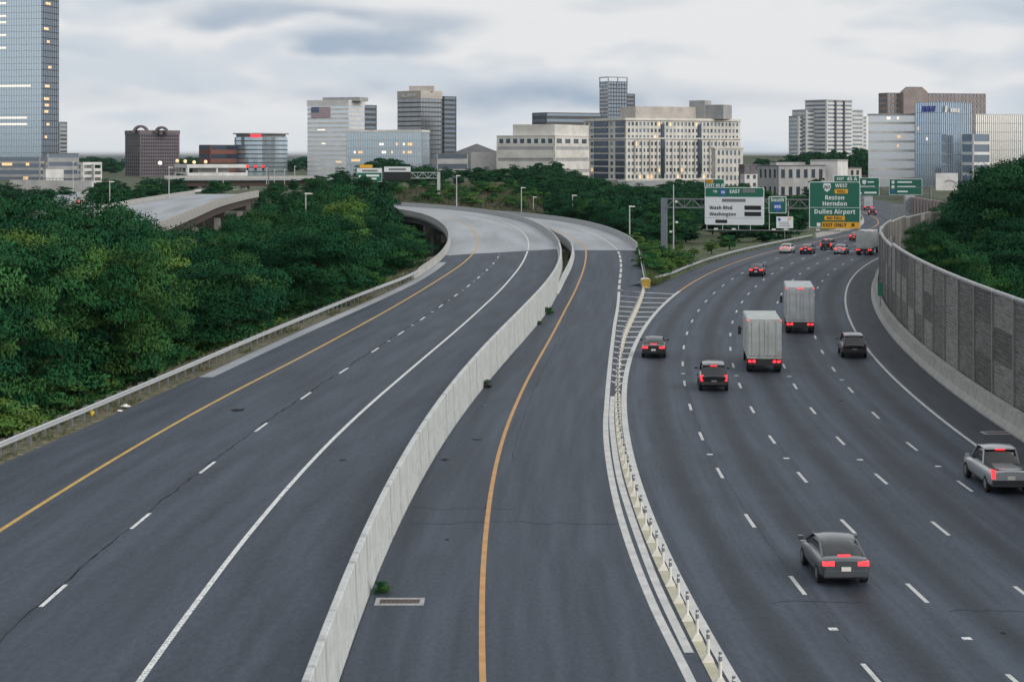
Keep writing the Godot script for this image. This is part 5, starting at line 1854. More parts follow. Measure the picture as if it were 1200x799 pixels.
func lamp_ball(called: String, label: String, px: float, py: float, d: float, foot: float, m: Material, radius: float) -> void:
	var p := seen(px, py, d)
	var o := thing(called, label, "lamp", Vector3(p.x, foot, p.z), 0.0, called.replace("_", " ") + "s")
	var s := Shape.new()
	s.tube(Vector3(0, -0.2, 0), Vector3(0, p.y - foot, 0), 0.12, 0.1, 6)
	part("mast", s, mats.steel_dull, o)
	var l := SphereMesh.new()
	l.radius = radius
	l.height = radius * 2.0
	l.radial_segments = 12
	l.rings = 6
	part("lamp_globe", l, m, o, Transform3D(Basis.IDENTITY, Vector3(0, p.y - foot, 0)))

func flag(o: Node3D, f: Array, top: float) -> void:
	var w: float = f[3] * 0.46
	var h := 6.6
	var at: Vector3 = f[0] + f[1] * f[3] * 0.1 + f[2] * 0.35 + Vector3(0, top - 4.2 - h, 0)
	var banner := Shape.new()
	banner.quad(at, at + f[1] * w, at + f[1] * w + Vector3(0, h, 0), at + Vector3(0, h, 0))
	var bo := part("flag_banner", banner, plain(lin(0.42, 0.40, 0.42), 0.8), o)
	for i in 7:
		var s := Shape.new()
		var p: Vector3 = at + Vector3(0, h * (i * 2) / 13.0, 0) + f[2] * 0.05
		s.quad(p, p + f[1] * w, p + f[1] * w + Vector3(0, h / 13.0, 0), p + Vector3(0, h / 13.0, 0))
		part("stripe", s, plain(lin(0.34, 0.20, 0.24), 0.8), bo)
	var c := Shape.new()
	var q: Vector3 = at + Vector3(0, h * 6.0 / 13.0, 0) + f[2] * 0.1
	c.quad(q, q + f[1] * w * 0.42, q + f[1] * w * 0.42 + Vector3(0, h * 7.0 / 13.0, 0), q + Vector3(0, h * 7.0 / 13.0, 0))
	part("canton", c, plain(lin(0.10, 0.12, 0.20), 0.8), bo)

func white_offices(r: RandomNumberGenerator) -> void:
	var d := 980.0
	var b := block(684, 733, 868, 138, d, 62)
	# the corner stands where the left wing meets the long front
	var o := thing("white_offices", "large white stone office building with many square windows and a penthouse", "building")
	part("core", solid(b, b.base, b.top - 0.5, -0.9), mats.b_dark, o)
	var count := 0
	var pane_mesh := {}
	for side in 2:
		var f: Array = b.face(side)
		var wl := Shape.new()
		var nx := 30 if side == 1 else 8
		var list := []
		punched(wl, f, b.base + 5.0, b.top - 1.4, nx, 9, 0.56, 0.56, 0.24, func(p, w, h, n, j, i): list.append([p, w, h, n, j, i]), 1.0)
		part("wall", wl, mats.b_stone, o)
		for q in list:
			var s := Shape.new()
			var slot := [side, snappedf(q[2], 0.01)]
			if not pane_mesh.has(slot):
				s.quad(Vector3.ZERO, q[1], q[1] + Vector3(0, q[2], 0), Vector3(0, q[2], 0))
				pane_mesh[slot] = s.mesh()
			var m: Material = mats.g_mid if r.randf() < 0.72 else mats.g_dark
			if q[4] == 0 and r.randf() < 0.12 or r.randf() < 0.02:
				m = mats.window_light
			part("lit_window" if m == mats.window_light else "window", pane_mesh[slot], m, o, Transform3D(Basis.IDENTITY, q[0]))
			count += 1
		# cornices
		var cn := Shape.new()
		for y in [b.top - 0.9, b.top - 10.4, b.base + 5.0]:
			cn.box(f[0] + f[1] * f[3] * 0.5 + Vector3(0, y, 0) + f[2] * 0.25, Vector3(f[3] + 0.5, 0.7, 0.8), face_basis(f))
		part("cornice", cn, mats.b_stone, o)
		# projecting piers, with red brown fins between the upper windows of the long front
		if side == 1:
			for i in range(2, 30, 2):
				var fin := Shape.new()
				fin.box(f[0] + f[1] * (1.0 + (f[3] - 2.0) * i / 30.0) + Vector3(0, (b.base + b.top) * 0.5 - 1.5, 0) + f[2] * 0.22, Vector3(0.8, b.top - b.base - 20.0, 0.6), face_basis(f))
				part("pier", fin, mats.b_tan if i % 4 == 2 else mats.b_stone, o)
			for u in [0.315, 0.635]:
				var slit := Shape.new()
				slit.box(f[0] + f[1] * f[3] * u + Vector3(0, (b.base + b.top) * 0.5 + 1.5, 0) + f[2] * 0.3, Vector3(1.9, b.top - b.base - 9.0, 0.5), face_basis(f))
				part("dark_shaft", slit, mats.g_dark, o)
		else:
			for j in 9:
				for u in [[0.26, 0.34], [0.78, 0.2]]:
					var band := Shape.new()
					var y := b.base + 5.0 + (b.top - 1.4 - b.base - 5.0) * (j + 0.24) / 9.0
					band.box(f[0] + f[1] * f[3] * (u[0] + u[1] * 0.5) + Vector3(0, y + 1.15, 0) + f[2] * 0.12, Vector3(f[3] * u[1], 2.5, 0.5), face_basis(f))
					part("window_band", band, mats.g_dark, o)
		# arcade at the foot with lit bays
		var ar := Shape.new()
		ar.box(f[0] + f[1] * f[3] * 0.5 + Vector3(0, b.base + 2.3, 0) - f[2] * 0.4, Vector3(f[3], 5.0, 0.9), face_basis(f))
		part("base_wall", ar, mats.b_stone, o)
		for i in (12 if side == 1 else 4):
			var s := Shape.new()
			pane_quad(s, f[0] + f[1] * f[3] * ((i + 0.25) / (12.0 if side == 1 else 4.0)) + Vector3(0, b.base + 0.8, 0) + f[2] * 0.1, f[1] * f[3] * (0.042 if side == 1 else 0.12), 3.2)
			part("window" if i != 1 and i != 0 else "lit_window", s, mats.g_dark if i > 1 or side == 0 else mats.window_light, o)
	part("roof", solid(b, b.top - 0.6, b.top, 0.25), mats.b_stone, o)
	# penthouse and plant rooms
	var p := block(727, 745, 823, 124.5, d + 14.0, 66)
	part("penthouse", solid(p, b.top - 0.2, p.top), mats.b_tan, o)
	p = block(808, 826, 834, 117.5, d + 26.0, 30)
	part("plant_room", solid(p, b.top - 0.2, p.top), mats.b_grey, o)
	p = block(827, 848, 858, 122.5, d + 22.0, 30)
	part("glass_room", solid(p, b.top - 0.2, p.top), mats.b_grey, o)
	# lower wing on the right
	var w := block(834, 838, 871, 172.5, d - 18.0, 72)
	var o2 := thing("white_wing", "lower right wing of the white stone office building", "building")
	part("core", solid(w, w.base, w.top - 0.4, -0.8), mats.b_dark, o2)
	for side in 2:
		var f: Array = w.face(side)
		var wl := Shape.new()
		var list := []
		punched(wl, f, w.base, w.top - 0.8, 6 if side == 1 else 2, 5, 0.56, 0.56, 0.24, func(pp, ww, h, _n, _j, _i): list.append([pp, ww, h]), 1.0)
		part("wall", wl, mats.b_stone, o2)
		for q in list:
			var s := Shape.new()
			pane_quad(s, q[0], q[1], q[2])
			part("window", s, mats.g_mid, o2)
	part("roof", solid(w, w.top - 0.8, w.top, 0.4), mats.b_stone, o2)
	# retaining wall below
	var rw := thing("terrace_wall", "pale concrete terrace wall at the foot of the white offices", "wall")
	var s := Shape.new()
	var a := seen(725, 214, 900.0)
	var e := seen(800, 224, 880.0)
	s.bar(Vector3(a.x, -1.0, a.z), Vector3(e.x, -1.0, e.z), 1.0, 8.0)
	part("wall", s, mats.b_pale, rw)

func glass_offices(r: RandomNumberGenerator) -> void:
	var d := 830.0
	# left wing with floor bands
	var b := block(1018, 1076, 1100, 133, d + 14.0, 12)
	var o := thing("glass_offices", "blue glass office building with white floor bands behind the highway signs", "building")
	part("core", solid(b, b.base, b.top - 0.4, -0.6), mats.b_dark, o)
	curtain(o, b.face(0), b.base + 3.0, b.top - 0.6, 24, 8, 0.26, mats.g_pale, mats.b_white, null, r, [[5, 14, 16, true], [4, 14, 15, true], [7, 9, 11, false], [7, 14, 15, false]])
	part("roof", solid(b, b.top - 0.8, b.top, 0.4), mats.b_grey, o)
	# corner bay
	b = block(1073, 1104, 1140, 119.5, d, 40)
	curtain(o, b.face(0), b.base, b.top, 12, 9, 0.0, mats.g_office, mats.g_dark, mats.mullion, r, [[5, 5, 6, false], [6, 1, 2, true]])
	curtain(o, b.face(1), b.base, b.top, 16, 9, 0.0, mats.g_office, mats.g_dark, mats.mullion, r, [], 0.012)
	part("core", solid(b, b.base, b.top - 0.3, -0.5), mats.b_dark, o)
	var f: Array = b.face(0)
	var sg := Shape.new()
	for i in 3:
		sg.prism(PackedVector2Array([Vector2(i * 2.3, 0), Vector2(i * 2.3 + 1.6, 0), Vector2(i * 2.3 + 1.9, 2.6), Vector2(i * 2.3 + 0.5, 2.6)]), 0.0, 0.3, face_basis(f), f[0] + f[1] * f[3] * 0.25 + f[2] * 0.4 + Vector3(0, b.top - 4.2, 0))
	part("blue_sign", sg, plain(lin(0.07, 0.10, 0.42), 0.5), o)
	f = b.face(1)
	var ws := Shape.new()
	ws.prism(PackedVector2Array([Vector2(0, 0), Vector2(1.9, 0.4), Vector2(2.6, 3.2), Vector2(0.4, 2.8)]), 0.0, 0.3, face_basis(f), f[0] + f[1] * f[3] * 0.06 + f[2] * 0.4 + Vector3(0, b.top - 4.6, 0))
	for i in 4:
		ws.box(f[0] + f[1] * f[3] * (0.28 + 0.075 * i) + f[2] * 0.4 + Vector3(0, b.top - 3.4, 0), Vector3(1.7, 1.7, 0.3), face_basis(f))
	part("white_sign", ws, mats.b_pale, o)
	# the mirror wing beyond; its cream reflection is put into the glass tint
	b = block(1136, 1144, 1199, 134, d + 40.0, 76)
	var o2 := thing("mirror_wing", "pale mirror glass office wing at the picture's right behind the trees", "building")
	part("core", solid(b, b.base, b.top - 0.4, -0.5), mats.b_dark, o2)
	curtain(o2, b.face(0), b.base, b.top, 4, 9, 0.06, mats.g_cream_reflection, mats.b_pale, mats.mullion, r)
	curtain(o2, b.face(1), b.base, b.top, 24, 9, 0.06, mats.g_cream_reflection, mats.b_pale, mats.mullion, r, [], 0.02)
	part("roof", solid(b, b.top - 0.3, b.top + 0.2, 0.2), mats.b_white, o2)
	# low link with balconies between the two
	b = block(1128, 1141, 1160, 157, d + 2.0, 50)
	var o3 := thing("glass_link", "darker glazed link with white balconies between the two glass wings", "building")
	part("core", solid(b, b.base, b.top - 0.4, -0.5), mats.b_dark, o3)
	ribbons(o3, b.face(0), b.base, b.top, 6, 0.72, mats.b_white, mats.g_mid, 0.2)
	ribbons(o3, b.face(1), b.base, b.top, 6, 0.72, mats.b_white, mats.g_mid, 0.2)
	# pale sign slab in front
	var s := Shape.new()
	s.box(Vector3(0, 4.0, 0), Vector3(8.2, 8.5, 1.0))
	var p := seen(1110, 220, 720.0)
	var sl := thing("sign_slab", "pale stone slab with a curved relief in front of the glass offices", "sign", Vector3(p.x, 0.0, p.z))
	part("slab", s, mats.b_pale, sl)
	var rel := Shape.new()
	for i in 10:
		var a0 := 0.6 + i * 0.16
		rel.bar(Vector3(1.0 + cos(a0) * 3.0, 2.5 + sin(a0) * 3.0, 0.55), Vector3(1.0 + cos(a0 + 0.16) * 3.0, 2.5 + sin(a0 + 0.16) * 3.0, 0.55), 0.2, 0.5)
	part("relief", rel, mats.b_grey, sl)

func ribbed_wall() -> void:
	# brown ribbed retaining wall behind the far end of the noise wall
	var o := thing("ribbed_wall", "pinkish brown ribbed concrete retaining wall behind the noise wall", "wall")
	var a := seen(1071, 236, 392.0)
	var e := seen(1132, 234, 330.0)
	var x := (e - a)
	x.y = 0
	var l := x.length()
	x = x.normalized()
	var n := x.cross(Vector3.UP)
	var back := Shape.new()
	back.box((a + e) * 0.5 * Vector3(1, 0, 1) + Vector3(0, 2.6, 0), Vector3(l, 8.2, 0.5), Basis(x, Vector3.UP, n))
	part("wall", back, mats.b_mauve, o)
	var k := 15
	for i in k:
		var s := Shape.new()
		s.box(a * Vector3(1, 0, 1) + x * (l * (i + 0.5) / k) + n * 0.35 + Vector3(0, 2.6, 0), Vector3(l / k * 0.58, 8.2, 0.5), Basis(x, Vector3.UP, n))
		part("rib", s, mats.b_pink, o)
	var c := thing("grey_wall", "plain grey concrete wall block left of the ribbed brown wall", "wall")
	var s2 := Shape.new()
	var p := seen(1046, 250, 400.0)
	var q := seen(1071.5, 250, 392.0)
	s2.bar(Vector3(p.x, 2.0, p.z), Vector3(q.x, 2.0, q.z), 0.6, 5.6)
	part("wall", s2, mats.concrete, c)
	var cap := Shape.new()
	cap.box(seen(1066, 241, 392.0) * Vector3(1, 0, 1) + Vector3(0, 5.4, 0), Vector3(1.9, 3.2, 1.6))
	part("pilaster", cap, mats.concrete, c)

# ---------------------------------------------------------------- far roads, poles, signs
func make_flyover() -> void:
	var o := thing("flyover", "pale concrete flyover ramp with a brown steel girder among the left trees", "bridge")
	var f := func(d, x, y): return Vector3(flyover_x(d) + x, y, -d)
	var wide := func(d): return -13.0 + 2.0 * smoothstep(330.0, 450.0, d)
	var h := func(d): return 4.9 + 0.6 * smoothstep(240.0, 460.0, d)
	part("deck", sheet(204, 476, 6, func(d): return f.call(d, wide.call(d), h.call(d)), func(d): return f.call(d, 4.5, h.call(d)), 4, 0.4), mats.deck, o)
	var d := 204.0
	while d < 474.0:
		part("parapet_segment", extrude(d, d + 5.98, 2, f, func(q): return [[4.5, h.call(q) - 0.7], [4.5, h.call(q) + 0.95], [4.85, h.call(q) + 0.95], [4.85, h.call(q) - 0.7]]), mats.pale_concrete, o)
		part("parapet_segment", extrude(d, d + 5.98, 2, f, func(q): return [[wide.call(q) - 0.35, h.call(q) - 0.7], [wide.call(q) - 0.35, h.call(q) + 0.95], [wide.call(q), h.call(q) + 0.95], [wide.call(q), h.call(q) - 0.7]]), mats.pale_concrete, o)
		d += 6.0
	for g in [4.1, -1.0, -6.0, -10.5]:
		part("girder", extrude(204, 476, 40, f, func(q): return [[g - 0.2, h.call(q) - 2.3], [g - 0.2, h.call(q) - 0.45], [g + 0.2, h.call(q) - 0.45], [g + 0.2, h.call(q) - 2.3]]), mats.rust_steel, o)
	for q in [262.0, 318.0, 362.0, 410.0, 455.0]:
		var s := Shape.new()
		s.box(f.call(q, -3.5, h.call(q) - 2.9), Vector3(15, 1.2, 1.4))
		part("pier_cap", s, mats.rust_steel, o)
		for x in [-8.0, 2.4]:
			var c := Shape.new()
			c.box(f.call(q, x, -1.0), Vector3(1.2, 7.6, 1.2))
			part("column", c, mats.pale_concrete, o)
	# viaduct far across the left
	o = thing("viaduct", "far grey viaduct crossing behind the flyover below the parking garage", "bridge")
	var p := seen(196, 208.0, 640.0)
	var q := seen(372, 208.0, 680.0)
	var s := Shape.new()
	s.bar(p + Vector3(0, -0.6, 0), q + Vector3(0, -0.6, 0), 12.0, 0.6)
	part("deck", s, mats.deck, o)
	s = Shape.new()
	s.bar(p + Vector3(0, 0.15, 6.0), q + Vector3(0, 0.15, 6.0), 0.35, 1.1)
	part("parapet", s, mats.pale_concrete, o)
	s = Shape.new()
	s.bar(p + Vector3(0, -1.9, 5.2), q + Vector3(0, -1.9, 5.2), 0.5, 1.9)
	part("girder", s, mats.rust_steel, o)
	for t in [0.02, 0.25, 0.5, 0.75, 0.98]:
		var at := p.lerp(q, t)
		var c := Shape.new()
		c.box(Vector3(at.x, (at.y - 8.0) * 0.5, at.z), Vector3(2.2, at.y + 4.0, 7.0))
		part("pier", c, mats.pale_concrete, o)
	# the sunken road at far left with its pale walls
	var road := Shape.new()
	var a := seen(40, 246, 470.0)
	var b := seen(118, 240, 500.0)
	var c2 := seen(118, 226, 700.0)
	var d2 := seen(60, 226, 700.0)
	for v in [a, b, c2, d2]:
		pass
	a.y = 1.2; b.y = 1.2; c2.y = 1.6; d2.y = 1.6
	road.quad(a, b, c2, d2, Vector2(0, 0), Vector2(16, 0), Vector2(16, 200), Vector2(0, 200))
	for e in [[a, b], [d2, a], [b, c2]]:
		road.quad(e[0] + Vector3(0, -7, 0), e[1] + Vector3(0, -7, 0), e[1], e[0])
	ground_piece("far_road", road, mats.deck)
	o = thing("abutment_wall", "long cream concrete wall above the far left road", "wall")
	s = Shape.new()
	p = seen(12, 214, 720.0)
	q = seen(108, 213, 700.0)
	s.bar(Vector3(p.x, 2.0, p.z), Vector3(q.x, 2.0, q.z), 1.0, 7.4)
	part("wall", s, mats.b_beige, o)
	s = Shape.new()
	s.bar(Vector3(p.x, 6.4, p.z), Vector3(q.x, 6.4, q.z), 0.2, 0.2)
	for i in 24:
		var at := p.lerp(q, i / 23.0)
		s.box(Vector3(at.x, 5.8, at.z), Vector3(0.15, 1.5, 0.15))
	part("railing", s, mats.steel_dull, o)
	o = thing("side_wall", "pale sloping concrete wall beside the far left road", "wall")
	s = Shape.new()
	p = seen(74, 246, 470.0)
	q = seen(106, 226, 650.0)
	s.bar(Vector3(p.x, 1.6, p.z), Vector3(q.x, 2.2, q.z), 0.6, 2.4)
	part("wall", s, mats.pale_concrete, o)

func lamp_post(px: float, top: float, foot: float, d: float, label: String, arm := 0.9) -> void:
	var t := seen(px, top, d)
	var b := seen(px, foot, d)
	var o := thing("lamp_post", label, "lamp post", b, 0.0, "lamp posts")
	var h := t.y - b.y
	var s := Shape.new()
	s.tube(Vector3(0, 0, 0), Vector3(0, h, 0), 0.13, 0.09, 8)
	part("pole", s, mats.steel, o)
	var l := Shape.new()
	l.prism(PackedVector2Array([Vector2(-0.1, -0.1), Vector2(arm, -0.06), Vector2(arm, 0.08), Vector2(-0.1, 0.14)]), -0.22, 0.22, Basis.IDENTITY, Vector3(0, h, 0))
	part("lamp_head", l, mats.white_plastic, o)

func make_poles() -> void:
	for q in [[535, 206, 238, 430, "pale lamp post standing behind the left ramp bridge"], [611, 220, 250, 420, "pale lamp post right of the ramp bridges on the slope"], [625, 231, 246, 470, "short far lamp post on the slope between taller ones"], [671, 229, 262, 400, "lamp post among the trees right of the exit bridge"], [738, 242, 286, 318, "lamp post behind the right parapet of the exit bridge"], [358, 227, 268, 262, "lamp post rising out of the left wood"], [128, 213, 246, 380, "lamp post beside the pale road at far left"], [197.5, 196, 236, 430, "tall lamp post beside the concrete flyover"]]:
		lamp_post(q[0], q[1], q[2] + 14.0, q[3], q[4])
	for q in [[85, 190, 225], [254, 203, 225], [261, 204, 226], [321, 199, 222], [333, 199, 224], [345, 195, 216], [312, 197, 216]]:
		lamp_post(q[0], q[1], q[2], 600.0, "slim far mast near the viaduct, %s" % {85: "left above the cream wall", 254: "left of a close pair", 261: "right of a close pair", 321: "beneath the round glass building", 333: "beside the red signals", 345: "left of the pale tower", 312: "next to the red signals"}[int(q[0])], 0.5)
	# red signals on a far mast arm
	var at := seen(300, 195, 560.0)
	var o := thing("traffic_signal", "row of red traffic signals on a far mast arm", "traffic light", Vector3(at.x, 0, at.z))
	var s := Shape.new()
	s.tube(Vector3(3.6, -3, 0), Vector3(3.6, at.y + 0.6, 0), 0.18, 0.14, 8)
	s.tube(Vector3(3.6, at.y + 0.5, 0), Vector3(-3.4, at.y + 0.5, 0), 0.1, 0.08, 6)
	part("mast", s, mats.steel_dull, o)
	for x in [-2.6, -0.2, 2.0]:
		var h := Shape.new()
		h.box(Vector3(x, at.y - 0.4, 0), Vector3(0.55, 1.5, 0.4))
		var ho := part("signal_head", h, mats.black, o)
		var l := Shape.new()
		l.tube(Vector3(x, at.y, 0.2), Vector3(x, at.y, 0.32), 0.4, 0.4, 14)
		part("signal_lamp", l, mats.red_light, ho)
	# camera mast beside the gantry
	at = seen(789.5, 216, 262.0)
	o = thing("camera_mast", "slim pole with small cameras beside the sign gantry post", "pole", Vector3(at.x, -0.6, at.z))
	s = Shape.new()
	s.tube(Vector3.ZERO, Vector3(0, at.y + 0.6, 0), 0.11, 0.06, 8)
	part("pole", s, mats.steel, o)
	for q in [[0.35, 7.4], [-0.3, 6.1], [0.3, 10.2]]:
		var c := Shape.new()
		c.bar(Vector3(0, q[1] - 0.6, 0), Vector3(q[0] * 1.1, q[1] - 0.6, 0), 0.06, 0.06)
		c.box(Vector3(q[0] * 1.3, q[1] - 0.65, 0), Vector3(0.3, 0.24, 0.3))
		part("camera_box", c, mats.white_plastic, o)
	o = thing("control_cabinet", "pale roadside control cabinet between the gantry post and camera mast", "cabinet", seen(794, 310, 258.0) * Vector3(1, 0, 1) + Vector3(0, -0.5, 0))
	s = Shape.new()
	s.box(Vector3(0, 1.3, 0), Vector3(1.55, 2.3, 0.7))
	part("body", s, mats.b_pale, o)
	s = Shape.new()
	s.box(Vector3(0, 1.35, 0.37), Vector3(0.05, 2.0, 0.04))
	s.box(Vector3(-0.35, 1.9, 0.37), Vector3(0.5, 0.25, 0.04))
	part("door_seam", s, mats.grey_band, o)
	o = thing("marker_board", "orange object marker on a stake in the gore grass", "sign", seen(760, 318, 246.0) * Vector3(1, 0, 1) + Vector3(0, 0.2, 0))
	s = Shape.new()
	s.box(Vector3(0, -0.1, 0), Vector3(0.06, 1.2, 0.06))
	part("stake", s, mats.steel_dull, o)
	s = Shape.new()
	s.box(Vector3(0, 0.95, 0.04), Vector3(0.55, 1.0, 0.04))
	part("board", s, plain(lin(0.75, 0.22, 0.02), 0.5), o)
	# scraps
	for q in [[mp(127.0, 0.75, 0.02), "black scrap of tyre beside the weed at the median wall", Vector3(0.5, 0.35, 0.7), mats.black], [mp(117.5, 1.35, 0.01), "tiny blue scrap on the exit road shoulder", Vector3(0.22, 0.08, 0.2), plain(lin(0.05, 0.22, 0.32), 0.5)], [mp(104.0, 2.1, 0.01), "flat dark scrap lying on the exit road", Vector3(0.7, 0.05, 0.4), mats.black], [lp(104.5, at_table(OFF_EDGE, 104.5) - 0.25, 0.0), "crumpled white litter under the left guardrail", Vector3(0.7, 0.2, 0.45), mats.litter], [lp(103.0, at_table(OFF_EDGE, 103.0) - 0.1, 0.0), "small white paper scrap beside crumpled litter under the guardrail", Vector3(0.4, 0.1, 0.3), mats.litter], [lp(101.2, at_table(OFF_EDGE, 101.2) - 1.0, 0.0), "small yellow scrap behind the left guardrail", Vector3(0.3, 0.35, 0.25), plain(lin(0.6, 0.42, 0.05), 0.5)]]:
		var so := thing("litter", q[1], "litter", q[0])
		var sh := Shape.new()
		var rr := RandomNumberGenerator.new()
		rr.seed = int(q[0].z * 7)
		var rings := []
		for i in 5:
			var ring := []
			for j in 8:
				var an := -TAU * j / 8.0
				var k := sin(PI * (i + 0.4) / 4.8) * rr.randf_range(0.6, 1.1)
				ring.append(Vector3(cos(an) * k * q[2].x * 0.5, maxf(0.0, q[2].y * (i / 4.0) * rr.randf_range(0.7, 1.1)), sin(an) * k * q[2].z * 0.5))
			rings.append(ring)
		sh.loft(rings)
		part("scrap", sh, q[3], so)

# a panel with a border, lower-left corner at the origin of its node
func sign_panel(parent: Node3D, called: String, w: float, h: float, at: Vector3, basis: Basis, fill: Material, border: Material, round := 0.25) -> MeshInstance3D:
	var s := Shape.new()
	s.prism(rounded(w, h, round), -0.06, 0.0)
	var o := part(called, s, border, parent, Transform3D(basis, at))
	var t := Shape.new()
	var inner := PackedVector2Array()
	for p in rounded(w - 0.18, h - 0.18, round * 0.8):
		inner.append(p + Vector2(0.09, 0.09))
	t.prism(inner, 0.0, 0.012)
	part("sign_face", t, fill, o)
	return o

func rounded(w: float, h: float, r: float) -> PackedVector2Array:
	var out := PackedVector2Array()
	for c in [[w - r, r, -0.25], [w - r, h - r, 0.0], [r, h - r, 0.25], [r, r, 0.5]]:
		for i in 5:
			var a: float = (c[2] + i / 16.0) * TAU
			out.append(Vector2(c[0] + cos(a) * r, c[1] + sin(a) * r))
	return out

func sign_text(o: Node3D, txt: String, x: float, y: float, h: float, m: Material, z := 0.03) -> void:
	flat_text(txt, h, m, o, Vector3(x, y, z), Basis.IDENTITY)

func sign_box(o: Node3D, called: String, x: float, y: float, w: float, h: float, m: Material, r := 0.08, z := 0.014) -> void:
	var s := Shape.new()
	var pts := PackedVector2Array()
	for p in rounded(w, h, r):
		pts.append(p + Vector2(x, y))
	s.prism(pts, z, z + 0.012)
	part(called, s, m, o)

func shield(o: Node3D, called: String, x: float, y: float, k: float, m: Material, z := 0.02) -> void:
	var s := Shape.new()
	var pts := PackedVector2Array()
	for p in [[0.0, -0.62], [0.32, -0.4], [0.5, 0.0], [0.46, 0.3], [0.36, 0.5], [0.15, 0.44], [0.0, 0.5], [-0.15, 0.44], [-0.36, 0.5], [-0.46, 0.3], [-0.5, 0.0], [-0.32, -0.4]]:
		pts.append(Vector2(x + p[0] * k, y + p[1] * k))
	s.prism(pts, z, z + 0.012)
	part(called, s, m, o)

func truss(o: Node3D, a: Vector3, b: Vector3, deep: float, thick: float, bays: int, m: Material) -> void:
	var up := Vector3(0, deep, 0)
	var along := (b - a).normalized()
	var side := along.cross(Vector3.UP).normalized() * thick
	for q in [Vector3.ZERO, up, side, up + side]:
		var s := Shape.new()
		s.bar(a + q, b + q, 0.16, 0.16)
		part("chord", s, m, o)
	for i in bays:
		var p := a.lerp(b, float(i) / bays)
		var q := a.lerp(b, float(i + 1) / bays)
		var s := Shape.new()
		if i % 2 == 0:
			s.bar(p, q + up, 0.1, 0.1)
			s.bar(p + side, q + side + up, 0.1, 0.1)
		else:
			s.bar(p + up, q, 0.1, 0.1)
			s.bar(p + up + side, q + side, 0.1, 0.1)
		s.bar(q, q + up, 0.08, 0.08)
		s.bar(q + up, q + up + side, 0.08, 0.08)
		part("brace", s, m, o)

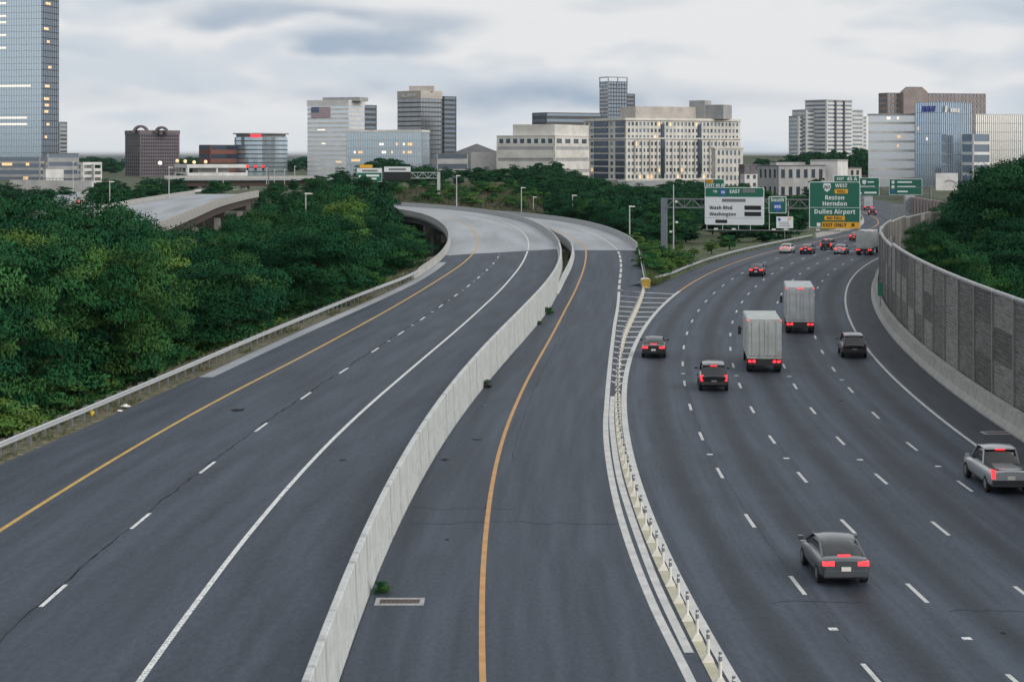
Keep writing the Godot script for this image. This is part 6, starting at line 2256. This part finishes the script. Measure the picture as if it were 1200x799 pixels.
func make_signs() -> void:
	var green := plain(lin(0.008, 0.115, 0.075), 0.45)
	var white := plain(lin(0.62, 0.66, 0.70), 0.5)
	var orange := plain(lin(0.72, 0.36, 0.02), 0.5)
	var black := plain(lin(0.01, 0.011, 0.014), 0.4)
	var grey := plain(lin(0.16, 0.165, 0.17), 0.5)
	var blue := plain(lin(0.03, 0.09, 0.36), 0.5)
	var letter := plain(lin(0.70, 0.76, 0.76), 0.5)
	# ---- main gantry
	var d := 267.0
	var foot := seen(778.5, 312, d)
	var tip := seen(999, 238, d - 6.0)
	var dir := Vector3(tip.x - foot.x, 0, tip.z - foot.z).normalized()
	var face := dir.cross(Vector3.UP).normalized()
	if face.z < 0:
		face = -face
	var basis := Basis(dir, Vector3.UP, face)
	var o := thing("sign_gantry", "cantilever steel sign gantry with a thick blue grey post in the gore", "gantry", Vector3(foot.x, -0.6, foot.z))
	var s := Shape.new()
	var h := 15.5 - (232.0 - 180.2) / 2243.0 * d + 0.6
	s.box(Vector3(0, h * 0.5, 0), Vector3(0.8, h, 0.7), basis)
	s.box(Vector3(0, 0.3, 0), Vector3(1.5, 0.6, 1.5), basis)
	part("post", s, mats.steel_blue, o)
	var y0 := 15.5 - (243.0 - 180.2) / 2243.0 * d + 0.6
	var length := (tip - foot).length()
	truss(o, dir * 0.3 + Vector3(0, y0, 0) - face * 0.5, dir * length + Vector3(0, y0, 0) - face * 0.5, 1.2, 0.9, 22, mats.steel_dull)
	# walkway and its brackets
	var wy := 15.5 - (268.5 - 180.2) / 2243.0 * d + 0.6
	s = Shape.new()
	s.bar(dir * 5.6 + Vector3(0, wy, 0) + face * 1.0, dir * (length + 0.2) + Vector3(0, wy, 0) + face * 1.0, 0.7, 0.1)
	part("walkway", s, mats.steel_dull, o)
	for q in [0.22, 0.3, 0.38, 0.44, 0.535, 0.63, 0.735, 0.985]:
		s = Shape.new()
		s.bar(dir * length * q + Vector3(0, wy, 0) + face * 0.25, dir * length * q + Vector3(0, y0 + 1.3, 0) + face * 0.25, 0.1, 0.1)
		part("hanger", s, mats.steel, o)
	for q in [0.27, 0.36, 0.56, 0.62, 0.78, 0.9]:
		s = Shape.new()
		s.box(dir * length * q + Vector3(0, wy + 0.15, 0) + face * 1.15, Vector3(0.5, 0.22, 0.3), basis)
		part("sign_lamp", s, mats.white_plastic, o)
	# columns on the sign plane to metres along the gantry
	var along := func(col): return ((col - 778.5) / (999.0 - 778.5)) * length
	var high := func(row): return 15.5 - (row - 180.2) / 2243.0 * (d - 3.0)
	var put := func(called, label, c0, c1, r0, r1):
		var n := thing(called, label, "sign", Vector3(foot.x, 0, foot.z) + dir * along.call(c0) + face * 0.55 + Vector3(0, high.call(r1), 0))
		n.basis = basis
		return [n, along.call(c1) - along.call(c0), high.call(r0) - high.call(r1)]
	# white board with green head
	var q: Array = put.call("guide_sign", "white and green guide sign reading Wash Blvd and Washington", 825, 891, 219.5, 263.5)
	var g := sign_panel(q[0], "panel", q[1], q[2], Vector3.ZERO, Basis.IDENTITY, white, letter)
	sign_box(g, "green_head", 0.09, q[2] * 0.745, q[1] - 0.18, q[2] * 0.24, green, 0.2)
	sign_text(g, "TO", q[1] * 0.175, q[2] * 0.885, 0.32, letter)
	shield(g, "route_shield", q[1] * 0.31, q[2] * 0.87, 0.95, blue, 0.03)
	sign_text(g, "66", q[1] * 0.31, q[2] * 0.87, 0.34, letter, 0.05)
	sign_text(g, "EAST", q[1] * 0.505, q[2] * 0.888, 0.46, letter)
	sign_box(g, "display_panel", q[1] * 0.64, q[2] * 0.86, q[1] * 0.21, q[2] * 0.1, grey, 0.05, 0.03)
	sign_box(g, "display_panel", q[1] * 0.29, q[2] * 0.61, q[1] * 0.4, q[2] * 0.085, grey, 0.03)
	sign_text(g, "Wash Blvd", q[1] * 0.275, q[2] * 0.455, 0.46, black)
	sign_text(g, "Washington", q[1] * 0.305, q[2] * 0.285, 0.46, black)
	sign_box(g, "price_panel", q[1] * 0.67, q[2] * 0.4, q[1] * 0.28, q[2] * 0.115, black, 0.03)
	sign_box(g, "price_panel", q[1] * 0.67, q[2] * 0.235, q[1] * 0.28, q[2] * 0.115, black, 0.03)
	sign_box(g, "rule", 0.09, q[2] * 0.175, q[1] - 0.18, 0.04, grey, 0.01)
	sign_box(g, "price_panel", q[1] * 0.18, q[2] * 0.045, q[1] * 0.2, q[2] * 0.09, black, 0.03)
	q = put.call("exit_tab", "small green exit tab with an orange block above the white guide sign", 824.5, 847, 209.5, 220.0)
	g = sign_panel(q[0], "panel", q[1], q[2], Vector3.ZERO, Basis.IDENTITY, green, letter, 0.12)
	sign_box(g, "orange_block", 0.2, q[2] * 0.55, q[1] * 0.36, q[2] * 0.36, orange, 0.04)
	sign_text(g, "LEFT", q[1] * 0.23, q[2] * 0.72, 0.26, black, 0.04)
	sign_text(g, "EXIT 45 B", q[1] * 0.52, q[2] * 0.27, 0.4, letter)
	q = put.call("route_sign", "small square green sign reading South with a blue route shield", 896, 915.5, 230, 249.5)
	g = sign_panel(q[0], "panel", q[1], q[2], Vector3.ZERO, Basis.IDENTITY, green, letter, 0.15)
	sign_text(g, "South", q[1] * 0.5, q[2] * 0.8, 0.48, letter)
	shield(g, "route_shield", q[1] * 0.5, q[2] * 0.4, 1.25, blue, 0.02)
	sign_text(g, "495", q[1] * 0.5, q[2] * 0.39, 0.42, letter, 0.045)
	q = put.call("guide_sign", "large green guide sign reading Reston Herndon and Dulles Airport", 940.5, 996, 212.5, 266.0)
	g = sign_panel(q[0], "panel", q[1], q[2], Vector3.ZERO, Basis.IDENTITY, green, letter, 0.3)
	shield(g, "route_shield", q[1] * 0.35, q[2] * 0.885, 1.1, white)
	sign_text(g, "267", q[1] * 0.35, q[2] * 0.88, 0.42, black, 0.045)
	sign_text(g, "WEST", q[1] * 0.63, q[2] * 0.915, 0.46, letter)
	sign_box(g, "toll_plate", q[1] * 0.5, q[2] * 0.745, q[1] * 0.26, q[2] * 0.095, orange)
	sign_text(g, "TOLL", q[1] * 0.63, q[2] * 0.79, 0.36, black, 0.04)
	sign_text(g, "Reston", q[1] * 0.5, q[2] * 0.655, 0.58, letter)
	sign_text(g, "Herndon", q[1] * 0.5, q[2] * 0.525, 0.58, letter)
	sign_box(g, "rule", 0.15, q[2] * 0.435, q[1] - 0.3, 0.05, letter, 0.02)
	sign_text(g, "Dulles Airport", q[1] * 0.5, q[2] * 0.35, 0.6, letter)
	sign_box(g, "toll_plate", q[1] * 0.3, q[2] * 0.165, q[1] * 0.4, q[2] * 0.095, orange)
	sign_text(g, "NO TOLL", q[1] * 0.5, q[2] * 0.21, 0.36, black, 0.04)
	sign_box(g, "exit_only_plate", q[1] * 0.25, -0.05, q[1] * 0.74, q[2] * 0.135, orange)
	sign_text(g, "EXIT ONLY", q[1] * 0.5, q[2] * 0.062, 0.46, black, 0.04)
	var ar := Shape.new()
	ar.prism(PackedVector2Array([Vector2(0, 0), Vector2(0.09, -0.09), Vector2(0.3, 0.12), Vector2(0.3, -0.02), Vector2(0.46, -0.02), Vector2(0.46, 0.4), Vector2(0.04, 0.4), Vector2(0.04, 0.24), Vector2(0.2, 0.24)]), 0.03, 0.045, Basis.IDENTITY, Vector3(q[1] * 0.82, q[2] * 0.035, 0))
	part("arrow", ar, black, g)
	sign_box(g, "corner_mark", q[1] * 0.15, q[2] * 0.03, 0.5, 0.5, letter, 0.05)
	q = put.call("exit_tab", "green tab reading EXIT 45 A on top of the large green sign", 967, 995.5, 205, 213.2)
	g = sign_panel(q[0], "panel", q[1], q[2], Vector3.ZERO, Basis.IDENTITY, green, letter, 0.1)
	sign_text(g, "EXIT", q[1] * 0.26, q[2] * 0.5, 0.34, letter)
	sign_text(g, "45 A", q[1] * 0.7, q[2] * 0.5, 0.5, letter)
	# small white board further back
	var p := seen(920, 266, 330.0)
	o = thing("small_board", "small white information board below the gantry, partly hidden", "sign", Vector3(p.x, -0.8, p.z))
	s = Shape.new()
	s.box(Vector3(0, (p.y + 0.8) * 0.5, -0.1), Vector3(0.14, p.y + 0.8, 0.1))
	part("post", s, mats.steel_dull, o)
	g = sign_panel(o, "panel", 2.9, 2.0, Vector3(-1.45, p.y + 0.6, 0), Basis.IDENTITY, white, white, 0.1)
	sign_box(g, "orange_block", 2.0, 1.5, 0.6, 0.3, orange, 0.03)
	shield(g, "route_shield", 0.5, 1.5, 0.5, blue)
	for i in 3:
		sign_box(g, "text_line", 0.5, 0.35 + i * 0.3, 1.9 - i * 0.2, 0.1, grey, 0.02)
	# ---- second gantry
	d = 452.0
	p = seen(1000, 229, d)
	var e := seen(1092, 229, d - 6.0)
	dir = (e - p).normalized()
	face = Vector3(-dir.z, 0, dir.x)
	if face.z < 0:
		face = -face
	o = thing("far_gantry", "far steel sign gantry over the highway near the glass offices", "gantry", Vector3(p.x, 0, p.z))
	length = (e - p).length()
	truss(o, Vector3(0, p.y - 0.0, 0) - face * 0.8, dir * length + Vector3(0, p.y, 0) - face * 0.8, 1.9, 1.0, 14, mats.steel_dull)
	for t in [0.01, 0.985]:
		s = Shape.new()
		s.tube(dir * length * t + Vector3(0, -1, 0) - face * 0.5, dir * length * t + Vector3(0, p.y + 2.2, 0) - face * 0.5, 0.3, 0.25, 10)
		part("post", s, mats.steel_dull, o)
	s = Shape.new()
	s.bar(Vector3(0, p.y - 0.2, 0) + face * 0.7, dir * length + Vector3(0, p.y - 0.2, 0) + face * 0.7, 0.8, 0.1)
	part("walkway", s, mats.steel_dull, o)
	for k in [[1003.5, 1031.5, 208.5, 229.5, "far green guide sign with a white shield and an arrow", 0], [1043, 1081.5, 210, 228.5, "far wide green guide sign listing three routes", 1]]:
		var x0: float = (k[0] - 1000.0) / 92.0 * length
		var x1: float = (k[1] - 1000.0) / 92.0 * length
		var yb: float = 15.5 - (k[3] - 180.2) / 2243.0 * (d - 3.0)
		var yt: float = 15.5 - (k[2] - 180.2) / 2243.0 * (d - 3.0)
		var n := thing("far_sign", k[4], "sign", Vector3(p.x, 0, p.z) + dir * x0 + Vector3(0, yb, 0) + face * 0.25)
		n.basis = Basis(dir, Vector3.UP, face)
		g = sign_panel(n, "panel", x1 - x0, yt - yb, Vector3.ZERO, Basis.IDENTITY, green, letter, 0.2)
		if k[5] == 0:
			shield(g, "route_shield", 2.0, 3.2, 1.0, white)
			sign_box(g, "text_line", 2.8, 3.05, 1.5, 0.3, letter, 0.05)
			sign_box(g, "text_line", 0.9, 2.1, 3.6, 0.16, letter, 0.05)
			sign_box(g, "text_line", 2.0, 0.5, 2.9, 0.4, letter, 0.1)
			ar = Shape.new()
			ar.prism(PackedVector2Array([Vector2(0, 0.7), Vector2(0, 0), Vector2(0.25, 0.22), Vector2(0.8, -0.3), Vector2(1.0, -0.1), Vector2(0.45, 0.42), Vector2(0.7, 0.7)]), 0.02, 0.03, Basis.IDENTITY, Vector3(0.5, 0.6, 0))
			part("arrow", ar, letter, g)
		else:
			for i in 3:
				shield(g, "route_shield", 0.9, 0.75 + i * 1.1, 0.75, white if i > 0 else blue)
				sign_box(g, "text_line", 1.9, 0.6 + i * 1.1, [2.4, 4.2, 3.4][i], 0.34, letter, 0.08)
	# tab on the left one
	# ---- left gantry with the dark message board
	d = 500.0
	p = seen(415, 206, d)
	e = seen(514, 206, d)
	o = thing("left_gantry", "steel sign gantry over the left ramp beyond its bridge", "gantry", Vector3(p.x, 0, p.z))
	truss(o, Vector3(0, p.y - 0.6, 0), Vector3(e.x - p.x, p.y - 0.6, 0), 1.5, 1.0, 16, mats.steel)
	s = Shape.new()
	s.box(Vector3(e.x - p.x, p.y * 0.5 + 2.0, 0), Vector3(0.8, p.y - 2.0, 0.7))
	part("post", s, mats.steel, o)
	s = Shape.new()
	s.box(Vector3(-0.6, p.y * 0.5 + 0.6, 0), Vector3(0.6, p.y + 1.0, 0.7))
	part("post", s, mats.steel, o)
	p = seen(418, 213.0, d - 2.0)
	var n2 := thing("lane_sign", "green and white guide sign with an orange tab on the left gantry", "sign", p)
	var k2 := (d - 2.0) / 2243.0
	g = sign_panel(n2, "panel", 29.5 * k2, 16.0 * k2, Vector3.ZERO, Basis.IDENTITY, green, letter, 0.15)
	sign_box(g, "white_head", 0.1, 10.6 * k2, 29.0 * k2, 5.0 * k2, white, 0.1, 0.02)
	sign_box(g, "text_line", 1.4, 11.8 * k2, 4.0, 0.5, grey, 0.05, 0.04)
	sign_box(g, "text_line", 2.4, 6.2 * k2, 3.4, 0.5, letter, 0.1)
	sign_box(g, "text_line", 3.2, 2.6 * k2, 1.9, 0.45, letter, 0.1)
	sign_box(g, "orange_tab", 3.2 * k2, 16.4 * k2, 15.0 * k2, 3.6 * k2, orange, 0.1, -0.02)
	ar = Shape.new()
	ar.prism(PackedVector2Array([Vector2(0, 0.7), Vector2(0, 0), Vector2(0.25, 0.22), Vector2(0.8, -0.3), Vector2(1.0, -0.1), Vector2(0.45, 0.42), Vector2(0.7, 0.7)]), 0.02, 0.03, Basis.IDENTITY, Vector3(0.5, 1.0, 0))
	part("arrow", ar, letter, g)
	p = seen(450, 211.5, d - 2.0)
	n2 = thing("message_board", "dark electronic message board with a white head on the left gantry", "sign", p)
	s = Shape.new()
	s.box(Vector3(15.5 * k2, 5.0 * k2, -0.3), Vector3(31.0 * k2, 10.0 * k2, 0.9))
	part("display", s, black, n2)
	s = Shape.new()
	s.box(Vector3(15.5 * k2, 13.2 * k2, 0.0), Vector3(31.0 * k2, 6.0 * k2, 0.2))
	part("head_board", s, white, n2)
	s = Shape.new()
	s.box(Vector3(15.5 * k2, 13.2 * k2, 0.12), Vector3(20.0 * k2, 2.4 * k2, 0.05))
	part("text_line", s, grey, n2)

# ---------------------------------------------------------------- vehicles (origin at the middle of the rear axle's ground line end; +z is the rear)
func ring_of(w: float, y0: float, y1: float, z: float, top: float, shoulder := 0.55) -> Array:
	# a rounded section, clockwise seen from the rear so that lofts from rear to front face out
	var pts := []
	var m := lerpf(y0, y1, shoulder)
	for p in [[-0.86, y0], [-0.97, lerpf(y0, m, 0.35)], [-1.0, m], [-0.96, lerpf(m, y1, 0.6)], [-top, y1 - 0.02], [-top * 0.5, y1 + 0.015], [0.0, y1 + 0.025], [top * 0.5, y1 + 0.015], [top, y1 - 0.02], [0.96, lerpf(m, y1, 0.6)], [1.0, m], [0.97, lerpf(y0, m, 0.35)], [0.86, y0], [0.0, y0 - 0.02]]:
		pts.append(Vector3(p[0] * w, p[1], z))
	return pts

func wheel(o: Node3D, x: float, z: float, r: float, w: float) -> void:
	var t := Shape.new()
	t.tube(Vector3(x - w * 0.5, r, z), Vector3(x + w * 0.5, r, z), r, r, 18)
	var wo := part("wheel", t, mats.tyre, o)
	var s := Shape.new()
	var out := signf(x)
	s.tube(Vector3(x, r, z), Vector3(x + out * (w * 0.5 + 0.012), r, z), r * 0.62, r * 0.55, 14)
	part("rim", s, mats.rim, wo)

# kind: 0 saloon, 1 suv, 2 pickup
func make_car(label: String, paint: Material, kind: int, at: Vector3, turn: float, lit: bool) -> void:
	var o := thing("car" if kind != 2 else "pickup_truck", label, "car" if kind != 2 else "pickup", at, turn, "vehicles on the highway")
	var l: float = [4.75, 4.75, 5.7][kind]
	var w: float = [0.92, 0.96, 1.0][kind]
	var belt: float = [1.0, 1.08, 1.12][kind]
	var roof: float = [1.45, 1.74, 1.85][kind]
	var low := 0.26 if kind == 0 else 0.34
	var body := Shape.new()
	var rings := []
	# rear is at z = 0, front at z = -l
	for q in [[0.0, 0.80, 0.14, -0.10], [0.05, 0.90, 0.05, -0.04], [0.16, 0.965, 0.0, 0.0], [0.5, 1.0, -0.01, 0.01], [l * 0.3, 1.0, -0.02, 0.0], [l * 0.62, 1.0, -0.02, -0.01], [l * 0.8, 0.98, -0.01, -0.06], [l * 0.93, 0.94, 0.0, -0.16], [l * 0.98, 0.88, 0.05, -0.24], [l, 0.78, 0.1, -0.32]]:
		rings.append(ring_of(w * q[1], low + q[2], belt + q[3] - (0.0 if q[0] < l * 0.7 else 0.04), -q[0], 0.86, 0.58))
	body.loft(rings)
	part("body", body, paint, o)
	var z0: float = [0.5, 0.1, 1.95][kind]      # rear foot of the glasshouse
	var z1: float = [1.55, 0.6, 2.2][kind]       # rear edge of the roof
	var z2: float = [2.75, 3.0, 3.3][kind]        # front edge of the roof
	var z3: float = [3.75, 3.75, 4.15][kind]      # front foot of the glasshouse
	var cab := Shape.new()
	rings = []
	for q in [[z0 - 0.25, 0.80, -0.3, -0.1], [z0, 0.86, -0.25, 0.02], [lerpf(z0, z1, 0.5), 0.83, -0.2, (roof - belt) * 0.55], [z1, 0.78, -0.2, roof - belt - 0.05], [z2, 0.78, -0.2, roof - belt - 0.05], [lerpf(z2, z3, 0.5), 0.83, -0.2, (roof - belt) * 0.5], [z3, 0.86, -0.25, 0.0]]:
		rings.append(ring_of(w * q[1], belt + q[2], belt + q[3], -q[0], 0.9, 0.35))
	cab.loft(rings)
	var glz := part("windows", cab, mats.car_glass, o)
	glz.name = "window_glass"
	var rf := Shape.new()
	rings = []
	for q in [[z1 - 0.1, 0.68, -0.09], [z1 + 0.1, 0.745, -0.01], [lerpf(z1, z2, 0.5), 0.76, 0.02], [z2 - 0.08, 0.745, -0.01], [z2 + 0.12, 0.68, -0.09]]:
		rings.append(ring_of(w * q[1], roof - 0.1, roof + q[2], -q[0], 0.86, 0.5))
	rf.loft(rings)
	part("roof", rf, paint, o)
	for sx in [-1.0, 1.0]:
		var pl := Shape.new()
		for q in [[z0, z1, 0.86, 0.78], [z3, z2, 0.86, 0.78]]:
			pl.bar(Vector3(sx * w * q[2] * 0.97, belt - 0.02, -q[0]), Vector3(sx * w * q[3] * 0.93, roof - 0.05, -q[1]), 0.07, 0.06)
		part("pillar", pl, paint, o)
		var mi := Shape.new()
		mi.box(Vector3(sx * (w + 0.1), belt + 0.1, -z3 + 0.25), Vector3(0.2, 0.15, 0.12))
		part("mirror", mi, paint, o)
		var tl := Shape.new()
		var ty := belt - (0.17 if kind == 0 else 0.2)
		if kind == 0:
			tl.prism(PackedVector2Array([Vector2(-0.2, -0.07), Vector2(0.2, -0.08), Vector2(0.2, 0.09), Vector2(-0.2, 0.07)]), -0.2, 0.03, Basis.IDENTITY, Vector3(sx * w * 0.68, ty, -0.02))
		else:
			tl.prism(PackedVector2Array([Vector2(-0.09, -0.2), Vector2(0.09, -0.2), Vector2(0.09, 0.2), Vector2(-0.09, 0.2)]), -0.2, 0.03, Basis.IDENTITY, Vector3(sx * w * 0.8, ty, -0.03))
		part("tail_light", tl, mats.tail_lit if lit else mats.tail_off, o)
		var hl := Shape.new()
		hl.box(Vector3(sx * w * 0.66, belt - 0.34, -l + 0.08), Vector3(0.4, 0.15, 0.16))
		part("headlight", hl, mats.rim, o)
		for q in [0.85, l - 0.95]:
			wheel(o, sx * (w - 0.12), -q, 0.33 if kind == 0 else 0.38, 0.23)
	var bp := Shape.new()
	bp.box(Vector3(0, low + 0.22, 0.02), Vector3(w * 1.72, 0.2, 0.16))
	part("bumper", bp, paint if kind == 0 else mats.trim, o)
	var np := Shape.new()
	np.box(Vector3(0, belt - 0.36, 0.02), Vector3(0.34, 0.16, 0.05))
	part("number_plate", np, mats.white_plastic, o)
	if lit:
		var hs := Shape.new()
		hs.box(Vector3(0, roof - 0.1 if kind > 0 else belt + 0.06, -z1 + 0.1 if kind > 0 else -z0 + 0.12), Vector3(0.45, 0.04, 0.05))
		part("brake_light", hs, mats.tail_lit, o)
	if kind == 2:
		var bed := Shape.new()
		bed.box(Vector3(0, belt - 0.02, -0.95), Vector3(w * 1.6, 0.06, 1.7))
		part("bed_cover", bed, mats.trim, o)

func make_truck(label: String, box: Material, at: Vector3, turn: float, l: float, h: float, top_lamps: bool, mid_lamps: bool) -> void:
	var o := thing("box_truck", label, "truck", at, turn, "vehicles on the highway")
	var w := 1.22
	var s := Shape.new()
	s.prism(PackedVector2Array([Vector2(-w + 0.06, 1.0), Vector2(w - 0.06, 1.0), Vector2(w, 1.06), Vector2(w, h - 0.08), Vector2(w - 0.08, h), Vector2(-w + 0.08, h), Vector2(-w, h - 0.08), Vector2(-w, 1.06)]), -l, 0.0)
	part("cargo_box", s, box, o)
	for sx in [-1.0, 1.0]:
		var dr := Shape.new()
		dr.box(Vector3(sx * 0.58, (h + 1.1) * 0.5, 0.02), Vector3(1.1, h - 1.35, 0.04))
		var d := part("rear_door", dr, box, o)
		for u in [0.3, 0.85]:
			var bar := Shape.new()
			bar.tube(Vector3(sx * u, 1.15, 0.06), Vector3(sx * u, h - 0.2, 0.06), 0.025, 0.025, 6)
			part("lock_rod", bar, mats.steel, d)
		var tl := Shape.new()
		tl.box(Vector3(sx * 0.72, 0.82, 0.05), Vector3(0.22, 0.16, 0.08))
		part("tail_light", tl, mats.tail_lit, o)
		tl = Shape.new()
		tl.box(Vector3(sx * 1.02, 0.82, 0.05), Vector3(0.22, 0.16, 0.08))
		part("tail_light", tl, mats.tail_lit, o)
		var side := Shape.new()
		side.box(Vector3(sx * (w - 0.05), h - 0.1, 0.03), Vector3(0.1, 0.07, 0.05))
		part("marker_light", side, mats.tail_lit, o)
		for q in [0.9, 2.1, l + 1.2]:
			wheel(o, sx * 0.98, -q, 0.5, 0.42 if q < 3.0 else 0.28)
	var fr := Shape.new()
	fr.box(Vector3(0, 0.82, -l * 0.5 - 0.4), Vector3(1.0, 0.25, l + 1.0))
	fr.box(Vector3(0, 0.62, 0.0), Vector3(2.2, 0.14, 0.14))
	part("chassis", fr, mats.trim, o)
	for sx in [-0.95, 0.95]:
		var mf := Shape.new()
		mf.box(Vector3(sx, 0.5, -0.35), Vector3(0.55, 0.5, 0.03))
		part("mud_flap", mf, mats.tyre, o)
	var cab := Shape.new()
	var rings := []
	for q in [[l + 0.25, 1.0, 3.0], [l + 0.5, 1.0, 3.05], [l + 1.4, 1.0, 2.95], [l + 1.8, 0.97, 2.0], [l + 2.4, 0.9, 1.75]]:
		rings.append(ring_of(1.15 * q[1], 0.7, q[2], -q[0], 0.9, 0.6))
	cab.loft(rings)
	part("cab", cab, box, o)
	for sx in [-1.0, 1.0]:
		var mi := Shape.new()
		mi.box(Vector3(sx * 1.42, 2.2, -l - 1.4), Vector3(0.22, 0.6, 0.12))
		mi.bar(Vector3(sx * 1.1, 2.3, -l - 1.4), Vector3(sx * 1.42, 2.3, -l - 1.4), 0.05, 0.05)
		part("mirror", mi, mats.trim, o)
	if top_lamps:
		for k in [-1, 0, 1]:
			var t := Shape.new()
			t.box(Vector3(k * 0.2, h - 0.12, 0.045), Vector3(0.12, 0.07, 0.05))
			part("marker_light", t, mats.tail_lit, o)
	if mid_lamps:
		for x in [-0.12, 0.12]:
			var t := Shape.new()
			t.box(Vector3(x, 0.8, 0.06), Vector3(0.18, 0.14, 0.06))
			part("tail_light", t, mats.tail_lit, o)

# heading of the carriageway at a point
func road_turn(d: float) -> float:
	return -atan(at_table(RIGHT_LINE, d + 2.0) * 0.25 - at_table(RIGHT_LINE, d - 2.0) * 0.25)

func make_vehicles() -> void:
	mats.tyre = plain(lin(0.012, 0.012, 0.013), 0.85)
	mats.rim = plain(lin(0.35, 0.36, 0.37), 0.35, 0.8)
	mats.trim = plain(lin(0.03, 0.03, 0.032), 0.6)
	mats.car_glass = plain(lin(0.012, 0.015, 0.018), 0.06, 0.0, 0.6)
	mats.tail_lit = glow(Color(1.0, 0.19, 0.22), 2.0)
	mats.tail_off = plain(lin(0.16, 0.01, 0.012), 0.25)
	var paint := func(r, g, b):
		var m := plain(lin(r, g, b), 0.32, 0.25)
		m.clearcoat_enabled = true
		m.clearcoat = 0.7
		m.clearcoat_roughness = 0.08
		return m
	var dark: Material = paint.call(0.02, 0.023, 0.028)
	var grey: Material = paint.call(0.075, 0.085, 0.095)
	var silver: Material = paint.call(0.36, 0.38, 0.40)
	var pale: Material = paint.call(0.55, 0.57, 0.58)
	var red: Material = paint.call(0.24, 0.02, 0.025)
	var box1 := textured(lin(0.52, 0.56, 0.55), mats.b_white.albedo_texture, Vector3(0.2, 0.2, 0.2), 0.55)
	var box2 := textured(lin(0.52, 0.56, 0.59), mats.b_white.albedo_texture, Vector3(0.25, 0.25, 0.25), 0.5)
	# picture column and row of the middle of the rear bumper's foot, then the kind
	var put := func(label, mat, kind, col, row, lit):
		var d: float = 2243.0 * 15.5 / (row - 180.2)
		var x: float = (col - 600.0) / 2243.0 * d
		make_car(label, mat, kind, Vector3(x, 0, -d), road_turn(d), lit)
	put.call("dark grey saloon car with bright red tail lights, nearest on the highway", grey, 0, 992, 688, true)
	put.call("silver pickup truck at the picture's right edge with red tail lights", silver, 2, 1186, 580, true)
	put.call("dark saloon car in the leftmost highway lane with tall red brake lights", dark, 0, 766, 420, true)
	put.call("dark sport utility car in the second lane with red tail lights", dark, 1, 837, 459, true)
	put.call("unlit grey sport utility car on the right lane below the noise wall", grey, 1, 1002, 420, false)
	put.call("small red lit car ahead of the trucks in the left lane", dark, 0, 886, 324, true)
	var far := [["far pale car beside the left guardrail", pale, 0, 920, 297], ["far dark car left of the distant truck", dark, 0, 944, 298], ["far grey car between lanes near the distant truck", grey, 1, 968, 293], ["far silver car just left of the distant truck", silver, 0, 984, 298], ["far red car approaching the second gantry", red, 0, 1001, 282], ["far red car under the second gantry", red, 1, 1023, 252]]
	for q in far:
		put.call(q[0], q[1], q[2], q[3], q[4], true)
	var tput := func(label, mat, col, row, l, h, a, b):
		var d: float = 2243.0 * 15.5 / (row - 180.2)
		make_truck(label, mat, Vector3((col - 600.0) / 2243.0 * d, 0, -d), road_turn(d), l, h, a, b)
	tput.call("grey white box truck with three groups of red tail lights", box1, 896, 437, 7.5, 3.8, false, true)
	tput.call("pale blue white box truck with three red lamps at its top", box2, 938, 391, 8.5, 4.0, true, false)
	tput.call("distant pale box truck below the large green sign", box1, 1013, 299, 7.0, 3.7, false, false)
	tput.call("white box truck far away under the second gantry", box2, 1018, 246, 7.0, 3.9, false, false)
	# traffic on the far left road
	for q in [[-121.0, 536.0, "far car with red lights on the far left road", true], [-124.5, 520.0, "far car with headlights on the far left road", false], [-38.0, 452.0, "far white car on the ramp beyond the left bridge", true]]:
		var p := Vector3(q[0], 1.32 if q[1] > 500.0 else left_height(452.0), -q[1])
		var o := thing("far_car", q[2], "car", p, 0.0 if q[3] else PI, "far left traffic")
		var b := Shape.new()
		var rings := []
		for k in [[0.0, 0.85, 0.9], [0.3, 0.95, 1.0], [0.8, 0.9, 1.5], [2.4, 0.9, 1.5], [3.2, 0.95, 1.0], [4.3, 0.9, 0.85]]:
			rings.append(ring_of(k[1], 0.25, k[2], -k[0], 0.8, 0.5))
		b.loft(rings)
		part("body", b, pale, o)
		for sx in [-0.62, 0.62]:
			var t := Shape.new()
			t.box(Vector3(sx, 0.75, 0.05), Vector3(0.45, 0.3, 0.12))
			part("tail_light", t, mats.tail_lit if q[3] else mats.window_light, o)
			for z in [0.8, 3.5]:
				wheel(o, sx * 1.3, -z, 0.32, 0.2)

func _ready() -> void:
	rng.seed = 20240
	light_and_camera()
	make_materials()
	make_terrain()
	make_roads()
	make_median()
	make_bridges()
	make_noise_wall()
	make_buildings()
	make_flyover()
	make_plants()
	make_rails()
	make_signs()
	make_poles()
	make_vehicles()
